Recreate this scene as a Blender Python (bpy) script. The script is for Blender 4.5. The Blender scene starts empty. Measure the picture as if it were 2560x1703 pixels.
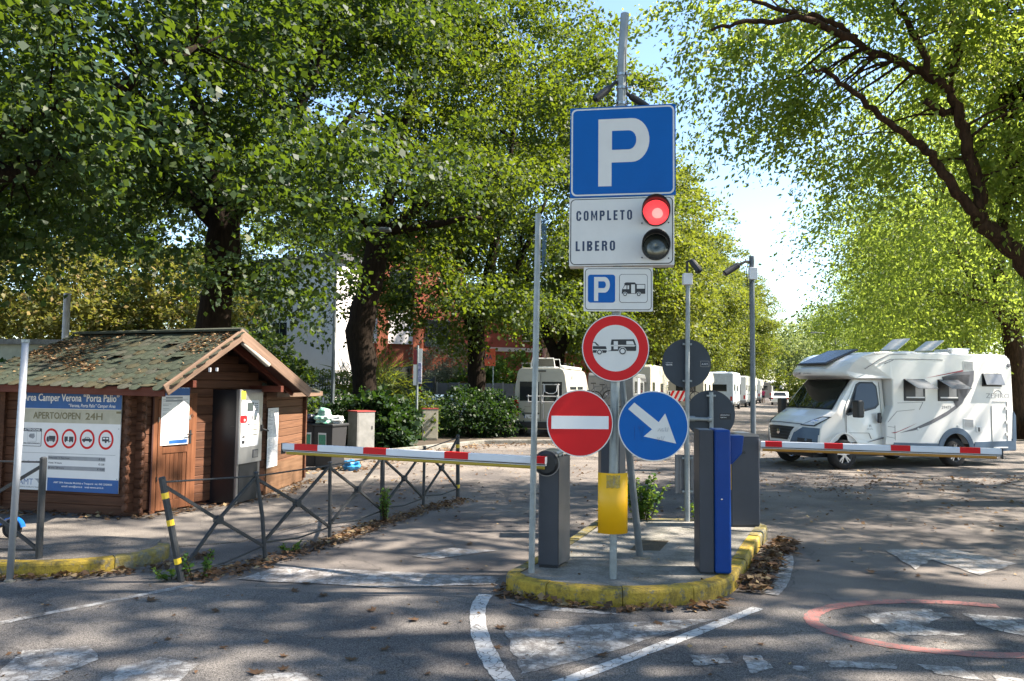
import bpy, bmesh, math, random
import numpy as np
from mathutils import Vector, Matrix
R = math.radians
S = bpy.context.scene
COL = S.collection
random.seed(7)

# ---------------------------------------------------------------- camera, sky, sun, exposure
F_PX, H = 1850.0, 1.9
TH, RO = math.atan(110.5 / F_PX), math.atan(.0105)
fw = Vector((0, math.cos(TH), math.sin(TH)))
r0 = Vector((1, 0, 0)); u0 = Vector((0, -math.sin(TH), math.cos(TH)))
rt = r0 * math.cos(RO) + u0 * math.sin(RO)
up = -r0 * math.sin(RO) + u0 * math.cos(RO)
cam_d = bpy.data.cameras.new('camera')
cam = bpy.data.objects.new('camera', cam_d)
COL.objects.link(cam)
M = Matrix.Identity(4)
for i in range(3):
    M[i][0] = rt[i]; M[i][1] = up[i]; M[i][2] = -fw[i]
M[2][3] = H
cam.matrix_world = M
cam_d.sensor_width = 36.0
cam_d.lens = 36.0 * F_PX / 2560.0
cam_d.clip_end = 3000
S.camera = cam

SUN_AZ, SUN_EL = 1.0, 47.0          # azimuth from +X towards -Y, elevation
sd = Vector((math.cos(R(SUN_AZ)) * math.cos(R(SUN_EL)), math.sin(R(SUN_AZ)) * math.cos(R(SUN_EL)), math.sin(R(SUN_EL))))
w = bpy.data.worlds.new('World'); S.world = w; w.use_nodes = True
nt = w.node_tree; nt.nodes.clear()
sky = nt.nodes.new('ShaderNodeTexSky'); sky.sky_type = 'NISHITA'; sky.sun_disc = False
sky.sun_elevation = R(SUN_EL)
sky.sun_rotation = math.atan2(sd.x, sd.y)
sky.air_density = 1.0; sky.dust_density = .25; sky.ozone_density = 1.5
bg = nt.nodes.new('ShaderNodeBackground'); bg.inputs[1].default_value = 0.092
wo = nt.nodes.new('ShaderNodeOutputWorld')
nt.links.new(sky.outputs[0], bg.inputs[0]); nt.links.new(bg.outputs[0], wo.inputs[0])
sl = bpy.data.lights.new('sun', 'SUN'); sl.energy = 5.0; sl.angle = R(0.7); sl.color = (1, .89, .76)
so = bpy.data.objects.new('sun', sl); COL.objects.link(so)
so.rotation_euler = sd.to_track_quat('Z', 'Y').to_euler(); so.location = sd * 60
S.view_settings.view_transform = 'Standard'; S.view_settings.look = 'None'
S.view_settings.exposure = 2.12; S.view_settings.gamma = 1.0
S.view_settings.use_curve_mapping = False

# ---------------------------------------------------------------- helpers
def ray(px, py):
    return fw + rt * ((px - 1280) / F_PX) - up * ((py - 851.5) / F_PX)
def G(px, py, z=0.0):
    d = ray(px, py); t = (z - H) / d.z
    return (d.x * t, d.y * t)
def A(px, py, Y):
    d = ray(px, py); t = Y / d.y
    return (d.x * t, Y, H + d.z * t)

MATS = {}
def mat(name, col, rough=.6, metal=0, var=.12, scale=6, bump=0, bscale=60, emit=None, col2=None, spec=.5, coat=0, detail=5, stretch=None):
    if name in MATS: return MATS[name]
    m = bpy.data.materials.new(name); m.use_nodes = True; n = m.node_tree.nodes; l = m.node_tree.links
    b = n['Principled BSDF']
    b.inputs['Roughness'].default_value = rough; b.inputs['Metallic'].default_value = metal
    b.inputs['Specular IOR Level'].default_value = spec
    b.inputs['Coat Weight'].default_value = coat
    tc = n.new('ShaderNodeTexCoord'); src = tc.outputs['Object']
    if stretch:
        mp = n.new('ShaderNodeMapping'); mp.inputs['Scale'].default_value = stretch; l.new(src, mp.inputs[0]); src = mp.outputs[0]
    nz = n.new('ShaderNodeTexNoise'); nz.inputs['Scale'].default_value = scale; nz.inputs['Detail'].default_value = detail; nz.inputs['Roughness'].default_value = .65
    l.new(src, nz.inputs['Vector'])
    rp = n.new('ShaderNodeValToRGB'); rp.color_ramp.elements[0].position = .32; rp.color_ramp.elements[1].position = .68
    c2 = col2 or tuple(min(1, c * (1 + var)) for c in col)
    c1 = col if col2 else tuple(c * (1 - var) for c in col)
    rp.color_ramp.elements[0].color = (*c1, 1); rp.color_ramp.elements[1].color = (*c2, 1)
    l.new(nz.outputs['Fac'], rp.inputs[0]); l.new(rp.outputs[0], b.inputs['Base Color'])
    if bump:
        n2 = n.new('ShaderNodeTexNoise'); n2.inputs['Scale'].default_value = bscale; n2.inputs['Detail'].default_value = 4
        l.new(src, n2.inputs['Vector'])
        bp = n.new('ShaderNodeBump'); bp.inputs['Strength'].default_value = bump; bp.inputs['Distance'].default_value = .02
        l.new(n2.outputs['Fac'], bp.inputs['Height']); l.new(bp.outputs[0], b.inputs['Normal'])
    if emit:
        b.inputs['Emission Color'].default_value = (*emit[0], 1); b.inputs['Emission Strength'].default_value = emit[1]
    MATS[name] = m
    return m

def asphalt_nodes(m, base, light, fine=130, coarse=.55):
    n = m.node_tree.nodes; l = m.node_tree.links
    tc = n.new('ShaderNodeTexCoord')
    a = n.new('ShaderNodeTexNoise'); a.inputs['Scale'].default_value = fine; a.inputs['Detail'].default_value = 3; l.new(tc.outputs['Object'], a.inputs['Vector'])
    c = n.new('ShaderNodeTexNoise'); c.inputs['Scale'].default_value = coarse; c.inputs['Detail'].default_value = 7; c.inputs['Roughness'].default_value = .6; l.new(tc.outputs['Object'], c.inputs['Vector'])
    vo = n.new('ShaderNodeTexVoronoi'); vo.inputs['Scale'].default_value = 95; l.new(tc.outputs['Object'], vo.inputs['Vector'])
    r1 = n.new('ShaderNodeValToRGB'); r1.color_ramp.elements[0].position = .3; r1.color_ramp.elements[1].position = .72
    r1.color_ramp.elements[0].color = (*[x * .45 for x in base], 1); r1.color_ramp.elements[1].color = (*light, 1)
    l.new(a.outputs['Fac'], r1.inputs[0])
    r2 = n.new('ShaderNodeValToRGB'); r2.color_ramp.elements[0].position = .36; r2.color_ramp.elements[1].position = .66
    r2.color_ramp.elements[0].color = (.5, .5, .52, 1); r2.color_ramp.elements[1].color = (1.12, 1.08, 1.02, 1)
    l.new(c.outputs['Fac'], r2.inputs[0])
    mx = n.new('ShaderNodeMix'); mx.data_type = 'RGBA'; mx.blend_type = 'MULTIPLY'; mx.inputs[0].default_value = 1
    l.new(r1.outputs[0], mx.inputs[6]); l.new(r2.outputs[0], mx.inputs[7])
    # pale aggregate grains
    r3 = n.new('ShaderNodeValToRGB'); r3.color_ramp.elements[0].position = .1; r3.color_ramp.elements[1].position = .28
    r3.color_ramp.elements[0].color = (1, 1, 1, 1); r3.color_ramp.elements[1].color = (0, 0, 0, 1)
    l.new(vo.outputs['Distance'], r3.inputs[0])
    sp = n.new('ShaderNodeMath'); sp.operation = 'MULTIPLY'; sp.inputs[1].default_value = .3
    l.new(r3.outputs[0], sp.inputs[0])
    mg = n.new('ShaderNodeMix'); mg.data_type = 'RGBA'; l.new(sp.outputs[0], mg.inputs[0])
    l.new(mx.outputs[2], mg.inputs[6]); mg.inputs[7].default_value = (.42, .4, .37, 1)
    # cracks
    wv = n.new('ShaderNodeTexNoise'); wv.inputs['Scale'].default_value = 2.2; wv.inputs['Detail'].default_value = 4; l.new(tc.outputs['Object'], wv.inputs['Vector'])
    va = n.new('ShaderNodeVectorMath'); va.operation = 'MULTIPLY_ADD'; va.inputs[1].default_value = (.5, .5, .5)
    l.new(wv.outputs['Color'], va.inputs[0]); l.new(tc.outputs['Object'], va.inputs[2])
    vc = n.new('ShaderNodeTexVoronoi'); vc.feature = 'DISTANCE_TO_EDGE'; vc.inputs['Scale'].default_value = .62; l.new(va.outputs[0], vc.inputs['Vector'])
    rc = n.new('ShaderNodeValToRGB'); rc.color_ramp.elements[0].position = .001; rc.color_ramp.elements[1].position = .005
    rc.color_ramp.elements[0].color = (.6, .6, .6, 1); rc.color_ramp.elements[1].color = (1, 1, 1, 1)
    l.new(vc.outputs['Distance'], rc.inputs[0])
    mc = n.new('ShaderNodeMix'); mc.data_type = 'RGBA'; mc.blend_type = 'MULTIPLY'; mc.inputs[0].default_value = 1
    l.new(mg.outputs[2], mc.inputs[6]); l.new(rc.outputs[0], mc.inputs[7])
    bp = n.new('ShaderNodeBump'); bp.inputs['Strength'].default_value = .55; bp.inputs['Distance'].default_value = .012
    l.new(a.outputs['Fac'], bp.inputs['Height'])
    return tc, mc.outputs[2], bp.outputs[0]

def asphalt(name, base, light, **k):
    m = bpy.data.materials.new(name); m.use_nodes = True
    b = m.node_tree.nodes['Principled BSDF']; b.inputs['Roughness'].default_value = .92; b.inputs['Specular IOR Level'].default_value = .15
    tc, c, nrm = asphalt_nodes(m, base, light, **k)
    m.node_tree.links.new(c, b.inputs['Base Color']); m.node_tree.links.new(nrm, b.inputs['Normal'])
    return m

def worn_paint(name, col, base, light, wear=.5, crack=5.0):
    m = bpy.data.materials.new(name); m.use_nodes = True
    n = m.node_tree.nodes; l = m.node_tree.links; b = n['Principled BSDF']; b.inputs['Roughness'].default_value = .75
    tc, c, nrm = asphalt_nodes(m, base, light)
    a = n.new('ShaderNodeTexNoise'); a.inputs['Scale'].default_value = 7; a.inputs['Detail'].default_value = 12; a.inputs['Roughness'].default_value = .8
    l.new(tc.outputs['Object'], a.inputs['Vector'])
    wv = n.new('ShaderNodeTexNoise'); wv.inputs['Scale'].default_value = 9; l.new(tc.outputs['Object'], wv.inputs['Vector'])
    va = n.new('ShaderNodeVectorMath'); va.operation = 'MULTIPLY_ADD'; va.inputs[1].default_value = (.12, .12, .12)
    l.new(wv.outputs['Color'], va.inputs[0]); l.new(tc.outputs['Object'], va.inputs[2])
    v = n.new('ShaderNodeTexVoronoi'); v.feature = 'DISTANCE_TO_EDGE'; v.inputs['Scale'].default_value = crack * 2.2; l.new(va.outputs[0], v.inputs['Vector'])
    r = n.new('ShaderNodeValToRGB'); r.color_ramp.elements[0].position = wear - .1; r.color_ramp.elements[1].position = wear + .05
    r.color_ramp.elements[0].color = (0, 0, 0, 1); r.color_ramp.elements[1].color = (1, 1, 1, 1)
    l.new(a.outputs['Fac'], r.inputs[0])
    r2 = n.new('ShaderNodeValToRGB'); r2.color_ramp.elements[0].position = .01; r2.color_ramp.elements[1].position = .045
    l.new(v.outputs['Distance'], r2.inputs[0])
    mu = n.new('ShaderNodeMath'); mu.operation = 'MULTIPLY'; l.new(r.outputs[0], mu.inputs[0]); l.new(r2.outputs[0], mu.inputs[1])
    m2 = n.new('ShaderNodeMath'); m2.operation = 'MULTIPLY'; m2.inputs[1].default_value = .86; l.new(mu.outputs[0], m2.inputs[0])
    mx = n.new('ShaderNodeMix'); mx.data_type = 'RGBA'; l.new(m2.outputs[0], mx.inputs[0]); l.new(c, mx.inputs[6]); mx.inputs[7].default_value = (*col, 1)
    l.new(mx.outputs[2], b.inputs['Base Color']); l.new(nrm, b.inputs['Normal'])
    return m

def stained(name, paint, under, stain, thr=.5, scale=5, rough=.7):
    """flaking paint over concrete with dark moss streaks"""
    m = bpy.data.materials.new(name); m.use_nodes = True
    n = m.node_tree.nodes; l = m.node_tree.links; b = n['Principled BSDF']; b.inputs['Roughness'].default_value = rough
    tc = n.new('ShaderNodeTexCoord')
    def nz(s, d, e0, e1, vec=None):
        a = n.new('ShaderNodeTexNoise'); a.inputs['Scale'].default_value = s; a.inputs['Detail'].default_value = d; a.inputs['Roughness'].default_value = .72
        l.new(vec or tc.outputs['Object'], a.inputs['Vector'])
        r = n.new('ShaderNodeValToRGB'); r.color_ramp.elements[0].position = e0; r.color_ramp.elements[1].position = e1; l.new(a.outputs['Fac'], r.inputs[0]); return r.outputs[0]
    mp = n.new('ShaderNodeMapping'); mp.inputs['Scale'].default_value = (1, 1, .45); l.new(tc.outputs['Object'], mp.inputs[0])
    f1 = nz(scale * 1.6, 10, thr + .03, thr + .1); f2 = nz(scale, 12, .47, .64, mp.outputs[0]); f3 = nz(40, 6, .3, .7)
    mx = n.new('ShaderNodeMix'); mx.data_type = 'RGBA'; l.new(f1, mx.inputs[0]); mx.inputs[6].default_value = (*paint, 1); mx.inputs[7].default_value = (*under, 1)
    m2 = n.new('ShaderNodeMix'); m2.data_type = 'RGBA'
    k = n.new('ShaderNodeMath'); k.operation = 'MULTIPLY'; k.inputs[1].default_value = .8; l.new(f2, k.inputs[0]); l.new(k.outputs[0], m2.inputs[0])
    l.new(mx.outputs[2], m2.inputs[6]); m2.inputs[7].default_value = (*stain, 1)
    m3 = n.new('ShaderNodeMix'); m3.data_type = 'RGBA'; m3.blend_type = 'MULTIPLY'; m3.inputs[0].default_value = .5; l.new(m2.outputs[2], m3.inputs[6]); l.new(f3, m3.inputs[7])
    l.new(m3.outputs[2], b.inputs['Base Color'])
    bp = n.new('ShaderNodeBump'); bp.inputs['Strength'].default_value = .5; bp.inputs['Distance'].default_value = .01; l.new(f3, bp.inputs['Height']); l.new(bp.outputs[0], b.inputs['Normal'])
    return m

def wood(name, c1, c2, scale=1.0, rough=.65, along='X'):
    """stained planks: streaky grain along one local axis"""
    m = bpy.data.materials.new(name); m.use_nodes = True
    n = m.node_tree.nodes; l = m.node_tree.links; b = n['Principled BSDF']; b.inputs['Roughness'].default_value = rough; b.inputs['Specular IOR Level'].default_value = .2
    tc = n.new('ShaderNodeTexCoord'); oi = n.new('ShaderNodeObjectInfo')
    ad = n.new('ShaderNodeVectorMath'); ad.operation = 'ADD'; l.new(tc.outputs['Object'], ad.inputs[0])
    cx = n.new('ShaderNodeCombineXYZ')
    ml = n.new('ShaderNodeMath'); ml.operation = 'MULTIPLY'; ml.inputs[1].default_value = 17; l.new(oi.outputs['Random'], ml.inputs[0])
    for i in range(3): l.new(ml.outputs[0], cx.inputs[i])
    l.new(cx.outputs[0], ad.inputs[1])
    mp = n.new('ShaderNodeMapping'); s = {'X': (1.2, 18, 26), 'Z': (26, 18, 1.2)}[along]; mp.inputs['Scale'].default_value = tuple(v * scale for v in s); l.new(ad.outputs[0], mp.inputs[0])
    a = n.new('ShaderNodeTexNoise'); a.inputs['Scale'].default_value = 1; a.inputs['Detail'].default_value = 8; a.inputs['Roughness'].default_value = .7; l.new(mp.outputs[0], a.inputs['Vector'])
    r = n.new('ShaderNodeValToRGB'); r.color_ramp.elements[0].position = .3; r.color_ramp.elements[1].position = .72
    r.color_ramp.elements[0].color = (*c1, 1); r.color_ramp.elements[1].color = (*c2, 1); l.new(a.outputs['Fac'], r.inputs[0])
    mr = n.new('ShaderNodeMapRange'); mr.inputs[3].default_value = .72; mr.inputs[4].default_value = 1.15; l.new(oi.outputs['Random'], mr.inputs[0])
    mx = n.new('ShaderNodeMix'); mx.data_type = 'RGBA'; mx.blend_type = 'MULTIPLY'; mx.inputs[0].default_value = 1
    l.new(r.outputs[0], mx.inputs[6]); l.new(mr.outputs[0], mx.inputs[7])
    l.new(mx.outputs[2], b.inputs['Base Color'])
    bp = n.new('ShaderNodeBump'); bp.inputs['Strength'].default_value = .4; bp.inputs['Distance'].default_value = .006; l.new(a.outputs['Fac'], bp.inputs['Height']); l.new(bp.outputs[0], b.inputs['Normal'])
    return m

def leafmat(name, c1, c2, c3, trans=.42, tcol=(.34, .46, .04), rough=.55):
    m = bpy.data.materials.new(name); m.use_nodes = True
    n = m.node_tree.nodes; l = m.node_tree.links; b = n['Principled BSDF']; b.inputs['Roughness'].default_value = rough
    b.inputs['Specular IOR Level'].default_value = .28
    g = n.new('ShaderNodeNewGeometry')
    r = n.new('ShaderNodeValToRGB'); e = r.color_ramp.elements; e[0].position = 0; e[0].color = (*c1, 1); e[1].position = 1; e[1].color = (*c3, 1)
    x = e.new(.72); x.color = (*c2, 1)
    l.new(g.outputs['Random Per Island'], r.inputs[0]); l.new(r.outputs[0], b.inputs['Base Color'])
    t = n.new('ShaderNodeBsdfTranslucent')
    mt = n.new('ShaderNodeMix'); mt.data_type = 'RGBA'; mt.blend_type = 'MIX'; mt.inputs[0].default_value = .35
    mt.inputs[6].default_value = (*tcol, 1); l.new(r.outputs[0], mt.inputs[7])
    l.new(mt.outputs[2], t.inputs[0])
    ms = n.new('ShaderNodeMixShader'); ms.inputs[0].default_value = trans
    l.new(b.outputs[0], ms.inputs[1]); l.new(t.outputs[0], ms.inputs[2]); l.new(ms.outputs[0], n['Material Output'].inputs[0])
    return m

def glass(name, col=(.02, .025, .03), rough=.03):
    m = mat(name, col, rough, 0, .05, 3, spec=1.0); return m

# objects
def link(name, me, m=None, parent=None, loc=None, rotz=None, smooth=False):
    o = bpy.data.objects.new(name, me); COL.objects.link(o)
    if m is not None:
        for mm in (m if isinstance(m, (list, tuple)) else [m]): me.materials.append(mm)
    if parent is not None: o.parent = parent
    if loc is not None: o.location = loc
    if rotz is not None: o.rotation_euler = (0, 0, R(rotz))
    if smooth:
        for p in me.polygons: p.use_smooth = True
    return o
def tag(o, label=None, cat=None, group=None, kind=None):
    if label: o['label'] = label
    if cat: o['category'] = cat
    if group: o['group'] = group
    if kind: o['kind'] = kind
    return o
def thing(name, label, cat, loc=(0, 0, 0), rotz=0, group=None, scale=None):
    o = bpy.data.objects.new(name, None); COL.objects.link(o); o.location = loc; o.rotation_euler = (0, 0, R(rotz)); o.empty_display_size = .2
    if scale: o.scale = scale
    return tag(o, label, cat, group)
def copy_tree(o, parent=None):
    c = o.copy(); COL.objects.link(c); c.parent = parent
    for ch in list(o.children): copy_tree(ch, c)
    return c

class MB:
    def __init__(s): s.v = []; s.f = []; s.mi = []; s.cur = 0
    def add(s, vs, fs):
        b = len(s.v); s.v += [tuple(v) for v in vs]
        for f in fs: s.f.append(tuple(b + i for i in f)); s.mi.append(s.cur)
        return s
    def box(s, x0, x1, y0, y1, z0, z1, bev=0):
        if bev:
            b = bev
            oct_ = [(x0 + b, y0), (x1 - b, y0), (x1, y0 + b), (x1, y1 - b), (x1 - b, y1), (x0 + b, y1), (x0, y1 - b), (x0, y0 + b)]
            inn = [(x0 + 2 * b, y0 + b), (x1 - 2 * b, y0 + b), (x1 - b, y0 + 2 * b), (x1 - b, y1 - 2 * b), (x1 - 2 * b, y1 - b), (x0 + 2 * b, y1 - b), (x0 + b, y1 - 2 * b), (x0 + b, y0 + 2 * b)]
            vs = [(x, y, z0) for x, y in inn] + [(x, y, z0 + b) for x, y in oct_] + [(x, y, z1 - b) for x, y in oct_] + [(x, y, z1) for x, y in inn]
            fs = [tuple(range(7, -1, -1)), tuple(range(24, 32))]
            for k in range(3):
                for i in range(8): j = (i + 1) % 8; fs.append((k * 8 + i, k * 8 + j, k * 8 + 8 + j, k * 8 + 8 + i))
            return s.add(vs, fs)
        return s.add([(x0, y0, z0), (x1, y0, z0), (x1, y1, z0), (x0, y1, z0), (x0, y0, z1), (x1, y0, z1), (x1, y1, z1), (x0, y1, z1)],
                     [(3, 2, 1, 0), (4, 5, 6, 7), (0, 1, 5, 4), (1, 2, 6, 5), (2, 3, 7, 6), (3, 0, 4, 7)])
    def tube(s, pts, rad, n=8, cap=True):
        pts = [Vector(p) for p in pts]; rad = rad if isinstance(rad, (list, tuple)) else [rad] * len(pts)
        d0 = (pts[1] - pts[0]).normalized(); a = Vector((0, 0, 1)) if abs(d0.z) < .9 else Vector((1, 0, 0))
        x = d0.cross(a).normalized(); b = len(s.v); vs = []
        for i, p in enumerate(pts):
            d = (pts[min(i + 1, len(pts) - 1)] - pts[max(i - 1, 0)]).normalized()
            x = (x - d * x.dot(d)).normalized(); y = d.cross(x)
            for k in range(n):
                t = 2 * math.pi * (k + .5) / n; vs.append(p + (x * math.cos(t) + y * math.sin(t)) * rad[i])
        fs = []
        for i in range(len(pts) - 1):
            for k in range(n): j = (k + 1) % n; fs.append((i * n + k, i * n + j, (i + 1) * n + j, (i + 1) * n + k))
        if cap: fs.append(tuple(range(n - 1, -1, -1))); fs.append(tuple((len(pts) - 1) * n + k for k in range(n)))
        return s.add(vs, fs)
    def bar(s, p, q, w, h=None):     # square bar
        h = h or w; p = Vector(p); q = Vector(q); d = (q - p).normalized(); a = Vector((0, 0, 1)) if abs(d.z) < .95 else Vector((0, 1, 0))
        x = d.cross(a).normalized() * w / 2; y = d.cross(x).normalized() * h / 2
        return s.add([p - x - y, p + x - y, p + x + y, p - x + y, q - x - y, q + x - y, q + x + y, q - x + y],
                     [(3, 2, 1, 0), (4, 5, 6, 7), (0, 1, 5, 4), (1, 2, 6, 5), (2, 3, 7, 6), (3, 0, 4, 7)])
    def poly(s, pts, y0, y1):        # polygon in local XZ, extruded along Y (y0 = front)
        n = len(pts); ar = sum(pts[i][0] * pts[(i + 1) % n][1] - pts[(i + 1) % n][0] * pts[i][1] for i in range(n))
        if ar < 0: pts = pts[::-1]
        vs = [(x, y0, z) for x, z in pts] + [(x, y1, z) for x, z in pts]
        fs = [tuple(range(n)), tuple(range(2 * n - 1, n - 1, -1))] + [(i, n + i, n + (i + 1) % n, (i + 1) % n) for i in range(n)]
        return s.add(vs, fs)
    def flat(s, pts, z0, z1):        # polygon in XY, extruded along Z
        n = len(pts); ar = sum(pts[i][0] * pts[(i + 1) % n][1] - pts[(i + 1) % n][0] * pts[i][1] for i in range(n))
        if ar < 0: pts = pts[::-1]
        vs = [(x, y, z1) for x, y in pts] + [(x, y, z0) for x, y in pts]
        fs = [tuple(range(n)), tuple(range(2 * n - 1, n - 1, -1))] + [(i, n + i, n + (i + 1) % n, (i + 1) % n) for i in range(n)]
        return s.add(vs, fs)
    def lathe(s, prof, n=20, axis='Z', c=(0, 0, 0)):
        vs = []; m_ = len(prof)
        for i in range(n):
            t = 2 * math.pi * i / n
            for r_, h_ in prof:
                a_, b_ = r_ * math.cos(t), r_ * math.sin(t)
                p = (a_, b_, h_) if axis == 'Z' else ((a_, h_, b_) if axis == 'Y' else (h_, a_, b_))
                vs.append((p[0] + c[0], p[1] + c[1], p[2] + c[2]))
        fs = []
        for i in range(n):
            j = (i + 1) % n
            for k in range(m_ - 1): fs.append((i * m_ + k, j * m_ + k, j * m_ + k + 1, i * m_ + k + 1))
        return s.add(vs, fs)
    def mesh(s, name):
        me = bpy.data.meshes.new(name); me.from_pydata(s.v, [], s.f); me.update()
        if any(s.mi): me.polygons.foreach_set('material_index', s.mi)
        bm = bmesh.new(); bm.from_mesh(me); bmesh.ops.recalc_face_normals(bm, faces=bm.faces); bm.to_mesh(me); bm.free()
        return me
    def build(s, name, m, parent=None, loc=None, rotz=None, smooth=False):
        return link(name, s.mesh(name), m, parent, loc, rotz, smooth)

def bevel(o, wd=.01, seg=2, ang=30):
    md = o.modifiers.new('bevel', 'BEVEL'); md.width = wd; md.segments = seg; md.limit_method = 'ANGLE'; md.angle_limit = R(ang); return o
def rrect(x0, z0, x1, z1, r, n=5):
    p = []
    for cx, cz, a0 in ((x1 - r, z1 - r, 0), (x0 + r, z1 - r, 90), (x0 + r, z0 + r, 180), (x1 - r, z0 + r, 270)):
        for i in range(n + 1): t = R(a0 + 90 * i / n); p.append((cx + r * math.cos(t), cz + r * math.sin(t)))
    return p
def circ(cx, cz, r, n=40, rx=None): return [(cx + (rx or r) * math.cos(2 * math.pi * i / n), cz + r * math.sin(2 * math.pi * i / n)) for i in range(n)]
def layer(name, polys, m, parent, k, th=.0015, base=0.0):
    b = MB()
    for p in polys: b.poly(p, base - .0016 * k - th, base - .0016 * k + .0004)
    return b.build(name, m, parent)
def text(s, h, x, z, m, parent, k, width=None, align='LEFT', bold=0, name='lettering', shear=0, base=0.0, spc=1.0, heavy=0):
    cu = bpy.data.curves.new('txt', 'FONT'); cu.body = s; cu.size = h / .7; cu.offset = bold * h; cu.resolution_u = 2; cu.extrude = 0; cu.shear = shear; cu.space_character = spc
    o = bpy.data.objects.new('txt', cu); COL.objects.link(o)
    me = bpy.data.meshes.new_from_object(o); bpy.data.objects.remove(o); bpy.data.curves.remove(cu)
    if not me.vertices: return None
    co = np.array([v.co[:] for v in me.vertices]); x0, x1 = co[:, 0].min(), co[:, 0].max()
    sx = 1.0 if width is None else width / max(1e-6, x1 - x0)
    hv = heavy; wd = (x1 - x0) * sx; off = {'LEFT': 0, 'CENTER': -wd / 2, 'RIGHT': -wd}[align]
    out = np.empty_like(co); out[:, 0] = (co[:, 0] - x0) * sx + off + x; out[:, 1] = base - .0016 * k - .0012; out[:, 2] = co[:, 1] + z
    me.vertices.foreach_set('co', out.ravel()); me.update()
    if hv:       # heavier stroke: extra layers set slightly proud and shifted
        bm = bmesh.new(); bm.from_mesh(me); n0 = len(bm.verts)
        for i, (dx, dz) in enumerate(((hv, 0), (0, hv * .6), (hv, hv * .6))):
            g_ = bmesh.ops.duplicate(bm, geom=bm.verts[:n0] + [e_ for e_ in bm.edges if all(v_.index < n0 for v_ in e_.verts)] + [f_ for f_ in bm.faces if all(v_.index < n0 for v_ in f_.verts)])
            for v_ in g_['geom']:
                if isinstance(v_, bmesh.types.BMVert): v_.co += Vector((dx * h, -.0002 * (i + 1), dz * h)); v_.index = n0 + 10
            bm.verts.ensure_lookup_table()
            for q_, v_ in enumerate(bm.verts): v_.index = q_
        bm.to_mesh(me); bm.free()
    o = bpy.data.objects.new(name, me); COL.objects.link(o); me.materials.append(m); o.parent = parent
    return o

# ---------------------------------------------------------------- materials
A_BASE, A_LIGHT = (.1, .094, .09), (.33, .3, .275)
D_BASE, D_LIGHT = (.088, .085, .084), (.27, .258, .248)
m_lot = asphalt('asphalt_worn', A_BASE, A_LIGHT)
m_road = asphalt('asphalt_road', D_BASE, D_LIGHT)
m_conc = stained('concrete_slab', (.27, .255, .225), (.2, .195, .17), (.1, .1, .075), .48, 2.6, .9)
m_pave = asphalt('pavement_asphalt', (.11, .1, .095), (.3, .28, .255), fine=90)
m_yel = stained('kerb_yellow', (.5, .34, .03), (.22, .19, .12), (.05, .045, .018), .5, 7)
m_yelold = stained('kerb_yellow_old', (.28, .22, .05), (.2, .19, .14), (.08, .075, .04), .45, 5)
m_line = worn_paint('line_white', (.52, .52, .51), D_BASE, D_LIGHT, .43)
m_linew = worn_paint('line_faded', (.42, .42, .41), D_BASE, D_LIGHT, .54, 4)
m_linelot = worn_paint('line_faded_lot', (.44, .43, .42), A_BASE, A_LIGHT, .54, 4)
m_red_l = worn_paint('line_red', (.36, .13, .11), D_BASE, D_LIGHT, .46)
m_galv = mat('galvanised', (.27, .3, .31), .5, .55, .15, 9, .1, 40)
m_galvd = mat('galvanised_dark', (.13, .15, .165), .5, .4, .15, 9, .1, 40)
m_palepole = mat('pale_pole', (.3, .32, .35), .5, .2, .1, 9)
m_white = mat('sign_white', (.66, .65, .62), .4, 0, .04, 4, spec=.25)
m_whiteb = mat('white_print', (.72, .72, .72), .4, 0, .03, 4)
m_blue = mat('sign_blue', (.0, .1, .37), .4, 0, .04, 4, spec=.2)
m_red = mat('sign_red', (.6, .012, .016), .4, 0, .04, 4, spec=.2)
m_black = mat('print_black', (.012, .014, .018), .45, 0, .05, 5)
m_navy = mat('print_navy', (.02, .04, .09), .45, 0, .05, 5)
m_back = mat('sign_back', (.032, .042, .055), .55, .1, .08, 5)
m_anth = mat('anthracite_paint', (.04, .045, .058), .45, .1, .08, 5)
m_anthl = mat('grey_panel', (.22, .215, .22), .35, .7, .1, 5)
m_machblue = mat('machine_blue', (.0, .04, .22), .4, 0, .06, 5, spec=.3)
m_arm = mat('arm_white', (.66, .68, .72), .35, 0, .04, 5)
m_rubber = mat('rubber_yellow', (.42, .3, .03), .6, 0, .1, 5)
m_rubo = mat('rubber_orange', (.42, .2, .03), .6, 0, .1, 5)
m_rail = mat('railing_paint', (.035, .038, .042), .5, .3, .2, 14, .2, 60)
m_raily = mat('reflect_yellow', (.75, .5, .03), .35, 0, .15, 20)
m_post_y = mat('guard_yellow', (.8, .42, .002), .42, 0, .04, 4)
m_log = wood('log_brown', (.05, .021, .012), (.135, .06, .033))
m_logg = wood('log_pale', (.08, .04, .024), (.19, .095, .052))
m_barge = wood('board_weathered', (.1, .065, .045), (.24, .16, .115))
m_fascia = wood('fascia_red', (.085, .022, .014), (.17, .055, .034))
m_doorw = wood('door_wood', (.1, .038, .017), (.21, .085, .04), along='Z')
m_darkwood = mat('dark_soffit', (.05, .016, .011), .8)
m_shing = mat('roof_felt', (.045, .052, .04), .95, 0, .3, 5, .4, 90, spec=.08, col2=(.07, .075, .06))
m_tyre = mat('tyre', (.012, .012, .013), .85, 0, .2, 20)
m_alloy = mat('alloy', (.5, .5, .52), .3, .8, .05)
m_rv = mat('rv_white', (.72, .72, .71), .28, 0, .02, 1.5, coat=.3)
m_rvb = mat('rv_blue_grey', (.06, .1, .16), .35, .2, .05, 3)
m_rvgrey = mat('rv_graphic_grey', (.13, .13, .145), .4)
m_rvred = mat('rv_graphic_red', (.3, .03, .045), .4)
m_plastic = mat('black_plastic', (.018, .019, .021), .5)
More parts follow.
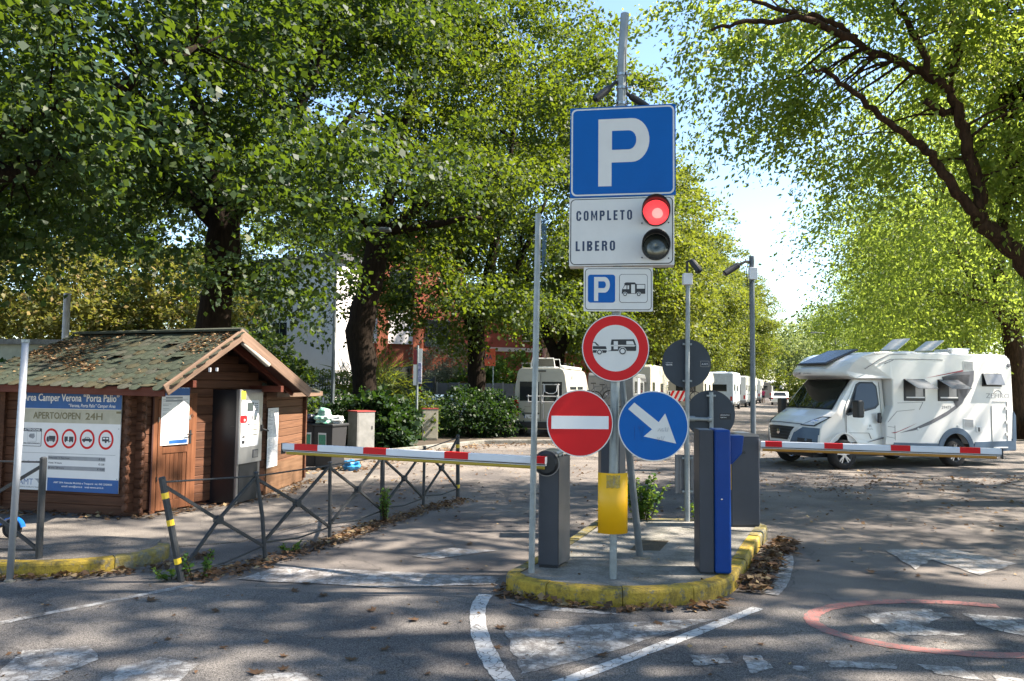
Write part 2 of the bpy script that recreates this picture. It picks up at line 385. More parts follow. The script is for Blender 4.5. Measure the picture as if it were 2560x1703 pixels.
m_glass = mat('dark_glass', (.018, .022, .024), .05, 0, .05, 3, spec=.45)
m_chrome = mat('chrome', (.55, .55, .56), .15, 1.0, .03)
m_brick = mat('brick_facade', (.2, .05, .024), .85, 0, .2, 12, .3, 40, col2=(.3, .09, .042))
m_plast = mat('plaster_white', (.72, .7, .68), .9, 0, .04, 1)
m_bark = mat('bark_dark', (.012, .009, .007), .95, spec=.08, metal=0, var=.3, scale=5, bump=1.0, bscale=9, col2=(.026, .019, .014), stretch=(3, 3, .7)) # 0, .3, 5, 1.0, 9, col2=(.036, .026, .019), stretch=(3, 3, .7))
m_barkr = mat('bark_brown', (.02, .014, .01), .95, spec=.08, metal=0, var=.3, scale=5, bump=1.0, bscale=9, col2=(.075, .045, .028), stretch=(3, 3, .7)) # 0, .3, 5, 1.0, 9, col2=(.075, .045, .028), stretch=(3, 3, .7))
L_dark = leafmat('leaves_dark_shade', (.008, .024, .01), (.018, .042, .015), (.045, .065, .018), .25, (.26, .4, .015))  # shade put into the leaf colour, for near crowns seen from below
L_mid = leafmat('leaves_mid', (.012, .032, .01), (.026, .052, .014), (.07, .09, .018), .3, (.36, .48, .015))
L_yel = leafmat('leaves_yellow_sun', (.035, .066, .016), (.07, .1, .02), (.17, .16, .03), .36, (.38, .44, .03))  # sunlight put into the leaf colour, yellower copy for the sunlit row
L_right = leafmat('leaves_fine', (.045, .085, .022), (.1, .155, .03), (.21, .235, .05), .52, (.55, .7, .08))
L_far = leafmat('leaves_far_haze', (.1, .15, .06), (.15, .2, .08), (.25, .27, .12), .4, (.45, .52, .15))  # distance haze mixed into the leaf colour
L_bush = leafmat('leaves_bush', (.007, .024, .009), (.012, .032, .01), (.034, .055, .015), .2, (.12, .26, .02))
L_gold = leafmat('leaves_gold', (.03, .04, .012), (.075, .085, .02), (.24, .17, .06), .38, (.42, .42, .06))
L_olive = leafmat('leaves_olive', (.12, .15, .1), (.2, .23, .16), (.3, .32, .24), .3, (.3, .35, .2))
L_dead = leafmat('leaves_dead', (.05, .032, .02), (.15, .085, .045), (.34, .25, .13), .12, (.4, .22, .08), .8)
L_weed = leafmat('leaves_weed', (.03, .09, .02), (.06, .14, .03), (.12, .2, .04), .4)

# ---------------------------------------------------------------- ground, road, markings
g = MB().flat([(-900, -300), (900, -300), (900, 1500), (-900, 1500)], -.3, -.004).build('ground', mat('dry_grass', (.09, .1, .035), .95, 0, .3, .8, .3, 30, col2=(.19, .16, .08)))
tag(g, kind='structure')
lot_pts = [(-40, -30), (60, -30), (60, 22), (34, 45), (46, 90), (75, 180), (60, 185), (17, 75), (-3, 26), (-8, 21), (-40, 18)]
lot = MB().flat(lot_pts, -.2, 0.0).build('parking_road', m_lot); tag(lot, kind='structure')
fr = [(-14, 7.25), (-5, 7.15), (-2.97, 7.0), (-1.9, 6.85), (-1.0, 6.75), (-.4, 6.75), (0, 6.4), (2.3, 6.55), (3.2, 6.7), (6, 7.4), (16, 9), (16, -25), (-14, -25)]
road = MB().flat(fr, 0.001, 0.004).build('road', m_road); tag(road, kind='structure')
mark = tag(bpy.data.objects.new('road_marking', None), kind='structure'); COL.objects.link(mark)
def ribbon(pts, wd, z, taper=None):
    P = [Vector((x, y, 0)) for x, y in pts]; vs = []; fs = []
    # resample smooth
    Q = []
    for i in range(len(P) - 1):
        a = P[max(i - 1, 0)]; b = P[i]; c = P[i + 1]; d = P[min(i + 2, len(P) - 1)]
        for k in range(6):
            t = k / 6; Q.append(.5 * ((2 * b) + (c - a) * t + (2 * a - 5 * b + 4 * c - d) * t * t + (3 * b - a - 3 * c + d) * t ** 3))
    Q.append(P[-1])
    for i, p in enumerate(Q):
        d = (Q[min(i + 1, len(Q) - 1)] - Q[max(i - 1, 0)]).normalized(); nrm = Vector((-d.y, d.x, 0))
        j = wd / 2 + random.uniform(-.006, .006)
        vs += [p + nrm * j + Vector((0, 0, z)), p - nrm * j + Vector((0, 0, z))]
    for i in range(len(Q) - 1): fs.append((2 * i, 2 * i + 1, 2 * i + 3, 2 * i + 2))
    return MB().add(vs, fs)
def rough_poly(pts, z, j=.02, n=5):
    out = []
    for i in range(len(pts)):
        a, b = pts[i], pts[(i + 1) % len(pts)]
        for k in range(n): t = k / n; out.append((a[0] + (b[0] - a[0]) * t + random.uniform(-j, j), a[1] + (b[1] - a[1]) * t + random.uniform(-j, j), z))
    return MB().add(out, [tuple(range(len(out)))])
GZ = .008
ribbon([G(1215, 1488), G(1196, 1520), G(1198, 1580), G(1226, 1650), G(1262, 1703), G(1320, 1780)], .135, GZ).build('edge_line', m_line, mark)
ribbon([G(1895, 1522), G(1780, 1568), G(1640, 1622), G(1420, 1703), G(1250, 1760)], .1, GZ).build('edge_line', m_line, mark)
ribbon([G(1950, 1352), G(1968, 1400), G(1950, 1462), G(1925, 1488)], .13, GZ).build('edge_line', m_linelot, mark)
ribbon([G(480, 1464), G(240, 1512), G(0, 1560), G(-300, 1625)], .09, GZ).build('edge_line', m_linew, mark)
rough_poly([G(1265, 1580), G(1500, 1562), G(1790, 1548), G(1560, 1622), G(1310, 1690), G(1285, 1640)], GZ).build('triangle_marking', m_linew, mark)
rough_poly([G(1275, 1508), G(1480, 1528), G(1560, 1540), G(1330, 1526)], GZ, .01).build('triangle_marking', m_linew, mark)
rough_poly([G(590, 1450), G(700, 1418), G(1080, 1436), G(1250, 1445), G(1235, 1462), G(960, 1472)], GZ).build('stop_line', m_linelot, mark)
rough_poly([G(1030, 1392), G(1130, 1372), G(1240, 1378), G(1090, 1400)], GZ).build('stop_line', m_linelot, mark)
rough_poly([G(2215, 1376), G(2380, 1374), G(2540, 1410), G(2450, 1440), G(2330, 1400), G(2290, 1425)], GZ).build('arrow_marking', m_linelot, mark)
for q in ([(60, 1630), (230, 1616), (250, 1650), (120, 1703), (-40, 1720)], [(300, 1668), (400, 1648), (500, 1662), (440, 1720), (230, 1720)], [(640, 1690), (760, 1684), (790, 1720), (600, 1720)],
          [(1720, 1640), (1810, 1636), (1830, 1660), (1740, 1668)], [(1855, 1642), (1905, 1640), (1928, 1672), (1880, 1688)], [(1980, 1668), (2022, 1668), (2020, 1680), (1988, 1680)], [(2065, 1654), (2230, 1660), (2245, 1676), (2075, 1670)],
          [(2292, 1664), (2400, 1672), (2460, 1703), (2350, 1690)], [(2480, 1690), (2560, 1700), (2600, 1720), (2500, 1720)]):
    rough_poly([G(*p) for p in q], GZ, .015).build('crossing_stripe', m_linew, mark)
c0 = (3.62, 6.07); rx, ry = 1.16, .66
arc = [(c0[0] + rx * math.cos(R(t)), c0[1] + ry * math.sin(R(t))) for t in range(55, 316, 15)]
ribbon(arc, .12, GZ).build('speed_limit_ring', m_red_l, mark)
rough_poly([(2.95, 6.35), (3.6, 6.5), (3.7, 6.3), (3.3, 6.05), (3.55, 5.85), (3.0, 5.8)], GZ, .03).build('speed_limit_digit', m_linew, mark)
rough_poly([(3.85, 6.4), (4.35, 6.25), (4.5, 5.9), (4.05, 5.75), (3.8, 6.0)], GZ, .03).build('speed_limit_digit', m_linew, mark)

def smooth_path(P, per=8, closed=False):
    P = [Vector((x, y, 0)) for x, y in P]; Q = []; n = len(P)
    for i in range(n if closed else n - 1):
        g_ = (lambda k: P[k % n]) if closed else (lambda k: P[min(max(k, 0), n - 1)])
        a, b, c, d = g_(i - 1), g_(i), g_(i + 1), g_(i + 2)
        for k in range(per):
            t = k / per; Q.append(.5 * ((2 * b) + (c - a) * t + (2 * a - 5 * b + 4 * c - d) * t * t + (3 * b - a - 3 * c + d) * t ** 3))
    if not closed: Q.append(P[-1])
    return Q
def kerbs(path, hgt, wd, length, m_list, parent, inward=1, z0=0.0):
    """kerb stones swept along a path; the path is the outer edge"""
    d = [0.0]
    for i in range(1, len(path)): d.append(d[-1] + (path[i] - path[i - 1]).length)
    def at(s):
        for i in range(1, len(path)):
            if d[i] >= s or i == len(path) - 1:
                t = (s - d[i - 1]) / max(1e-6, d[i] - d[i - 1]); return path[i - 1].lerp(path[i], t)
    def nrm(s):
        a = at(max(0, s - .05)); b = at(min(d[-1], s + .05)); v = (b - a).normalized(); return Vector((-v.y, v.x, 0)) * inward
    s = 0.0
    k = 0
    while s < d[-1] - .05:
        e = min(d[-1], s + length * random.uniform(.92, 1.08)); ss = [s + .004 + (e - s - .008) * i / 6 for i in range(7)]
        hh = hgt + random.uniform(-.006, .006); tl = random.uniform(-.008, .008)
        vs = []; fs = []
        prof = [(0.0, -.1), (0.0, hh - .03), (.006, hh - .012), (.022, hh), (wd, hh + .002), (wd, -.1)]
        for q in ss:
            p = at(q); nn = nrm(q)
            for o_, z_ in prof: vs.append(p + nn * (o_ + tl * z_ + random.uniform(-.002, .002)) + Vector((0, 0, z0 + z_)))
        m_ = len(prof)
        for i in range(6):
            for j in range(m_ - 1): fs.append((i * m_ + j, (i + 1) * m_ + j, (i + 1) * m_ + j + 1, i * m_ + j + 1))
        fs += [tuple(range(m_)), tuple(6 * m_ + j for j in range(m_ - 1, -1, -1))]
        MB().add(vs, fs).build('kerb_stone', m_list[k % len(m_list)] if not callable(m_list) else m_list(at(s)), parent, smooth=False)
        s = e; k += 1

# traffic island
isl = tag(bpy.data.objects.new('traffic_island', None), kind='structure'); COL.objects.link(isl)
ip = [(-.02, 7.1), (-.0, 6.93), (.13, 6.74), (.41, 6.6), (.72, 6.52), (.98, 6.475), (1.26, 6.49), (1.62, 6.61), (1.9, 6.8), (2.08, 7.0), (2.28, 7.38), (2.48, 7.81), (2.84, 8.62), (3.22, 9.4), (3.27, 9.6), (3.14, 9.85), (2.9, 9.95), (1.83, 9.97), (1.3, 9.95), (1.12, 9.8), (.63, 8.51), (.2, 7.55)]
ipp = smooth_path(ip, 5, True); ipp.append(ipp[0].copy())
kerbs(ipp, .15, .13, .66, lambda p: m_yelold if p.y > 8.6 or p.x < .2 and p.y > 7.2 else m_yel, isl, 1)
cen = Vector((1.4, 8.1, 0))
inner = []
for i, p in enumerate(ipp[:-1]):
    v = (ipp[(i + 1) % (len(ipp) - 1)] - ipp[i - 1]).normalized(); inner.append(p + Vector((-v.y, v.x, 0)) * .136)
MB().flat([(p.x, p.y) for p in inner], .0, .147).build('concrete_slab', m_conc, isl)
a_, b_, c_, d_ = G(1575, 1375, .15), G(1650, 1376, .15), G(1672, 1352, .15), G(1600, 1350, .15)
MB().flat([a_, b_, c_, d_], .146, .151).build('inspection_cover', mat('iron_cover', (.07, .055, .035), .9, .3, .3, 30, .5, 90), isl)

# pavement with the rounded nose on the left
pav = tag(bpy.data.objects.new('pavement', None), kind='structure'); COL.objects.link(pav)
npth = [(-9.5, 7.1), (-7.5, 7.17), (-6, 7.21), (-4.9, 7.24), (-4.5, 7.27), (-4.19, 7.36), (-3.92, 7.52), (-3.73, 7.74), (-3.66, 8.02), (-3.72, 8.22)]
nps = smooth_path(npth, 5)
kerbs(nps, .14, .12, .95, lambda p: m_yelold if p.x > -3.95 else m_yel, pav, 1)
ins = []
for i, p in enumerate(nps):
    v = (nps[min(i + 1, len(nps) - 1)] - nps[max(i - 1, 0)]).normalized(); ins.append(p + Vector((-v.y, v.x, 0)) * .126)
MB().flat([(p.x, p.y) for p in ins] + [(-3.9, 8.4), (-4.4, 8.5), (-6, 8.75), (-9.5, 8.8)], .0, .137).build('pavement_surface', m_pave, pav)
MB().flat([(-9.5, 8.6), (-4.2, 8.42), (-3.2, 8.9), (-2.6, 10.5), (-2.6, 16), (-12, 18)], .001, .012).build('pavement_surface', m_pave, pav)

# kerb bed at the far left hedge
bed = tag(bpy.data.objects.new('planting_bed', None), kind='structure'); COL.objects.link(bed)
MB().flat([(-9.5, 18.6), (-3.2, 20.2), (-.9, 23.9), (2, 24.4), (.2, 30), (-.2, 60), (-40, 60), (-40, 18)], -.1, .05).build('soil', mat('soil', (.05, .038, .025), .95, 0, .3, 3, .5, 20), bed)
kerbs([Vector((-9.5, 18.5, 0)), Vector((-3.2, 20.1, 0)), Vector((-.9, 23.8, 0)), Vector((2, 24.3, 0))], .13, .14, .8, lambda p: m_conc, bed, 1)

# ---------------------------------------------------------------- street furniture
def disc_sign(name, label, cx, Y, cz, r, yaw, rings, cat='traffic sign'):
    t = thing(name, label, cat, (cx, Y, cz), yaw)
    MB().poly(circ(0, 0, r, 56), 0, .014).build('sign_plate', m_back, t)
    for k, (rr, m_, nm) in enumerate(rings): layer(nm, [circ(0, 0, rr, 56)], m_, t, k)
    return t
# main sign post
post = thing('sign_post', 'tall galvanised post at the front of the island carrying the parking signs', 'post', (.946, 6.87, .147))
MB().tube([(0, 0, 0), (.0, .0, .9)], .034, 14).build('pole', m_galv, post, smooth=False)
MB().tube([(0, 0, .9), (.02, 0, 2.2), (.075, 0, 4.9)], .043, 14).build('pole', m_galv, post)
MB().tube([(.075, 0, 4.9), (.1, 0, 5.3)], [.043, .04], 14).build('pole', m_galv, post)
for z in (4.42, 4.57, 4.7):
    x = .02 + .055 * (z - 2.2) / 2.7
    MB().lathe([(.044, -.012), (.052, -.012), (.052, .012), (.044, .012)], 14, c=(x, 0, z)).tube([(x + .03, -.03, z), (x + .09, -.03, z)], .01, 6).build('clamp_band', m_chrome, post)
MB().tube([(.1, .05, 4.85), (.13, .05, 4.6), (.12, .05, 4.3)], .005, 5).tube([(.095, -.045, 4.95), (.11, -.05, 4.5), (.13, -.04, 4.32)], .004, 5).build('cable', m_plastic, post)
def floodcam(loc, d, L, r, label, group=None, arm=None, nm='security_camera'):
    t = thing(nm, label, 'camera', loc)
    d = Vector(d).normalized()
    MB().tube([d * 0, d * .03, d * .04, d * L], [r * .8, r, r, r], 12).build('housing', m_plastic, t)
    MB().tube([d * (L - .001), d * (L + .012)], [r * .85, r * .6], 12).build('lens', m_glass, t)
    if arm: MB().tube([(0, 0, 0)] + arm, .018, 8).build('bracket', m_plastic, t)
    return t
floodcam((.9, 6.86, 4.72), (-1, -.35, -.95), .2, .036, 'black camera pointing down left above the big P sign', arm=[(.06, .0, .06), (.1, .0, .02)])
floodcam((1.1, 6.9, 4.66), (1, .2, -.55), .2, .034, 'black camera pointing down right half hidden behind the big P sign', arm=[(-.05, 0, .04)])

YAW = -9
ps = thing('parking_sign', 'large square blue sign with a white letter P, topmost on the tall post', 'traffic sign', (1.01, 6.78, 4.085), YAW)
W2, H2 = .487, .428
MB().poly(rrect(-W2, -H2, W2, H2, .01), 0, .02).build('sign_plate', m_blue, ps)
layer('white_border', [rrect(-W2 + .012, -H2 + .012, W2 - .012, H2 - .012, .05)], m_white, ps, 0)
layer('blue_field', [rrect(-W2 + .027, -H2 + .027, W2 - .027, H2 - .027, .04)], m_blue, ps, 1)
def u_(a): return -W2 + 2 * W2 * a
def v_(a): return H2 - 2 * H2 * a
def Pshape(X, Z, s):
    out = [(X(.272), Z(.885)), (X(.398), Z(.885)), (X(.398), Z(.625))]
    cx, cz, rr = X(.59), (Z(.14) + Z(.625)) / 2, (Z(.14) - Z(.625)) / 2
    out += [(cx + (X(.755) - cx) * math.cos(R(a)), cz + rr * math.sin(R(a))) for a in range(-90, 91, 12)]
    out += [(X(.272), Z(.14))]
    inn = [(X(.402), Z(.485))]
    c2, r2 = X(.56), (Z(.275) - Z(.485)) / 2; cz2 = (Z(.275) + Z(.485)) / 2
    inn += [(c2 + (X(.632) - c2) * math.cos(R(a)), cz2 + r2 * math.sin(R(a))) for a in range(-90, 91, 15)] + [(X(.402), Z(.275))]
    return out, inn
o1, i1 = Pshape(u_, v_, 1)
lt = layer('letter_p', [o1], m_white, ps, 2); layer('letter_counter', [i1], m_blue, lt, 3)
MB().box(-.3, .3, .02, .045, .18, .21).box(-.3, .3, .02, .045, -.21, -.18).build('mounting_rail', m_galvd, ps)

cs = thing('status_sign', 'white panel reading COMPLETO and LIBERO with two lamps below the big P', 'sign', (1.0, 6.78, 3.33), YAW)
W3, H3 = .482, .322
bevel(MB().box(-W3, W3, 0, .16, -H3, H3).build('cabinet', m_white, cs), .006)
layer('border', [rrect(-W3 + .012, -H3 + .012, W3 - .012, H3 - .012, .045)], m_black, cs, 0)
layer('panel', [rrect(-W3 + .02, -H3 + .02, W3 - .02, H3 - .02, .038)], m_white, cs, 1)
def block_text(word, x, z, h, width, m, par, k):
    s_ = .23; LW = {'I': s_, 'M': .78, 'L': .5, 'E': .5, 'T': .56}
    def top(w_): return [(0, .8), (.15, 1), (w_ - .15, 1), (w_, .8), (w_ - s_, .8), (w_ - s_ - .03, .84), (s_ + .03, .84), (s_, .8)]
    def bot(w_): return [(a, 1 - b_) for a, b_ in top(w_)]
    def shape(c, w_):
        r = lambda x0, z0, x1, z1: [(x0, z0), (x1, z0), (x1, z1), (x0, z1)]
        bowl = lambda z0, z1: [[(s_, z1), (w_ - .15, z1), (w_, z1 - .16), (w_, z0 + .16), (w_ - .15, z0), (s_, z0), (s_, z0 + .17), (w_ - s_ - .03, z0 + .17), (w_ - s_, z0 + .22), (w_ - s_, z1 - .22), (w_ - s_ - .03, z1 - .17), (s_, z1 - .17)]]
        if c == 'O': return [top(w_), bot(w_), r(0, .2, s_, .8), r(w_ - s_, .2, w_, .8)]
        if c == 'C': return [top(w_), bot(w_), r(0, .2, s_, .8), r(w_ - s_, .64, w_, .8), r(w_ - s_, .2, w_, .36)]
        if c == 'M': return [r(0, 0, s_ * .85, 1), r(w_ - s_ * .85, 0, w_, 1), [(s_ * .85, 1), (w_ / 2, .42), (w_ / 2, .1), (s_ * .85, .62)], [(w_ - s_ * .85, 1), (w_ - s_ * .85, .62), (w_ / 2, .1), (w_ / 2, .42)]]
        if c == 'P': return [r(0, 0, s_, 1)] + bowl(.42, 1)
        if c == 'B': return [r(0, 0, s_, 1)] + bowl(.5, 1) + bowl(0, .5)
        if c == 'R': return [r(0, 0, s_, 1)] + bowl(.45, 1) + [[(w_ - s_ - .04, .45), (w_ - .04, .45), (w_ + .02, 0), (w_ - s_ + .02, 0)]]
        if c == 'L': return [r(0, 0, s_, 1), r(s_, 0, w_, .17)]
        if c == 'E': return [r(0, 0, s_, 1), r(s_, 0, w_, .17), r(s_, .83, w_, 1), r(s_, .42, w_ - .06, .58)]
        if c == 'T': return [r(0, .83, w_, 1), r(w_ / 2 - s_ / 2, 0, w_ / 2 + s_ / 2, .83)]
        return [r(0, 0, s_, 1)]
    ws = [LW.get(c, .62) for c in word]; gap = .3; tot = sum(ws) + gap * (len(word) - 1); sc_ = width / tot; px_ = x
    for c, w_ in zip(word, ws):
        layer('letter', [[(px_ + a * sc_, z + b_ * h) for a, b_ in P_] for P_ in shape(c, w_)], m, par, k); px_ += (w_ + gap) * sc_
block_text('COMPLETO', -.415, .105, .092, .515, m_navy, cs, 2)
block_text('LIBERO', -.42, -.18, .092, .365, m_navy, cs, 2)
m_redlamp = mat('lamp_red_lit', (.6, .02, .02), .3, emit=((1.0, .05, .06), .38), col2=(.75, .05, .05), scale=30)
m_visin = mat('visor_black', (.02, .022, .024), .35)
for zz, lm, nm in ((.165, m_redlamp, 'red lamp lit'), (-.15, glass('lamp_off', (.01, .02, .02), .15), 'dark lamp')):
    lp = MB().lathe([(0, -.012), (.06, -.02), (.118, -.004)], 32, 'Y', (.315, 0, zz)).build('lamp', lm, cs, smooth=True); lp['label'] = nm
    vb = MB(); n = 32; vs = []; fs = []
    for i in range(n + 1):
        t = R(-10 + 250 * i / n); L = .2 * (.3 + .7 * max(0, math.sin(R(180 * i / n))) ** .6)
        for rr in (.122, .128):
            for yy in (-.003, -L): vs.append((.315 + rr * math.cos(t), yy, zz + rr * math.sin(t)))
    for i in range(n):
        a = i * 4
        fs += [(a, a + 4, a + 5, a + 1), (a + 2, a + 3, a + 7, a + 6), (a + 1, a + 5, a + 7, a + 3)]
    vb.add(vs, fs); vb.lathe([(.118, -.003), (.128, -.003), (.128, -.02), (.118, -.02)], 32, 'Y', (.315, 0, zz)); vb.build('visor', m_visin, lp, smooth=True)
MB().lathe([(0, -.03), (.035, -.028), (.05, -.018)], 20, 'Y', (.33, 0, .155)).build('bulb_glow', mat('bulb_glow', (.6, .1, .1), .3, emit=((1, .22, .2), .5)), cs)
for sx, sz in ((.43, .25), (.43, .07), (.19, .07), (.43, -.06), (.43, -.26), (.19, -.25)):
    MB().lathe([(0, -.009), (.006, -.008), (.007, -.003)], 8, 'Y', (sx, 0, sz)).build('screw', m_black, cs)

rs = thing('camper_parking_sign', 'small white sign with blue P and a camper van pictogram, above the red ring sign', 'traffic sign', (.975, 6.79, 2.79), -4)
MB().poly(rrect(-.317, -.205, .317, .205, .008), 0, .016).build('sign_plate', m_white, rs)
layer('border', [rrect(-.305, -.193, .305, .193, .035)], m_black, rs, 0); layer('panel', [rrect(-.299, -.187, .299, .187, .03)], m_white, rs, 1)
bp_ = layer('parking_square', [rrect(-.278, -.125, -.028, .135, .025)], m_blue, rs, 2)
o2, i2 = Pshape(lambda a: -.303 + .3 * a, lambda a: .155 - .3 * a, 1)
layer('letter_p', [o2], m_white, bp_, 3); layer('letter_counter', [i2], m_blue, bp_, 4)
layer('frame_line', [rrect(.01, -.125, .268, .14, .025)], m_black, rs, 2); layer('frame_field', [rrect(.014, -.121, .264, .136, .022)], m_white, rs, 3)
def rect(x0, z0, x1, z1): return [(x0, z0), (x1, z0), (x1, z1), (x0, z1)]
def icon_camper(par, k, cx, cz, s, mb=None):
    T = lambda P: [(cx + x * s, cz + z * s) for x, z in P]
    b = mb or m_black
    ic = layer('camper_pictogram', [T([(-.5, -.2), (-.49, -.02), (-.38, .18), (-.4, .24), (-.33, .29), (.05, .29), (.12, .22), (.5, .22), (.5, -.2)])], b, par, k)
    layer('pictogram_window', [T([(-.46, 0), (-.36, .16), (-.3, .16), (-.3, 0)]), T([(-.26, 0), (-.26, .16), (-.19, .16), (-.19, 0)]), T(rect(-.1, -.18, .06, .2)), T(rect(.14, .02, .47, .19)), T(circ(-.36, -.22, .1, 18)), T(circ(.22, -.22, .1, 18))], m_white, ic, k + 1)
    layer('pictogram_wheel', [T(circ(-.36, -.22, .08, 18)), T(circ(.22, -.22, .08, 18))], b, ic, k + 2)
    layer('pictogram_hub', [T(circ(-.36, -.22, .045, 14)), T(circ(.22, -.22, .045, 14))], m_white, ic, k + 3)
icon_camper(rs, 4, .14, .0, .215)

nc = disc_sign('no_trailer_sign', 'round white sign with thick red ring and a car towing a caravan', .952, 6.79, 2.245, .312, 0, [(.308, m_white, 'white_rim'), (.299, m_red, 'red_ring'), (.214, m_white, 'white_field')])
def icon_tow(par, k, s, cx=0, cz=0):
    T = lambda P: [(cx + x * s, cz + z * s) for x, z in P]
    ic = layer('towing_pictogram', [T([(-.93, .02), (-.93, .14), (-.4, .14), (-.36, .02)]), T([(-.93, -.02), (-.93, -.13), (-.4, -.13), (-.35, -.06), (-.38, -.02)]), T([(-.95, .31), (-.83, .31), (-.66, .16), (-.76, .16), (-.86, .28), (-.95, .28)]),
                            T([(-.32, -.05), (-.2, -.03), (-.18, .02), (-.18, .14), (.78, .14), (.78, .2), (-.2, .2), (-.17, .42), (.75, .44), (.84, .2), (.84, -.02), (.8, -.04), (.2, -.04), (-.32, -.06)])], m_black, par, k)
    layer('pictogram_window', [T(rect(-.08, .02, .09, .35)), T([(.44, .22), (.44, .36), (.7, .36), (.76, .22)]), T(circ(-.66, -.1, .12, 20)), T(circ(.28, -.05, .16, 20)), T(rect(-.2, .165, .82, .185))], m_white, ic, k + 1)
    layer('pictogram_wheel', [T(circ(-.66, -.1, .1, 20)), T(circ(.28, -.05, .135, 20))], m_black, ic, k + 2)
    layer('pictogram_hub', [T(circ(-.66, -.1, .06, 16)), T(circ(.28, -.05, .09, 16))], m_white, ic, k + 3)
icon_tow(nc, 3, .225, -.0, -.015)

ne = disc_sign('no_entry_sign', 'round red no entry sign with a white bar, left of the post', .628, 6.78, 1.556, .304, 3, [(.304, m_white, 'white_rim'), (.294, m_red, 'red_field')])
layer('white_bar', [rect(-.262, -.052, .262, .066)], m_whiteb, ne, 2)
ks = disc_sign('direction_sign', 'round blue sign with a white arrow pointing down right, right of the post', 1.287, 6.74, 1.54, .317, -3, [(.317, m_white, 'white_rim'), (.307, m_blue, 'blue_field')])
ar = [(-.175, .215), (-.215, .165), (.0, -.02), (-.085, -.105), (.2, -.155), (.12, .11), (.045, .04)]
layer('arrow', [[(x, z) for x, z in [(-.17, .21), (-.225, .15), (-.01, -.03), (-.085, -.095), (.205, -.155), (.108, .115), (.05, .035)]]], m_white, ks, 2)
gf = mat('graffiti_ink', (.25, .26, .28), .6)
gb = MB()
for q in ([(.04, -.05), (.055, -.02), (.07, -.05)], [(.085, -.02), (.075, -.035), (.09, -.05), (.095, -.035)], [(.11, -.01), (.11, -.045), (.125, -.05), (.135, -.01)], [(.04, -.1), (.045, -.14), (.06, -.1)], [(.075, -.09), (.08, -.14), (.1, -.09)]):
    gb.tube([(x, -.0078, z) for x, z in q], .0016, 4)
gb.build('scribble', gf, ks)
gb = MB()
for q in ([(-.17, -.0), (-.165, -.13)], [(-.13, .01), (-.1, -.13), (-.09, .0)], [(-.14, -.02), (-.06, -.0)]): gb.tube([(x, -.0062, z) for x, z in q], .0013, 4)
gb.build('scribble', mat('scratch_blue', (.01, .05, .2), .5), ks)

yp = thing('guard_plate', 'curved bright yellow plate wrapped round the lower part of the sign post', 'marker plate', (.938, 6.86, .56))
n = 14; vs = []; fs = []
for i in range(n + 1):
    t = R(200 + 140 * i / n); rr = .152
    x, y = rr * math.cos(t) * .95, rr * math.sin(t) * .75 + .03
    vs += [(x, y, 0), (x, y, .545), (x * .97, y * .97 + .004, 0), (x * .97, y * .97 + .004, .545)]
for i in range(n):
    a = 4 * i; fs += [(a, a + 4, a + 5, a + 1), (a + 2, a + 3, a + 7, a + 6), (a + 1, a + 5, a + 7, a + 3), (a, a + 2, a + 6, a + 4)]
MB().add(vs, fs).build('plate', m_post_y, yp, smooth=True)
vs = []; fs = []
for i in range(9):
    t = R(243 + 50 * i / 8); rr = .1535; x, y = rr * math.cos(t) * .95, rr * math.sin(t) * .75 + .028
    vs += [(x, y, .41 + .004 * (i % 3)), (x, y, .53 - .006 * (i % 2))]
for i in range(8): fs.append((2 * i, 2 * i + 2, 2 * i + 3, 2 * i + 1))
MB().add(vs, fs).build('glue_residue', stained('glue', (.55, .35, .03), (.6, .42, .05), (.3, .28, .24), .45, 40), yp)
vs = []
for sx in (-.12, .12): vs.append(sx)
MB().box(-.12, .12, .02, .035, .05, .08).box(-.12, .12, .02, .035, .45, .48).build('bracket', m_galv, yp)

# thin post at the left tip of the island
ip_ = thing('metal_post', 'bare galvanised post beside the left barrier housing, cable tied near its top', 'post', (.205, 7.05, .147))
MB().tube([(0, 0, 0), (.036, 0, 3.4)], .031, 8).build('pole', m_galv, ip_)
cb = MB()
for k in range(5): cb.tube([(.07 + .01 * k, 0, 3.35), (.08 + .008 * k, -.01, 3.1 - .02 * k), (.075, .01, 2.95 - .03 * k), (.085 + .01 * math.sin(k), -.01, 3.0 + .03 * k)], .004, 4)
cb.build('cable', mat('cable_blue', (.04, .1, .18), .5), ip_)
# leaning tube
lp = thing('leaning_post', 'dark grey tube post leaning left behind the blue arrow sign', 'post', (1.335, 7.7, .147))
MB().tube([(0, 0, 0), (-.21, -.05, 1.9)], .036, 12).build('pole', m_galvd, lp)
MB().lathe([(0, .0), (.11, 0), (.1, .014), (.036, .018)], 14).build('base_plate', m_conc, lp)

# camera posts behind
cp1 = thing('camera_post', 'galvanised post at the back of the island carrying two round sign backs', 'post', (2.31, 9.77, .147))
MB().tube([(0, 0, 0), (0, 0, .95)], .036, 12).tube([(0, 0, .95), (.02, 0, 3.12)], .03, 12).build('pole', m_galv, cp1)
MB().tube([(0, 0, .93), (0, 0, 1.0)], .042, 12).build('collar', m_galv, cp1)
bevel(MB().box(-.05, .07, -.06, .04, 3.1, 3.25).build('junction_box', m_whiteb, cp1), .006)
floodcam((2.36, 9.7, 3.56), (.4, -.5, -.75), .2, .045, 'dark camera on the shorter left camera post, tilted down right', arm=[(-.04, .06, .0), (-.04, .07, -.14)])
cp2 = thing('camera_post', 'taller galvanised camera post behind the right barrier housing', 'post', (3.19, 9.8, .147))
MB().tube([(0, 0, 0), (0, 0, 3.5)], .034, 12).build('pole', m_galvd, cp2)
bevel(MB().box(-.055, .055, -.075, -.02, 3.18, 3.34).build('junction_box', m_whiteb, cp2), .006)
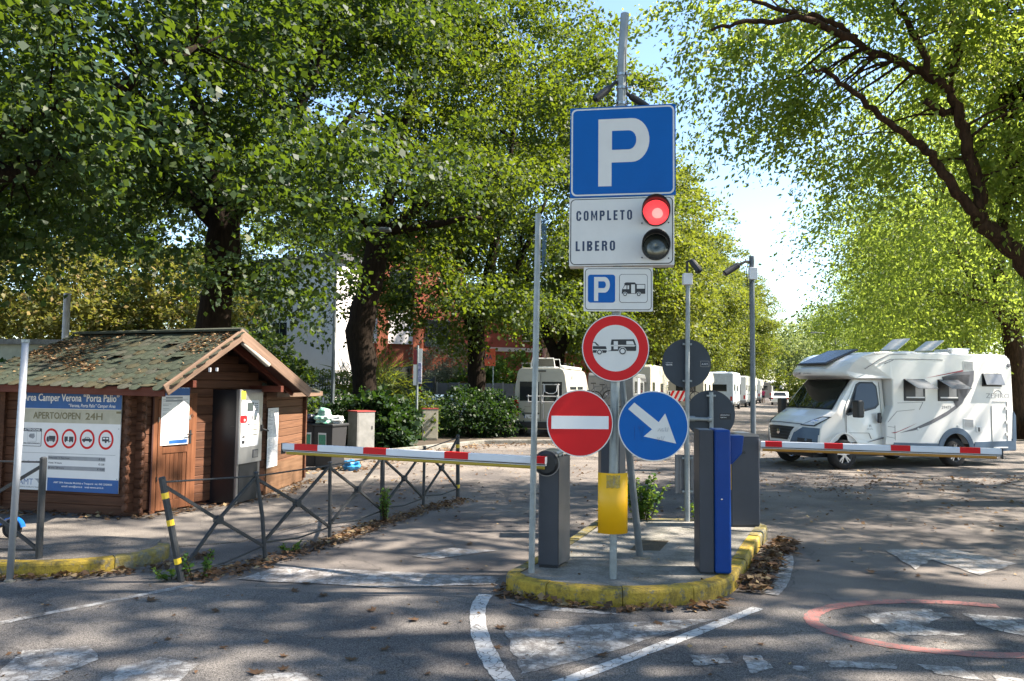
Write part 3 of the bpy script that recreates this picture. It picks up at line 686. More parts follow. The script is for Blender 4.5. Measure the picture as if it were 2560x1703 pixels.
MB().tube([(.0, -.03, 3.18), (-.07, -.05, 3.08), (-.09, -.05, 3.3), (-.05, -.04, 3.42)], .006, 5).build('cable', m_plastic, cp2)
floodcam((3.0, 9.74, 3.52), (-1, -.2, -.62), .24, .042, 'dark camera on the taller right camera post, pointing down left', arm=[(.1, .03, .05), (.19, .06, .05)])
def sign_back(x, Y, z, r, label, vertical_bracket=True):
    t = thing('round_sign', label, 'traffic sign', (x, Y, z))
    MB().poly(circ(0, 0, r, 56), 0, .015).build('sign_plate', m_back, t)
    for dz in ((r * .78, -r * .72)): MB().box(-.06, .06, -.05, -.0, dz - .012, dz + .012).build('clamp', m_galv, t)
    return t
sb1 = sign_back(2.325, 9.84, 2.208, .325, 'dark back of a round sign high on the camera post')
layer('maker_mark', [rrect(.185, -.045, .3, .035, .006)], m_anthl, sb1, 0); layer('maker_mark', [rrect(.19, -.04, .295, .03, .005)], m_back, sb1, 1)
text('COMUNE DI', .012, -.28, -.0, m_whiteb, sb1, 1, .09); text('VERONA', .018, -.28, -.03, m_whiteb, sb1, 1, .09, bold=.03); text('A.M.T.', .02, .2, -.018, m_whiteb, sb1, 2, .085)
sb2 = sign_back(2.64, 9.84, 1.53, .325, 'dark back of a round sign held out lower on a side bracket')
MB().tube([(0, -.03, -.28), (0, -.03, .3)], .03, 10).build('stub_tube', m_galv, sb2)
MB().tube([(-.3, -.05, -.05), (.0, -.05, -.06)], .026, 10).tube([(-.05, -.05, -.06), (-.0, -.05, -.06)], .036, 10).tube([(-.3, -.05, -.05), (-.22, -.05, -.05)], .036, 10).build('side_bracket', m_galv, sb2)
layer('maker_mark', [rect(.12, -.06, .27, .02)], m_black, sb2, 0); text('SEGNALETICA', .016, .13, -.01, m_whiteb, sb2, 1, .12); text('VERONA', .014, .13, -.04, m_whiteb, sb2, 1, .08)
rb = thing('panel_sign', 'ribbed grey back of a small rectangular sign low on the camera post', 'sign', (2.315, 9.83, .5))
b = MB()
for i in range(6): b.box(-.145 + i * .05, -.145 + i * .05 + .026, -.012, .006, 0, .5)
b.box(-.15, .15, 0, .01, 0, .5); b.build('ribbed_plate', mat('ribbed_grey', (.2, .2, .21), .5, .4), rb)
MB().box(-.07, .07, -.07, -.02, .02, .045).box(-.07, .07, -.07, -.02, .45, .475).build('clamp', m_galv, rb)

# barriers
def housing(t, w_, dpt, h, lidm=m_anthl):
    bevel(MB().box(-w_ / 2, w_ / 2, 0, dpt, .02, h - .05).build('housing', m_anth, t), .012)
    b = MB(); n = 8
    pts = [(-w_ / 2 - .004, h - .05), (w_ / 2 + .004, h - .05)] + [(w_ / 2 * math.cos(R(180 * i / n)), h - .045 + .045 * math.sin(R(180 * i / n))) for i in range(n + 1)]
    b.poly(pts, -.004, dpt + .004).build('lid', lidm, t)
    MB().box(-w_ / 2 + .01, w_ / 2 - .01, .01, dpt - .01, 0, .02).build('plinth', m_black, t)
def barrier_arm(t, p, q, ru, segs, extra=None):
    """p = pivot end, q = tip, arm lies level; segs: red intervals (0..1 from the tip)"""
    p, q = Vector(p), Vector(q); d = (q - p); L = d.length
    e = bpy.data.objects.new('arm', None)
    me = MB().box(0, L, -.03, .03, .045, .115).box(0, L, -.022, .022, .025, .047).mesh('arm')
    e = link('arm', me, m_arm, t); e.location = p; e.rotation_euler = (0, 0, math.atan2(d.y, d.x)); bevel(e, .006)
    for a, b_ in segs:
        MB().box(L * (1 - b_), L * (1 - a), -.0325, .0325, .05, .1162).build('red_stripe', m_red, e)
    MB().box(0, L, -.0312, .0312, .036, .043).build('groove', m_black, e)
    MB().tube([(0.02, 0, .012), (L - .05, 0, .012)], .02, 10).build('rubber_strip', ru, e)
    MB().box(L, L + .012, -.032, .032, -.004, .118).build('end_cap', m_black, e)
    return e
bl = thing('barrier', 'left road barrier with red and white arm reaching across to the wooden hut', 'barrier', (.37, 7.22, .147), -12)
housing(bl, .2, .3, 1.12)
# grey side door that bulges to the right
MB().add([(.1, 0, .03), (.17, .3, .03), (.1, 0, 1.06), (.165, .3, 1.06), (.14, .1, .5), (.1, .31, .03), (.1, .31, 1.06)], [(0, 1, 3, 2), (1, 5, 6, 3)]).build('side_door', m_anthl, bl)
hub = MB().lathe([(0, -.05), (.09, -.05), (.115, -.03), (.118, 0)], 32, 'Y', (-.02, 0, 1.0)).build('arm_hub', m_black, bl, smooth=False)
MB().lathe([(.118, -.03), (.126, -.03), (.126, .0), (.118, 0)], 32, 'Y', (-.02, 0, 1.0)).build('hub_ring', m_anthl, hub)
MB().lathe([(0, -.04), (.012, -.04), (.012, 0)], 10, 'Y', (.08, 0, 1.08)).build('lock', m_chrome, bl)
def rebuild_arm(root, p, q, ru, segs):
    rm = Matrix.Translation(root.location) @ Matrix.Rotation(root.rotation_euler.z, 4, 'Z')
    inv = rm.inverted()
    return barrier_arm(root, inv @ Vector(p), inv @ Vector(q), ru, segs)
rebuild_arm(bl, (.34, 7.14, 1.1), (-2.56, 8.4, 1.1), m_rubber, [(.055, .155), (.345, .435), (.655, .74), (.955, .999)])
br = thing('barrier', 'right road barrier with its arm across the front of the white motorhome', 'barrier', (2.96, 9.4, .147), 2)
housing(br, .36, .26, 1.18)
MB().lathe([(0, -.004), (.02, -.004), (.02, .0)], 14, 'Y', (-.02, 0, .93)).build('lock', m_black, br)
MB().box(.181, .2, .03, .16, .85, 1.1).build('arm_mount', m_galv, br)
rebuild_arm(br, (3.14, 9.36, 1.11), (5.66, 8.6, 1.11), m_rubo, [(.083, .163), (.36, .44), (.64, .72), (.905, .98)])

# ticket column
tk = thing('ticket_column', 'tall blue and dark grey ticket column at the front right of the island', 'ticket machine', (1.785, 7.06, .147), -4)
bevel(MB().box(0, .135, 0, .3, .012, 1.345).build('grey_body', m_anth, tk), .006)
bevel(MB().box(.139, .29, -.03, .3, .012, 1.35).build('blue_body', m_machblue, tk), .022, 3)
MB().box(.01, .28, .02, .28, 0, .012).build('plinth', m_black, tk)
b = MB().poly([(.3, 1.0), (.33, 1.02), (.42, 1.12), (.44, 1.29), (.3, 1.29)], .08, .28); bevel(b.build('hood', m_machblue, tk), .015)
MB().box(.29, .308, .05, .06, .78, 1.02).build('light_strip', m_post_y, tk)
MB().lathe([(0, -.036), (.008, -.034), (.008, -.03)], 8, 'Y', (.2, 0, .7)).build('screw', m_chrome, tk)
tk2 = thing('ticket_column', 'dark grey column behind the yellow plate at the left edge of the island', 'ticket machine', (1.15, 9.35, .147))
bevel(MB().box(-.02, .22, 0, .3, 0, 1.22).build('grey_body', m_anth, tk2), .01)
MB().box(.22, .29, 0.01, .3, 0, 1.2).build('side_panel', m_anthl, tk2)

# left foreground pole
lpole = thing('pale_post', 'pale round post at the left edge in front of the information board', 'post', (-4.70, 7.084, 0))
MB().tube([(0, 0, 0), (.09, -.08, 2.26)], .03, 16).build('pole', m_palepole, lpole, smooth=True)
MB().lathe([(.03, 0), (.05, 0), (.045, .02), (.03, .03)], 12).build('base_collar', m_conc, lpole)
MB().tube([(.09, -.08, 2.25), (.09, -.08, 2.28)], .034, 14).build('cap', m_galv, lpole)

# fences: posts, crossed bars, hubs
def railing(name, label, P, tops, group=None, bands=(), bent=None):
    t = thing(name, label, 'railing', (P[0][0], P[0][1], P[0][2]))
    o = Vector(P[0]); P = [Vector(p) - o for p in P]; T = [Vector(p) - o for p in tops]
    for i, (a, b_) in enumerate(zip(P, T)):
        mid = a.lerp(b_, .5) + Vector((.02 if (bent and i in bent) else 0, 0, 0))
        po = MB().tube([a, mid, b_], .032 if i in (0, 3, len(P) - 1) else .022, 10).tube([b_, b_ + (b_ - a).normalized() * .012], [.034, .02], 10).build('post', m_rail, t)
        if i in bands:
            for f in (.83, .57, .2):
                c = a.lerp(b_, f); d = (b_ - a).normalized() * .028; MB().tube([c - d, c + d], .034, 10).build('reflective_band', m_raily, po)
    for i in range(len(P) - 1):
        a, b_ = P[i], P[i + 1]; ta, tb = T[i], T[i + 1]
        at, bt = a.lerp(ta, .93), b_.lerp(tb, .96); ab, bb = a.lerp(ta, .2), b_.lerp(tb, .16)
        if i == 0: ab = a.lerp(ta, .08)
        h = (at + bt + ab + bb) / 4
        for q in (at, bt, ab, bb): MB().bar(q, h, .028).build('cross_bar', m_rail, t)
        d = (bt - at).normalized(); nn = Vector((-d.y, d.x, 0)).normalized() * .03
        MB().tube([h - nn, h + nn], .045, 8).build('hub', m_rail, t)
        MB().tube([at + Vector((0, 0, .03)), bt + Vector((0, 0, .0))], .009, 6).build('top_rod', m_rail, t)
        MB().tube([ab, (ab + bb) / 2 - Vector((0, 0, .04)), bb], .01, 6).build('bottom_rod', m_rail, t)
    return t
FP = [(-3.11, 7.15, 0), (-2.62, 8.05, 0), (-2.19, 9.12, 0), (-1.765, 10.33, 0), (-1.335, 11.48, 0), (-.87, 12.39, 0)]
FT = [(-3.313, 7.1, .98), (-2.727, 8.0, .93), (-2.205, 9.1, .93), (-1.77, 10.3, .93), (-1.33, 11.48, .93), (-.885, 12.38, 1.05)]
railing('railing', 'long dark railing with crossed bars and a leaning first post, along the driveway', FP, FT, 'crossed bar railings', bands=(0, 5), bent=(1,))
LP = [(-4.66, 7.44, .137), (-5.95, 7.52, .137), (-7.25, 7.55, .137)]
railing('railing', 'short dark railing on the raised pavement at the left edge of the picture', LP, [(-4.66, 7.44, 1.12), (-5.95, 7.52, 1.12), (-7.25, 7.55, 1.12)], 'crossed bar railings')

# ---------------------------------------------------------------- wooden hut
HB = Vector((-5.27, 10.46, 0)); HC = Vector((-4.15, 12.51, 0)); HD = Vector((-4.05, 14.35, 0)); HA = Vector((-7.43, 10.95, 0)); HE = Vector((-7.6, 14.6, 0))
hut = thing('wooden_hut', 'brown log kiosk with green shingle roof and porch gable behind the pay machine', 'hut', (0, 0, .012))
def ang(a, b): return math.degrees(math.atan2(b.y - a.y, b.x - a.x))
PIT = .132
def log_mesh(L, h=PIT - .003, d=.062):
    c = .008
    prof = [(0, 0 + c), (0, h - c), (c, h), (d, h), (d, 0), (c, 0)]
    vs = [(x, y, z) for x in (0, L) for y, z in prof]; n = 6
    fs = [tuple(range(n)), tuple(range(2 * n - 1, n - 1, -1))] + [(i, i + 1 if i < n - 1 else 0, n + (i + 1) % n, n + i) for i in range(n)]
    return MB().add(vs, fs).mesh('log')
def log_wall(a, b_, name, zmax, ext0=.0, ext1=.0, off=0, m=m_log, gable=None, skip=None, base_m=None):
    L = (b_ - a).length; w_ = link(name, MB().box(0, L, .02, .07, 0, zmax).mesh(name), m_darkwood, hut, a, ang(a, b_))
    full = log_mesh(L + ext0 + ext1); full.materials.append(m)
    z = off; k = 0
    while z + PIT * .4 < (gable(0)[2] if gable else zmax):
        x0, x1 = -ext0, L + ext1
        if gable and z > zmax - .02:
            r_ = gable(z)
            if r_ is None: break
            x0, x1 = r_[0], r_[1]
        if skip and z < skip[2]:
            for (s0, s1) in ((x0, skip[0]), (skip[1], x1)):
                me = log_mesh(s1 - s0); me.materials.append(m); o = link('log', me, None, w_); o.location = (s0, -.035, z)
        elif (x0, x1) == (-ext0, L + ext1):
            o = link('log', full, None, w_); o.location = (x0, -.035, z)
        else:
            me = log_mesh(x1 - x0); me.materials.append(m); o = link('log', me, None, w_); o.location = (x0, -.035, z)
        z += PIT; k += 1
    return w_
log_wall(HA, HB, 'front_wall', 1.85, .12, .13, 0)
Lbc = (HC - HB).length
def gb_(z):
    if z == 0: return (0, 0, 2.5)
    hw = (2.52 - z) / .62
    if hw < .15: return None
    return (max(-.1, Lbc / 2 - hw), min(Lbc + .1, Lbc / 2 + hw), 2.5)
log_wall(HB, HC, 'door_wall', 1.85, .13, .0, PIT / 2, gable=gb_, skip=(.24, .95, 1.62))
log_wall(HC, HD, 'side_wall', 1.72, .02, .12, 0, m=m_logg)
MB().flat([HA[:2], HB[:2], HC[:2], HD[:2], HE[:2]], 0, .03).build('floor', m_darkwood, hut)
log_wall(HE, HA, 'back_wall', 1.8, .1, .1, PIT / 2); log_wall(HD, HE, 'back_wall', 1.8, .1, .1, PIT / 2)
# lower splash board on the side wall
e = MB().box(.0, 1.86, -.055, -.037, .02, .5).build('splash_board', wood('board_stained', (.14, .075, .04), (.26, .15, .085)), hut, HC, ang(HC, HD))
# round log ends standing at the corner
for k in range(13):
    MB().lathe([(0, -.03), (.045, -.025), (.062, 0), (.045, .025), (0, .03)], 10, 'Y').build('log_end', m_log, hut, HB + Vector((.135, -.06, .066 + k * PIT))).rotation_euler = (0, 0, R(-75))
    if k < 13: MB().lathe([(0, -.03), (.045, -.025), (.058, 0), (.045, .025), (0, .03)], 10, 'Y').build('log_end', m_log, hut, HB + Vector((-.045, -.135, .066 + PIT / 2 + k * PIT))).rotation_euler = (0, 0, R(-30))
# door
DX = HB + (HC - HB).normalized() * 0
dr = link('door', MB().box(.31, .84, -.05, -.0, .05, 1.6).mesh('door'), m_doorw, hut, HB, ang(HB, HC))
for x0, x1, z0, z1 in ((.3, .375, .03, 1.62), (.79, .86, .03, 1.62), (.375, .79, .03, .16), (.375, .79, .84, .93), (.375, .79, 1.54, 1.62)):
    bevel(MB().box(x0, x1, -.068, -.045, z0, z1).build('door_rail', m_doorw, dr), .004)
for k in range(6):
    x = .378 + k * .069; MB().box(x, x + .063, -.056 - .002 * (k % 2), -.045, .165, .835).build('plank', m_doorw, dr)
for x0, x1, z0, z1 in ((.22, .298, 0, 1.7), (.865, .95, 0, 1.7), (.22, .95, 1.63, 1.71)):
    bevel(MB().box(x0, x1, -.06, .0, z0, z1).build('door_frame', m_doorw, hut, HB, ang(HB, HC)), .005)
MB().box(.20, .222, -.075, -.0, 0, 1.66).build('door_frame', m_darkwood, hut, HB, ang(HB, HC))
hd = MB().box(.82, .85, -.075, -.066, .96, 1.16).build('handle_plate', m_plastic, dr)
MB().tube([(.835, -.07, 1.1), (.835, -.11, 1.1), (.75, -.115, 1.1)], .009, 8).build('handle', m_plastic, dr)
MB().box(.8, .83, -.08, -.066, 1.32, 1.37).tube([(.8, -.075, 1.36), (.84, -.085, 1.4), (.88, -.075, 1.36)], .006, 6).build('padlock', m_chrome, dr)
for z in (.45, 1.3): MB().tube([(.3, -.072, z), (.3, -.072, z + .07)], .008, 6).build('hinge', m_chrome, dr)

# roof
E0 = Vector((-4.64, 9.94, 1.8)); E1 = Vector((-8.1, 10.85, 1.84)); R1v = Vector((-7.62, 12.9, 2.66)); AP = Vector((-4.07, 11.07, 2.63)); F0 = Vector((-3.38, 12.4, 1.75))
roof = bpy.data.objects.new('roof', None); COL.objects.link(roof); roof.parent = hut
RB = Vector((-7.3, 14.9, 1.85)); D2 = Vector((-3.7, 14.5, 1.72)); C2 = Vector((-3.86, 12.35, 1.73))
def slab(pts, th, m, name, par=roof, dz=0):
    P = [Vector(p) + Vector((0, 0, dz)) for p in pts]; n = len(P); vs = P + [p - Vector((0, 0, th)) for p in P]
    fs = [tuple(range(n)), tuple(range(2 * n - 1, n - 1, -1))] + [(i, n + i, n + (i + 1) % n, (i + 1) % n) for i in range(n)]
    return MB().add(vs, fs).build(name, m, par)
slab([E0, E1, R1v], .025, m_darkwood, 'roof_deck'); slab([E0, R1v, AP], .025, m_darkwood, 'roof_deck')
MID = Vector((-5.6, 12.6, 2.6))
slab([AP, MID, C2 + Vector((.0, .2, 0)), F0], .025, m_darkwood, 'roof_deck')
slab([C2, D2, RB, R1v, MID], .025, m_shing, 'roof_deck')
# shingles, one object each
def shingle_mesh(wd, ln):
    pts = [(-wd / 2, 0), (-wd * .46, -ln * .62), (-wd * .26, -ln * .95), (0, -ln * 1.02), (wd * .26, -ln * .95), (wd * .46, -ln * .62), (wd / 2, 0), (wd / 2, ln * .3), (-wd / 2, ln * .3)]
    n = len(pts); vs = [(x, y, .008 - y * .02) for x, y in pts] + [(x, y, .001 - y * .02) for x, y in pts]
    me = MB().add(vs, [tuple(range(n)), tuple(range(2 * n - 1, n - 1, -1))] + [(i, n + i, n + (i + 1) % n, (i + 1) % n) for i in range(n)]).mesh('shingle')
    return me
m_sh = [mat('shingle_%s' % c, col, .95, 0, .3, 8, .4, 90, spec=.08) for c, col in (('green', (.046, .055, .04)), ('grey', (.058, .06, .047)), ('moss', (.056, .053, .034)), ('dark', (.038, .045, .034)))]
nR, nC = 12, 19
shm = [shingle_mesh(.205, .16) for _ in range(4)]
for me, mm in zip(shm, m_sh): me.materials.append(mm)
rnd = random.Random(3)
for i in range(nR):
    v = (i + .55) / nR
    for j in range(-1, nC + 1):
        u = (j + .5 * (i % 2) + .5) / nC
        if not 0.0 <= u <= 1.0: continue
        a = E0.lerp(E1, u); b_ = AP.lerp(R1v, u); p = a.lerp(b_, v)
        ex = (E0.lerp(AP, v) - E1.lerp(R1v, v)).normalized(); ey = (b_ - a).normalized(); ez = ex.cross(ey).normalized(); ey = ez.cross(ex)
        o = bpy.data.objects.new('shingle', shm[rnd.choice([0, 0, 0, 1, 2, 3])]); COL.objects.link(o); o.parent = roof
        cu = rnd.uniform(-.02, .03) + (.35 if rnd.random() < .025 else 0)
        q = Matrix((ex, ey, ez)).transposed().to_4x4() @ Matrix.Rotation(rnd.uniform(-.04, .04), 4, 'Z') @ Matrix.Rotation(-cu, 4, 'X')
        q.translation = p + ez * (.0 + rnd.uniform(0, .006)); o.matrix_local = q
for i in range(9):     # strip seen under the right barge end
    for j in range(2):
        p = C2.lerp(D2, (i + .5 * j + .3) / 9.5) + Vector((-.1 - .16 * j, 0, .06 + .07 * j)); o = bpy.data.objects.new('shingle', shm[3]); COL.objects.link(o); o.parent = roof
        o.location = p; o.rotation_euler = (0, R(25), R(85)); o.rotation_euler = Matrix.Rotation(R(87), 3, 'Z').to_euler()
slabc = slab([AP + Vector((.03, -.08, .05)), R1v + Vector((0, -.09, .05)), R1v + Vector((0, .0, .075)), AP + Vector((.03, 0, .075))], .03, m_shing, 'ridge_cap')
slab([AP + Vector((.03, 0, .075)), R1v + Vector((0, 0, .075)), R1v + Vector((.05, .12, .03)), AP + Vector((.08, .12, .03))], .03, m_shing, 'ridge_cap')
def board(p, q, th, hgt, m, name, par=roof, outn=None):
    p, q = Vector(p), Vector(q); d = q - p; L = d.length
    ez = Vector((0, 0, 1)); n_ = d.cross(ez).normalized(); up_ = n_.cross(d).normalized()
    me = MB().box(0, L, -th / 2, th / 2, -hgt, 0).mesh(name); me.materials.append(m)
    o = bpy.data.objects.new(name, me); COL.objects.link(o); o.parent = par
    mt = Matrix((d.normalized(), -n_, up_)).transposed().to_4x4(); mt.translation = p; o.matrix_local = mt; bevel(o, .005); return o
nB = Vector((.877, -.48, 0)); dB = (HC - HB).normalized()
board(AP + nB * .03 + Vector((0, 0, .05)), E0 + nB * .03 - dB * .06 + Vector((0, 0, .03)), .03, .16, m_barge, 'barge_board')
board(F0 + nB * .03 + dB * .03 + Vector((0, 0, .03)), AP + nB * .03 + Vector((0, 0, .05)), .03, .16, m_barge, 'barge_board')
board(E1, E0, .03, .12, m_fascia, 'fascia_board'); board(C2 + Vector((0, -.1, 0)), D2, .03, .09, m_barge, 'fascia_board')
board(R1v, E1, .03, .13, m_barge, 'barge_board')
slab([F0 + Vector((0, 0, .0)), D2 * .25 + F0 * .75 + Vector((.12, 0, -.0)), MID * .35 + F0 * .65], .03, m_sh[1], 'roof_corner')
# rafters under the porch
board(AP - nB * .35 - Vector((0, 0, .02)), E0 - nB * .35, .05, .1, m_fascia, 'rafter'); board(F0 - nB * .35, AP - nB * .35 - Vector((0, 0, .02)), .05, .1, m_fascia, 'rafter')
board(HC - dB * .35 + nB * .75 + Vector((0, 0, 1.83)), HC - dB * .35 + Vector((0, 0, 1.83)), .06, .1, m_fascia, 'beam')
board(HB + dB * .35 + nB * .75 + Vector((0, 0, 1.9)), HB + dB * .35 + Vector((0, 0, 1.9)), .06, .1, m_fascia, 'beam')
# strip lights
m_tube = mat('lamp_plastic', (.42, .4, .35), .5)
l1 = MB().box(0, .62, -.04, .04, -.06, 0).build('strip_light', m_tube, hut); l1.location = AP + dB * .06 + nB * .0 + Vector((0, 0, -.13)); l1.rotation_euler = (0, R(32), R(ang(HB, HC))); bevel(l1, .02)
l2 = MB().box(-.36, .36, -.12, -.04, 1.755, 1.795).build('strip_light', m_tube, hut, HB, -12.7); l2.location = HB + Vector((-1.19, .27, 0)); bevel(l2, .015)
MB().box(.02, .05, 0, .02, -.06, 0).box(.12, .15, 0, .02, -.05, 0).build('hook', m_whiteb, hut, AP.lerp(E0, .5) + nB * .05 - Vector((0, 0, .13)))

# information board
IB = HB + Vector((math.cos(R(-12.7)), math.sin(R(-12.7)), 0)) * -1.06 + Vector((-math.sin(R(12.7)), -math.cos(R(12.7)), 0)) * .06
ib = thing('information_board', 'large white and blue camper area board with four red ring signs on the hut wall', 'notice board', (IB.x, IB.y, .32), -12.7)
MB().poly(rect(-.86, 0, .86, 1.42), 0, .012).build('board', m_whiteb, ib)
m_pb = mat('poster_blue', (.01, .09, .3), .5); m_tan = mat('poster_tan', (.42, .4, .31), .5); m_olv = mat('poster_olive', (.16, .14, .07), .5); m_gry = mat('poster_grey', (.27, .28, .3), .5); m_pblack = mat('poster_ink', (.03, .035, .05), .5)
layer('header_band', [rect(-.86, 1.17, .86, 1.42)], m_pb, ib, 0); layer('opening_band', [rect(-.86, .965, .86, 1.165)], m_tan, ib, 0)
layer('footer_band', [rect(-.325, 0, .86, .185)], m_pb, ib, 0); layer('sticker', [rect(.78, 1.115, .86, 1.145)], m_olv, ib, 1)
text('Area Camper Verona “Porta Palio”', .105, .815, 1.275, m_whiteb, ib, 1, 1.62, 'RIGHT', bold=0, heavy=.05)
text('“Verona, Porta Palio” Camper Area', .048, .76, 1.195, m_whiteb, ib, 1, .78, 'RIGHT', bold=.02, shear=.2)
text('APERTO/OPEN', .095, -.62, 1.02, m_olv, ib, 1, .8, heavy=.07); text('24H', .095, .27, 1.02, m_olv, ib, 1, .28, heavy=.07)
for k, cx in enumerate((-.295, .01, .315, .625)):
    rg = layer('ring_sign', [circ(cx, .745, .14, 36, .125)], m_red, ib, 0); layer('ring_field', [circ(cx, .745, .108, 36, .095)], m_whiteb, rg, 1)
    T = lambda P: [(cx + x * .075, .745 + z * .075) for x, z in P]
    if k == 0: ps_ = [T(rect(-.45, -.35, 1, .45)), T([(-1, -.45), (-1, .0), (-.85, .3), (-.5, .3), (-.5, -.45)]), T(rect(-1, -.55, 1, -.4)), T(circ(-.65, -.55, .2, 12)), T(circ(.6, -.55, .2, 12))]
    elif k == 1: ps_ = [T(rect(-1, -.35, -.25, .4)), T(rect(.05, -.35, 1, .4)), T(circ(-.75, -.5, .18, 12)), T(circ(.25, -.5, .18, 12)), T(circ(.8, -.5, .18, 12)), T(rect(-1, -.45, 1, -.35))]
    elif k == 2: ps_ = [T([(-1.1, -.35), (-1.1, .0), (-.6, .1), (-.3, .42), (.4, .42), (.65, .1), (1.1, .0), (1.1, -.35)]), T(circ(-.65, -.4, .2, 12)), T(circ(.65, -.4, .2, 12))]
    else: ps_ = [T([(-.8, -.3), (-.8, .45), (-.6, .55), (.7, .55), (.75, -.3)]), T(circ(0, -.4, .22, 12)), T(rect(.7, -.3, 1.1, -.2)), T(circ(.7, -.4, .12, 10))]
    ic = layer('vehicle_pictogram', ps_, m_pblack, rg, 2)
    if k == 3: layer('pictogram_window', [T(rect(-.6, .1, -.1, .38)), T(rect(.1, .1, .55, .38))], m_whiteb, ic, 3)
    if k == 2: layer('pictogram_window', [T([(-.4, .12), (-.2, .33), (.0, .33), (.0, .12)]), T([(.08, .12), (.08, .33), (.32, .33), (.5, .12)])], m_whiteb, ic, 3)
wn = layer('warning_panel', [rrect(-.79, .62, -.46, .88, .015)], m_pblack, ib, 0); layer('warning_field', [rrect(-.782, .628, -.468, .835, .01)], m_whiteb, wn, 1)
text('ATTENZIONE', .028, -.625, .846, m_whiteb, wn, 1, .27, 'CENTER', bold=.04); text('AREA VIDEOSORVEGLIATA', .018, -.625, .655, m_pblack, wn, 2, .29, 'CENTER', bold=.05)
layer('camera_pictogram', [rect(-.7, .69, -.545, .83)], m_gry, wn, 2); layer('pictogram_field', [rect(-.696, .694, -.549, .826)], m_whiteb, wn, 3); layer('pictogram_body', [[(-.67, .75), (-.66, .8), (-.58, .805), (-.57, .76), (-.6, .73)], circ(-.655, .77, .018, 12)], m_gry, wn, 4)
layer('rule_line', [rect(-.8, .528, .79, .533)], m_gry, ib, 0)
for z in (.44, .3): layer('tariff_band', [rect(-.33, z, .63, z + .055)], m_gry, ib, 0)
for z, a, b_ in ((.456, 'Prima ora / 1 First hour', '€ 3,00'), (.385, '4 ore / 4 hours', '€ 5,00'), (.316, '24 ore / 24 hours', '€ 10,00')):
    text(a, .026, -.32, z, m_pblack, ib, 1, None, bold=.02); text(b_, .026, .62, z, m_pblack, ib, 1, None, 'RIGHT', bold=.02)
text('Tariffe', .036, -.76, .385, m_gry, ib, 0, .13, bold=.01); text('and rates', .036, -.6, .385, m_gry, ib, 0, .2, bold=.01)
text('AMT', .09, -.82, .07, m_pb, ib, 0, .25, bold=-.01); text('AZIENDA MOBILITÀ TRASPORTI', .018, -.84, .03, m_pblack, ib, 0, .46)
layer('wing_logo', [[(-.55, .16), (-.34, .17), (-.48, .12)], [(-.5, .12), (-.36, .13), (-.45, .08)]], m_gry, ib, 0)
text('AMT SPA Azienda Mobilità e Trasporti  tel. 045 2320025', .024, .27, .11, m_whiteb, ib, 1, .98, 'CENTER', bold=.03)
text('email: amt@amt.it   web www.amt.it', .024, .27, .06, m_whiteb, ib, 1, .7, 'CENTER', bold=.03)
for sx, sz in ((-.84, .25), (.83, .2), (.83, .9), (-.84, 1.2)): MB().lathe([(0, -.006), (.006, -.004), (.006, 0)], 8, 'Y', (sx, 0, sz)).build('screw', m_galvd, ib)

def sheet(name, label, o, rz, x0, x1, z0, z1, off, lines, header=None, footer=None):
    t = thing(name, label, 'notice', (o.x, o.y, 0), rz)
    MB().poly(rect(x0, z0, x1, z1), -off - .003, -off).build('paper', m_whiteb, t); b0 = -off - .003
    if header:
        h = layer('header_band', [rect(x0, z1 - header[1], x1, z1)], m_pb, t, 0, base=b0)
        if header[0]: text(header[0], .03, x1 - .01, z1 - .035, m_whiteb, h, 1, (x1 - x0) * .9, 'RIGHT', bold=.02, base=b0)
    if footer: layer('footer_band', [rect(x0 + (x1 - x0) * .3, z0 + .015, x1 - .02, z0 + .07)], m_pb, t, 0, base=b0)
    rr = random.Random(5); b = MB(); z = z1 - (header[1] if header else 0) - .06
    cols = lines
    while z > z0 + .1:
        for c in range(cols):
            wd = (x1 - x0) / cols; a = x0 + c * wd + .02
            if rr.random() < .85: b.poly(rect(a, z, a + wd * rr.uniform(.4, .85), z + .006), b0 - .0012, b0 + .0004)
        z -= .022
    b.build('printed_lines', m_gry, t); return t
nd = sheet('notice', 'tall white notice with blue header on the hut door', HB, ang(HB, HC), .335, .8, .97, 1.83, .07, 2, ('Area Camper Verona “Porta Palio”', .14), True)
layer('tariff_band', [rect(.4, 1.6, .68, 1.625), rect(.4, 1.645, .68, 1.67)], m_gry, nd, 0, base=-.073)
ns = sheet('notice', 'long narrow white paper right of the pay machine on the hut side wall', HC, ang(HC, HD), -.02, .46, .46, 1.46, .065, 2)
layer('stamp_box', [rect(.06, 1.3, .2, 1.42)], m_gry, ns, 0, base=-.068)
ns2 = layer('stamp_field', [rect(.066, 1.306, .194, 1.414)], m_whiteb, ns, 1, base=-.068)

# pay machine
pmn = thing('pay_machine', 'tall black and silver parking pay machine beside the hut door', 'pay machine', (-4.205, 11.44, .012), 77)
MW, MD, MH = .64, .68, 1.77
bevel(MB().box(0, MW, .03, MD, .02, MH).build('cabinet', mat('machine_black', (.012, .013, .017), .28, .3, .1, 2), pmn), .012)
b = MB().box(0, .06, 0, .03, .02, MH).box(MW - .06, MW, 0, .03, .02, MH).box(.06, MW - .06, 0, .03, MH - .03, MH); b.build('front_frame', m_anthl, pmn)
steel = mat('brushed_steel', (.36, .37, .38), .35, .75, .08, 60, stretch=(1, 1, .05))
fp = bevel(MB().box(.0, MW, -.03, -.0, .62, MH).build('steel_door', steel, pmn), .006)
MB().box(.07, MW - .07, -.004, .032, .03, .615).build('lower_recess', m_black, pmn)
layer('control_panel', [rrect(.045, .88, .53, 1.6, .03)], mat('panel_pale', (.6, .61, .63), .4), fp, 0, base=-.03)
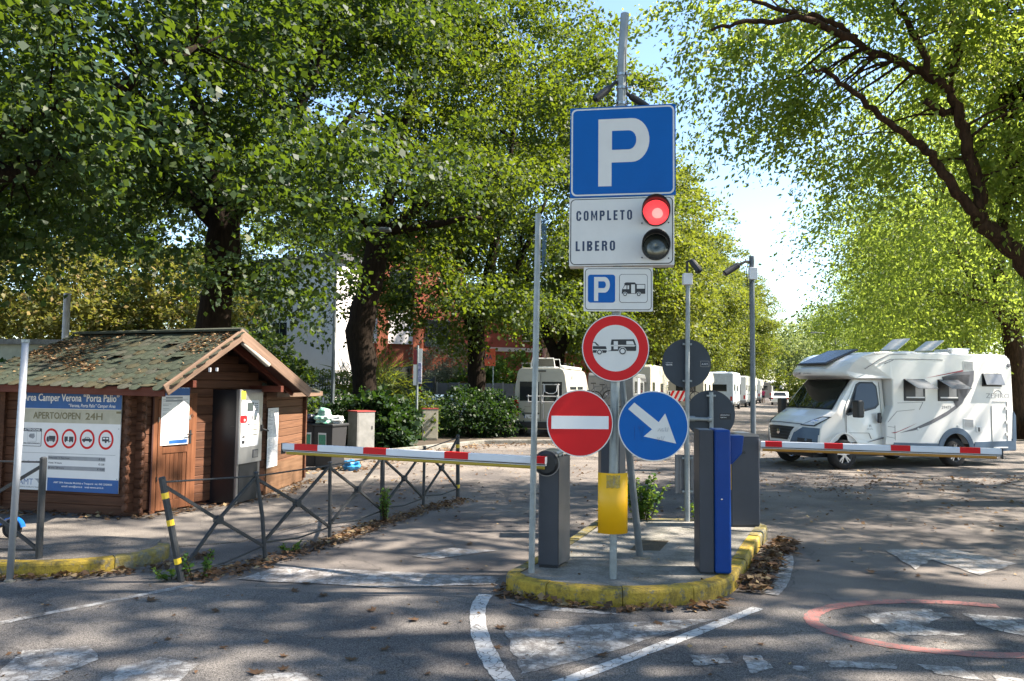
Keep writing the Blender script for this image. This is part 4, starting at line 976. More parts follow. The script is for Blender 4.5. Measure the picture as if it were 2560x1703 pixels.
layer('display', [rect(.19, 1.42, .37, 1.57)], m_gry, fp, 1, base=-.03); layer('screen', [rect(.2, 1.43, .36, 1.56)], mat('screen_dark', (.04, .055, .06), .15), fp, 2, base=-.03)
for k in range(4): layer('button', [circ(.425, 1.44 + .035 * k, .012, 10), rect(.45, 1.433 + .035 * k, .49, 1.447 + .035 * k)], m_pblack, fp, 1, base=-.03)
layer('red_sticker', [rrect(.02, 1.25, .2, 1.37, .04)], m_red, fp, 1, base=-.03); layer('sticker_ring', [circ(.13, 1.295, .018, 14)], m_whiteb, fp, 2, base=-.03)
layer('speech_sticker', [circ(.44, 1.18, .19, 24, .11)], mat('sticker_cream', (.55, .56, .5), .5), fp, 1, base=-.03)
b = MB()
for k in range(7): b.poly(rect(.37, 1.05 + .04 * k, .37 + (.12, .1, .13, .09, .12, .11, .1)[k], 1.062 + .04 * k), -.0355, -.0335)
b.build('printed_lines', m_anth, fp)
layer('coin_symbol', [circ(.26, 1.24, .04, 18)], m_pblack, fp, 1, base=-.03); layer('coin_field', [circ(.26, 1.245, .022, 14)], m_whiteb, fp, 2, base=-.03)
layer('slot', [rect(.34, 1.3, .36, 1.36)], m_black, fp, 3, base=-.03); layer('card_reader', [rect(.07, .93, .15, .98), rect(.08, 1.02, .15, 1.05)], m_black, fp, 1, base=-.03)
layer('blue_strip', [rect(.24, .93, .31, 1.12)], mat('strip_pale', (.32, .36, .42), .5), fp, 1, base=-.03)
layer('yellow_label', [rect(.03, 1.62, .15, 1.75)], mat('label_yellow', (.65, .55, .03), .5), fp, 0, base=-.03)
b = MB()
for k in range(6): b.poly(rect(.045, 1.635 + .018 * k, .135, 1.641 + .018 * k), -.0335, -.031)
b.build('printed_lines', m_olv, fp)
b = MB().box(.38, .53, -.036, -.03, .69, .82); b.build('return_tray', m_anth, fp); MB().box(.395, .515, -.039, -.035, .70, .8).build('tray_flap', mat('tray_grey', (.2, .21, .22), .3, .5), fp)
MB().box(.59, .64, -.05, -.03, 1.1, 1.2).tube([(.62, -.05, 1.13), (.66, -.09, 1.11), (.72, -.09, 1.1)], .014, 8).build('door_handle', m_plastic, fp)
MB().box(-.014, 0, .05, .12, 1.2, 1.205).build('seam', m_black, pmn)

# e-scooter
sc = thing('electric_scooter', 'electric scooter with blue rear mudguard parked on the pavement at the left edge', 'scooter', (-5.52, 8.32, .137), 178)
def wheel_small(x, nm):
    wl = MB().lathe([(.075, -.02), (.1, -.022), (.11, 0), (.1, .022), (.075, .02)], 20, 'Y', (x, 0, .11)).build('tyre', m_tyre, sc, smooth=True)
    MB().lathe([(0, -.02), (.074, -.018), (.074, .018), (0, .02)], 16, 'Y', (x, 0, .11)).build('rim', m_plastic, wl); return wl
wheel_small(0, 'rear'); wheel_small(1.0, 'front')
n = 10; vs = []; fs = []
for i in range(n + 1):
    t = R(10 + 150 * i / n); c_, s_ = math.cos(t), math.sin(t)
    vs += [(-.13 * c_ if False else .13 * c_ * -1, -.035, .11 + .13 * s_), (-.13 * c_, .035, .11 + .13 * s_), (-.12 * c_, -.035, .11 + .12 * s_), (-.12 * c_, .035, .11 + .12 * s_)]
for i in range(n): a = 4 * i; fs += [(a, a + 4, a + 5, a + 1), (a + 2, a + 3, a + 7, a + 6), (a, a + 2, a + 6, a + 4), (a + 1, a + 5, a + 7, a + 3)]
MB().add(vs, fs).build('mudguard', mat('scooter_blue', (.01, .16, .55), .35), sc)
bevel(MB().box(.12, .8, -.08, .08, .12, .18).build('deck', m_plastic, sc), .015)
MB().tube([(.8, 0, .16), (.93, 0, .3), (.82, 0, 1.1)], .025, 10).build('stem', m_anth, sc); MB().tube([(.82, -.24, 1.1), (.82, .24, 1.1)], .014, 8).build('handlebar', m_plastic, sc)
MB().box(.02, .05, -.045, -.036, .09, .11).build('reflector', m_rubo, sc)

# bins, bags, cabinets, posts
def bin_(name, label, x, y, rz, wd=.5):
    t = thing(name, label, 'bin', (x, y, .012), rz, 'wheeled bins behind the hut')
    b = MB(); a, c = wd / 2, wd / 2 * .84
    b.add([(-c, -c, .05), (c, -c, .05), (c, c, .05), (-c, c, .05), (-a, -a, .95), (a, -a, .95), (a, a, .95), (-a, a, .95)], [(3, 2, 1, 0), (4, 5, 6, 7), (0, 1, 5, 4), (1, 2, 6, 5), (2, 3, 7, 6), (3, 0, 4, 7)])
    bevel(b.build('body', mat('bin_black', (.02, .02, .022), .55), t), .02)
    bevel(MB().box(-a - .03, a + .03, -a - .03, a + .03, .94, 1.0).build('lid', m_plastic, t), .02)
    st = MB().add([(-.12, -a * .95 - .006, .5), (.1, -a * .95 - .006, .5), (.1, -a - .004, .8), (-.12, -a - .004, .8)], [(0, 1, 2, 3)]).build('label_sticker', m_whiteb, t)
    MB().add([(-.105, -a * .95 - .009, .515), (.085, -a * .95 - .009, .515), (.085, -a - .007, .76), (-.105, -a - .007, .76)], [(0, 1, 2, 3)]).build('sticker_print', mat('sticker_green', (.05, .25, .16), .5, 0, .6, 90), st)
    for s_ in (-1, 1): MB().lathe([(0, -.03), (.09, -.03), (.09, .03), (0, .03)], 14, 'X', (s_ * a * .8, a, .09)).build('wheel', m_tyre, t)
    return t
bin_('wheeled_bin', 'black wheeled bin half hidden behind the right wall of the hut', -4.5, 16.5, 8, .46)
b2 = bin_('wheeled_bin', 'black wheeled bin with rubbish bags on its lid next to the hut', -3.98, 16.4, -25, .52)
def bag(name, label, x, y, z, r, m, seed, squash=.75, spike=0):
    rr = random.Random(seed); bm = bmesh.new(); bmesh.ops.create_icosphere(bm, subdivisions=3, radius=r)
    ph = [rr.uniform(0, 6) for _ in range(6)]
    for v in bm.verts:
        c = v.co; k = 1 + .16 * math.sin(c.x / r * 5 + ph[0]) * math.sin(c.y / r * 6 + ph[1]) + .12 * math.sin(c.z / r * 9 + ph[2]) + rr.uniform(-.06, .06)
        if c.z > r * .75: k += spike * (c.z / r - .75) * 4
        v.co = Vector((c.x * k, c.y * k, max(-r * .55, c.z * k * squash)))
    me = bpy.data.meshes.new(name); bm.to_mesh(me); bm.free()
    o = link(name, me, m, None, (x, y, z + r * .55)); return tag(o, label, 'rubbish bag')
bag('rubbish_bag', 'dark rubbish bag at the left on top of the bins', -4.42, 16.4, 1.01, .15, mat('bag_dark', (.015, .018, .03), .35), 1)
bag('rubbish_bag', 'green and white carrier bag with knotted top on the bins', -4.1, 16.3, 1.01, .2, mat('bag_green', (.03, .28, .17), .35, 0, .2, 7, col2=(.6, .66, .62)), 2, spike=.5)
bag('rubbish_bag', 'crumpled white bag at the right end on the bins', -3.82, 16.35, 1.01, .14, mat('bag_white', (.5, .52, .52), .35), 3)
bag('rubbish_bag', 'blue rubbish bag lying on the ground beside the bins', -3.45, 16.2, .0, .19, mat('bag_blue', (.03, .2, .42), .35), 4)
def cabinet(label, x, y, rz, wd, dp, h, m, group='street cabinets'):
    t = thing('street_cabinet', label, 'cabinet', (x, y, .05), rz, group)
    bevel(MB().box(-wd / 2, wd / 2, -dp / 2, dp / 2, .03, h).build('body', m, t), .006)
    MB().box(-wd / 2 - .015, wd / 2 + .015, -dp / 2 - .015, dp / 2 + .015, h, h + .03).build('lid', mat('lid_red', (.26, .04, .035), .6), t)
    MB().box(-wd / 2 + .02, wd / 2 - .02, -dp / 2 + .02, dp / 2 - .02, -.04, .03).build('plinth', m_conc, t)
    MB().box(-wd / 2 + .03, wd / 2 - .03, -dp / 2 - .006, -dp / 2, .08, h - .04).build('door', m, t)
    MB().box(wd / 2 - .1, wd / 2 - .07, -dp / 2 - .016, -dp / 2 - .006, h * .55, h * .55 + .09).build('handle', m_plastic, t)
    gb = MB()
    for q in ([(0, .85), (.03, .93), (.06, .85)], [(.08, .9), (.12, .86), (.1, .93)]): gb.tube([(wd / 2 + .003, x_ - .1, z) for x_, z in q], .006, 4)
    gb.build('scribble', m_plastic, t); return t
cg = mat('cabinet_grey', (.2, .2, .19), .7, 0, .2, 4); cg2 = mat('cabinet_beige', (.3, .28, .22), .7, 0, .2, 4)
cabinet('grey street cabinet with red rimmed lid beside the bins', -4.15, 20.6, 42, .55, .5, 1.06, cg)
cabinet('beige street cabinet with red rimmed lid in front of the right hedge', -2.7, 24.6, 12, .52, .42, 1.02, cg2)

inf = thing('banner_post', 'thin pale post with two upright banners between the hedges', 'sign', (-2.95, 23.2, 0))
MB().tube([(0, 0, 0), (0, 0, 3.1)], .035, 8).build('pole', m_galv, inf)
b1 = MB().box(-.13, -.0, -.02, .0, 1.85, 2.95).build('banner', m_whiteb, inf); MB().box(-.13, 0, -.03, -.021, 2.5, 2.95).build('banner_print', mat('print_maroon', (.2, .02, .03), .6), b1)
b2_ = MB().box(.0, .14, -.02, .0, 1.9, 3.0).build('banner', m_whiteb, inf); MB().box(.02, .12, -.03, -.021, 1.95, 2.55).build('banner_print', mat('print_indigo', (.03, .04, .25), .6, 0, .9, 15, col2=(.6, .6, .7)), b2_)

def lamp(x, y, h, label, arm=0, r=.06):
    t = thing('street_lamp', label, 'street lamp', (x, y, 0))
    MB().tube([(0, 0, 0), (0, 0, 1.2), (0, 0, h)], [r * 1.15, r, r * .6], 10).build('pole', m_galvd, t)
    MB().tube([(0, 0, h), (arm, 0, h + .12)], r * .5, 8).build('arm', m_galvd, t)
    s_ = 1 if arm > 0 else -1
    bevel(MB().box(min(arm, arm + s_ * .62), max(arm, arm + s_ * .62), -.16, .16, h + .06, h + .16).build('lantern', m_galvd, t), .03); return t
lamp(-5.3, 22, 6.4, 'thin dark lamp post behind the hut, its top lost in the leaves', 1.0)
x_, y_, z_ = A(2520, 148, 17)
lt_ = thing('street_lamp', 'flat street lamp head high among the leaves at the right edge', 'street lamp', (x_ + .55, 17, 0))
MB().tube([(1.2, 0, 0), (1.0, 0, z_ - 2.5), (-.2, 0, z_ - .05)], [.09, .07, .045], 10).build('pole', m_galvd, lt_)
bevel(MB().box(-.75, .1, -.2, .2, z_ - .1, z_ + .02).build('lantern', m_anthl, lt_), .03)
x_, y_, z_ = A(2088, 836, 60)
lamp(x_, 60, z_, 'distant slim street lamp rising behind the motorhome front', -1.4, .09)
tag(bevel(MB().box(-.6, .6, -.3, .3, 0, .85).build('concrete_block', m_conc, None, (20.3, 28.2, 0), 10), .03), 'grey concrete block at the foot of the tree behind the motorhome', 'concrete block')
wp = thing('pale_post', 'whitish round post rising behind the ridge of the hut roof', 'post', A(163, 850, 17)[:2] + (0,))
MB().tube([(0, 0, 0), (0, 0, 3.9)], .075, 12).build('pole', m_palepole, wp)

# ---------------------------------------------------------------- the white motorhome
mh = thing('motorhome', 'white motorhome with tilted roof skylight and grey swoosh graphics, behind the right barrier arm', 'motorhome', (7.83, 17.39, 0), 16.5)
WB = 2.22
def taper(o, fn):
    for v in o.data.vertices: v.co = fn(v.co)
    o.data.update(); return o
prof = [(1.15, .56), (2.74, .56), (2.76, .62), (2.84, .74), (3.0, .84), (3.22, .885), (3.44, .87), (3.62, .78), (3.74, .64), (3.77, .54), (5.02, .5), (5.1, .56), (5.13, 1.3), (5.1, 2.45), (5.06, 2.66), (4.96, 2.76), (4.8, 2.785),
        (2.6, 2.79), (1.3, 2.79), (.85, 2.78), (.45, 2.7), (.1, 2.56), (-.22, 2.37), (-.27, 2.28), (-.22, 2.2), (.2, 2.13), (1.3, 2.13), (1.36, 2.1), (1.36, 1.5), (1.15, 1.1)]
def prism_slices(prof, ys, fn):
    vs = []; n = len(prof); fs = []
    for y in ys:
        for x, z in prof: vs.append(fn(x, y, z))
    for k in range(len(ys) - 1):
        for i in range(n): j = (i + 1) % n; fs.append((k * n + i, k * n + j, (k + 1) * n + j, (k + 1) * n + i))
    fs += [tuple(range(n)), tuple((len(ys) - 1) * n + i for i in range(n - 1, -1, -1))]
    return MB().add(vs, fs)
def coach(x, y, z):
    c = WB / 2; k = max(0, min(1, (1.2 - x) / 1.45)); v = (y - c) / c
    yy = c + (y - c) * (1 - .13 * k * k); xx = x + (.42 * abs(v) ** 2.4 * k * k)
    return (xx, yy, z - .05 * k * abs(v) ** 3 * (z > 2.3))
body = prism_slices(prof, [WB * i / 10 for i in range(11)], coach).build('body', m_rv, mh); bevel(body, .035, 3, 40)
# cab
cprof = [(-.98, .42), (-1.0, .7), (-.97, .98), (-.9, 1.1), (-.68, 1.23), (-.36, 1.37), (.06, 1.76), (.48, 2.13), (1.3, 2.14), (1.32, .5), (.42, .5), (.4, .62), (.3, .75), (.14, .83), (-.02, .84), (-.18, .8), (-.32, .69), (-.38, .55), (-.4, .42)]
def cabf(x, y, z):
    c = WB / 2; v = (y - c) / (c)      # -1..1
    hw = .99
    if z > 1.3: hw = .99 - .15 * min(1, (z - 1.3) / .85)
    k = max(0, min(1, (.35 - x) / 1.3)); hw *= 1 - .06 * k
    return (x + .42 * abs(v) ** 3 * k, c + v * hw, z - (.05 * k * abs(v) ** 2))
ysl = [WB / 2 + WB / 2 * s_ for s_ in (-1, -.93, -.8, -.6, -.35, 0, .35, .6, .8, .93, 1)]
cab = prism_slices(cprof, ysl, cabf).build('cab', m_rv, mh, smooth=False); bevel(cab, .02, 2, 40)
# patches that follow the cab surface
def patch(name, pts, v0, v1, off, m, parent, nv=10, ns=6, shape=None):
    """pts: polyline (x,z) up the front; v range across; off: outward"""
    vs = []; fs = []
    L = [];
    for i in range(len(pts) - 1):
        for k in range(ns): L.append((pts[i][0] + (pts[i + 1][0] - pts[i][0]) * k / ns, pts[i][1] + (pts[i + 1][1] - pts[i][1]) * k / ns, i))
    L.append((*pts[-1], len(pts) - 2))
    c = WB / 2
    for q, (x, z, si) in enumerate(L):
        dx, dz = pts[si + 1][0] - pts[si][0], pts[si + 1][1] - pts[si][1]; l_ = math.hypot(dx, dz); nx, nz = -dz / l_, dx / l_
        t = q / (len(L) - 1); a0, a1 = (shape(t) if shape else (v0, v1))
        for j in range(nv + 1):
            v = a0 + (a1 - a0) * j / nv; p = cabf(x, c + v * c, z); vs.append((p[0] + nx * off, p[1] + (off * .8 * (1 if v > 0 else -1) if abs(v) > .85 else 0), p[2] + nz * off))
    for q in range(len(L) - 1):
        for j in range(nv): a = q * (nv + 1) + j; fs.append((a, a + 1, a + nv + 2, a + nv + 1))
    return MB().add(vs, fs).build(name, m, parent, smooth=True)
patch('windscreen', [(-.33, 1.4), (.06, 1.76), (.46, 2.11)], -.9, .9, .006, m_black, mh)
patch('windscreen', [(-.3, 1.43), (.06, 1.76), (.42, 2.085)], -.86, .86, .011, mat('windscreen_glass', (.01, .016, .013), .03, 0, .05, 3, spec=.45), mh)
for a in (-.5, .15):
    c = WB / 2; p = Vector(cabf(-.33, c + a * c, 1.4)); q = Vector(cabf(-.15, c + (a + .5) * c, 1.57)); MB().tube([p + Vector((-.03, 0, .02)), q + Vector((-.02, 0, .02))], .01, 5).build('wiper', m_plastic, mh)
patch('bumper', [(-.99, .44), (-1.005, .7), (-.985, .86)], -.97, .97, .012, m_rvb, mh)
patch('bumper', [(-.985, .84), (-.965, 1.0)], 0, 0, .014, m_rvb, mh, shape=lambda t: (-.985, -.5 - .2 * t))
patch('bumper', [(-.985, .84), (-.965, 1.0)], 0, 0, .014, m_rvb, mh, shape=lambda t: (.5 + .2 * t, .985))
patch('grille_surround', [(-1.0, .6), (-.985, .86), (-.955, 1.03)], 0, 0, .022, m_rv, mh, shape=lambda t: (-.4 - .22 * t, .4 + .22 * t))
gr = patch('grille', [(-1.0, .66), (-.985, .86), (-.965, .98)], 0, 0, .03, m_black, mh, shape=lambda t: (-.34 - .18 * t, .34 + .18 * t))
for z, vv in ((.72, .37), (.79, .41), (.86, .44), (.93, .47)):
    c = WB / 2; pts = [Vector(cabf(-.985, c + v * c, z)) + Vector((-.04, 0, 0)) for v in (-vv, -vv / 2, 0, vv / 2, vv)]; MB().tube(pts, .008, 5).build('slat', m_anth, gr)
MB().lathe([(0, -.06), (.06, -.055), (.065, -.03)], 20, 'X', (-.985, WB / 2, .84)).build('badge', m_chrome, gr)
patch('lower_grille', [(-.99, .46), (-1.0, .56)], -.45, .45, .02, m_black, mh)
patch('bonnet_seam', [(-.945, 1.055), (-.935, 1.07)], -.66, .66, .004, m_anth, mh)
for sg in (-1, 1):
    patch('headlight', [(-.955, 1.03), (-.88, 1.12), (-.62, 1.25)], 0, 0, .012, m_plastic, mh, shape=lambda t, sg=sg: tuple(sorted((sg * (.62 + .25 * t), sg * (.9 + .13 * t)))))
    hl = patch('headlight', [(-.94, 1.05), (-.88, 1.12), (-.68, 1.225)], 0, 0, .02, mat('lamp_clear', (.6, .62, .65), .2, .1), mh, shape=lambda t, sg=sg: tuple(sorted((sg * (.66 + .24 * t), sg * (.88 + .12 * t)))))
    patch('lamp_unit', [(-.9, 1.09), (-.8, 1.16)], 0, 0, .024, m_chrome, hl, shape=lambda t, sg=sg: tuple(sorted((sg * .78, sg * .9))))
    patch('fog_light', [(-1.0, .62), (-.99, .74)], 0, 0, .02, m_black, mh, shape=lambda t, sg=sg: tuple(sorted((sg * .6, sg * .88))))
# side door of the cab (near side)
def side(y, P, m, name, par, th=.004):
    return MB().poly(P, y - th, y + .002).build(name, m, par)
def sidec(P, m, name, par, off=.006):    # on the cab flank
    vs = [cabf(x, 0, z) for x, z in P]; vs = [(a, b_ - off, c) for a, b_, c in vs]; n = len(vs)
    vs2 = [(a, b_ + .004, c) for a, b_, c in vs]
    return MB().add(vs + vs2, [tuple(range(n))] + [(i, n + i, n + (i + 1) % n, (i + 1) % n) for i in range(n)]).build(name, m, par)
cd = sidec([(.1, .62), (.42, .64), (.44, .5), (1.2, .5), (1.2, 2.08), (.6, 2.08), (.48, 2.02), (.05, 1.5), (-.02, 1.3), (.0, .86)], m_rv, 'cab_door', mh)
sidec([(.0, 1.3), (.5, 2.0), (.62, 2.06), (1.0, 2.06), (1.1, 1.96), (1.1, 1.52), (.98, 1.42), (.1, 1.26)], m_black, 'window_rubber', cd, .01)
sidec([(.08, 1.33), (.52, 1.94), (.63, 2.02), (.98, 2.02), (1.06, 1.94), (1.06, 1.54), (.95, 1.46), (.3, 1.34)], m_glass, 'window', cd, .014)
for P in ([(.02, 1.26), (.01, .84)], [(1.18, 2.05), (1.19, .52)], [(.1, .86), (.75, .84)], [(.75, .84), (.82, .7)]):
    a, b_ = [Vector(cabf(x, 0, z)) - Vector((0, .008, 0)) for x, z in P]; MB().bar(a, b_, .008).build('door_seam', m_anth, cd)
hnd = MB(); hnd.box(1.0, 1.1, -.035 + .1, .0 + .12, 1.08, 1.32); o_ = hnd.build('door_handle', m_plastic, cd); bevel(o_, .02)
mi = bevel(MB().box(.12, .3, -.27, -.06, 1.22, 1.62).build('mirror', m_plastic, mh), .035, 3)
MB().box(.25, .3, -.1, .13, 1.35, 1.43).build('mirror_arm', m_plastic, mi); MB().box(.301, .304, -.25, -.09, 1.3, 1.42).build('mirror_glass', m_chrome, mi)
bevel(MB().box(-.05, .12, WB + .06, WB + .27, 1.22, 1.62).build('mirror', m_plastic, mh), .035, 3)
# wheel arches and wheels
def wheel(x, y, r, w_, par, z=None, nm='wheel', face=-1, hubm=m_alloy):
    z = r if z is None else z
    t = MB().lathe([(r * .62, -w_ / 2), (r * .93, -w_ / 2), (r, -w_ * .36), (r, w_ * .36), (r * .93, w_ / 2), (r * .62, w_ / 2)], 28, 'Y', (x, y, z)).build(nm, m_tyre, par, smooth=True)
    MB().lathe([(r * .63, -w_ * .46), (r * .6, -w_ * .3), (r * .58, w_ * .4)], 24, 'Y', (x, y, z)).build('rim', hubm, t, smooth=True)
    MB().lathe([(0, -w_ * .12), (r * .58, -w_ * .12)], 20, 'Y', (x, y, z)).build('wheel_disc', m_black, t)
    b = MB()
    for k in range(5):
        for dd in (-.16, .16):
            a = R(72 * k + 20) + dd; b.bar((x + r * .1 * math.cos(a), y + face * w_ * .4, z + r * .1 * math.sin(a)), (x + r * .6 * math.cos(a), y + face * w_ * .44, z + r * .6 * math.sin(a)), .022, .03)
    b.lathe([(0, face * w_ * .46), (r * .17, face * w_ * .44), (r * .17, face * w_ * .3)], 14, 'Y', (x, y, z)); b.build('spokes', hubm, t); return t
wheel(.0, .16, .345, .23, mh); wheel(0, WB - .16, .345, .23, mh); wheel(3.27, .14, .345, .23, mh); wheel(3.27, WB - .14, .345, .23, mh)
MB().box(-.42, .44, .3, WB - .3, .3, .86).box(2.78, 3.75, .3, WB - .3, .3, .9).build('wheel_well', m_black, mh)
MB().box(-.6, 5.0, .4, WB - .4, .26, .55).build('chassis', m_black, mh)
def ring_arch(cx, cz, r0_, r1_, a0, a1, y, m, nm, par, th=.02, n=16):
    vs = []; fs = []
    for i in range(n + 1):
        t = R(a0 + (a1 - a0) * i / n); c_, s_ = math.cos(t), math.sin(t)
        for rr, yy in ((r0_, y - th), (r1_, y - th), (r1_, y), (r0_, y)): vs.append((cx + rr * c_, yy, cz + rr * s_))
    for i in range(n):
        a = i * 4
        for k in range(4): fs.append((a + k, a + (k + 1) % 4, a + 4 + (k + 1) % 4, a + 4 + k))
    return MB().add(vs, fs).build(nm, m, par)
ring_arch(3.25, .4, .42, .56, 8, 172, .0, m_rvb, 'arch_trim', mh, .02)
ring_arch(0.0, .4, .43, .46, 5, 175, .1, m_rv, 'arch_trim', mh, .03)
sk = MB().poly([(1.36, .3), (2.75, .26), (2.72, .57), (1.36, .62)], -.012, .05).build('skirt', m_rvb, mh)
MB().poly([(3.78, .3), (5.05, .38), (5.14, .5), (5.15, .62), (3.84, .6)], -.014, .05).build('skirt', m_rvb, mh)
bevel(MB().box(5.0, 5.2, .0, WB, .36, .7).build('rear_bumper', m_rvb, mh), .03)
MB().poly([(5.06, .62), (5.19, .62), (5.19, 1.25), (5.12, 1.36)], -.01, .1).build('rear_corner', m_rvb, mh)
# grey front lower step panels
side(-.002, [(1.12, .58), (1.42, .58), (1.44, .68), (1.15, .75)], m_rv, 'step_panel', mh)
for P in ([(1.17, .76), (1.4, .72)], [(1.2, 1.0), (1.4, .98)], [(1.41, .66), (1.41, 1.02)], [(1.2, 1.1), (1.48, 1.36), (2.0, 1.4)], [(1.5, 1.56), (2.26, 1.58)], [(2.26, 1.58), (2.15, 1.4)]):
    MB().tube([(x, -.002, z) for x, z in P], .006, 4).build('panel_seam', m_rvgrey, mh)
# windows on the side
def rvwin(x0, z0, x1, z1, tilt):
    f = bevel(MB().box(x0, x1, -.018, .01, z0, z1).build('window', m_plastic, mh), .02)
    if not tilt:
        MB().box(x0 + .04, x1 - .04, -.022, -.016, z0 + .04, z1 - .04).build('pane', m_glass, f)
    else:
        MB().box(x0 + .04, x1 - .04, -.021, -.016, z0 + .04, z1 - .04).build('opening', m_black, f)
        MB().box(x0 + .06, x1 - .04, -.03, -.02, z0 + .07, z0 + .1).build('blind_rail', m_rv, f)
        MB().box(x0 + (x1 - x0) * .52, x1 - .08, -.024, -.02, z0 + .1, z1 - .06).build('curtain', m_anthl, f)
    h = z1 - z0; a = R(62 if tilt else 18)
    p = MB().box(x0 + .02, x1 - .02, -.012, 0, -h * .86, 0).build('awning_pane' , mat('acrylic', (.16, .17, .18), .06, .1), f); p.location = (0, -.02, z1 - .02); p.rotation_euler = (-a, 0, 0)
    bevel(p, .005)
rvwin(1.69, 1.61, 2.33, 2.14, True); rvwin(2.72, 1.61, 3.36, 2.14, True); rvwin(4.12, 1.98, 4.76, 2.31, False)
def vent(x0, z0, x1, z1):
    v = bevel(MB().box(x0, x1, -.012, .01, z0, z1).build('vent', m_rv, mh), .008)
    n = 7
    for k in range(n): z = z0 + (z1 - z0) * (k + .8) / (n + 1); MB().box(x0 + .03, x1 - .03, -.018, -.01, z, z + .012).build('louvre', m_rvgrey, v)
vent(3.53, 2.38, 3.87, 2.61); vent(3.49, .95, 3.83, 1.18)
sb_ = bevel(MB().box(3.88, 4.07, -.02, .0, .84, .99).build('service_hatch', m_rv, mh), .008); MB().box(3.94, 3.99, -.024, -.018, .86, .96).build('socket', m_black, sb_)
gd = MB(); x0, z0, x1, z1 = 4.4, .5, 4.9, 1.6
for a, b_ in (((x0, z0 + .06), (x0, z1 - .1)), ((x1, z0 + .06), (x1, z1)), ((x0 + .04, z1), (x1, z1)), ((x0 + .05, z0), (x1 - .05, z0))): gd.bar((a[0], -.004, a[1]), (b_[0], -.004, b_[1]), .012)
gdo = gd.build('garage_door', m_anthl, mh); MB().box(x0 + .05, x1 - .05, -.006, -.001, .51, .57).build('trim', m_rvb, gdo); MB().box(x0 + .02, x1 - .02, -.03, -.0, z0 - .06, z0 - .03).build('trim', m_rv, gdo)
for z in (.75, 1.05, 1.4): MB().box(x1 - .06, x1 + .04, -.025, 0, z, z + .07).build('latch', m_rv, gdo)
for x, z in ((2.1, .93), (3.32, 1.0)): MB().lathe([(0, -.02), (.03, -.015), (.035, 0)], 12, 'Y', (x, 0, z)).build('filler_cap', m_rv, mh)
MB().lathe([(0, -.02), (.05, -.015), (.055, 0)], 12, 'Y', (5.0, 0, 2.52)).build('marker_lamp', m_rvgrey, mh)
# graphics
side(-.001, [(2.35, 2.165), (3.5, 2.38), (3.56, 2.36), (3.5, 2.34)], m_rvred, 'red_stripe', mh); side(-.001, [(1.29, .85), (1.5, .88), (2.06, 1.07), (1.75, .95), (1.4, .835)], m_rvred, 'red_stripe', mh)
sw = [(3.87, 2.36), (3.84, 2.1), (3.72, 1.85), (3.5, 1.66), (3.24, 1.5), (2.9, 1.31), (2.45, 1.1), (1.95, .93), (1.55, .845), (1.9, .89), (2.5, 1.05), (2.95, 1.23), (3.3, 1.46), (3.55, 1.62), (3.6, 1.9), (3.66, 2.1), (3.72, 2.3), (3.3, 2.27), (2.85, 2.2), (3.4, 2.33)]
sw = [(3.88, 2.37), (3.85, 2.12), (3.74, 1.88), (3.58, 1.7), (3.36, 1.56), (3.0, 1.36), (2.5, 1.14), (2.0, .96), (1.55, .845), (1.98, .9), (2.5, 1.05), (3.0, 1.26), (3.3, 1.43), (3.48, 1.56), (3.6, 1.75), (3.68, 2.0), (3.73, 2.27), (3.35, 2.25), (2.85, 2.2), (3.35, 2.32)]
side(-.0015, sw, m_rvgrey, 'swoosh', mh)
for P in ([(.5, 2.36), (1.0, 2.6), (1.3, 2.72), (1.8, 2.74)], [(.95, 2.48), (1.3, 2.6), (1.7, 2.62), (2.9, 2.62)], [(1.15, 2.5), (1.4, 2.59)]):
    MB().tube([coach(x, 0, z)[0:1] + (coach(x, 0, z)[1] - .001, z) for x, z in P], .01, 4).build('crease_line', m_rvgrey, mh)
text('ZEFIRO', .12, 4.24, 1.69, m_rvgrey, mh, 1, .76, bold=-.02, name='lettering'); ring_arch(4.62, 1.74, .135, .15, 20, 160, .0, m_rvgrey, 'logo_arc', mh, .004)
text('294TL', .075, 2.83, 1.42, m_rvgrey, mh, 1, .32); t_ = text('R', .06, .75, .98, m_rvgrey, cd, 1, .07, base=.095); text('294TL', .03, .68, .92, m_rvgrey, cd, 1, .18, base=.095)
MB().poly([(.68, .62), (1.2, .72), (1.2, .76)], .075, .1).build('stripe', m_rvgrey, mh)
# luton writing on the front
lt2 = bpy.data.objects.new('front_lettering', None); COL.objects.link(lt2); lt2.parent = mh; lt2.location = (-.25, WB / 2 + .25, 2.255); lt2.rotation_euler = (R(-14), 0, R(-90))
text('ROLLER TEAM', .06, -.4, -.03, m_rvgrey, lt2, 0, .5, bold=.02, base=-.01); text('ZEFIRO', .03, .2, -.02, m_rvgrey, lt2, 0, .3, base=-.01)
# skylight standing proud on the luton
sk_ = bpy.data.objects.new('skylight', None); COL.objects.link(sk_); sk_.parent = mh
me = MB().box(0, 1.05, -.52, .52, 0, .045).mesh('skylight'); o = link('skylight_frame', me, m_plastic, sk_); bevel(o, .02)
o.location = (-.14, WB / 2 - .1, 2.45); o.rotation_euler = (0, R(-21), 0)
g2 = MB().box(.06, .99, -.46, .46, .046, .052).build('pane', mat('skylight_glass', (.008, .015, .04), .25, 0, .1, 3, spec=.15), o)
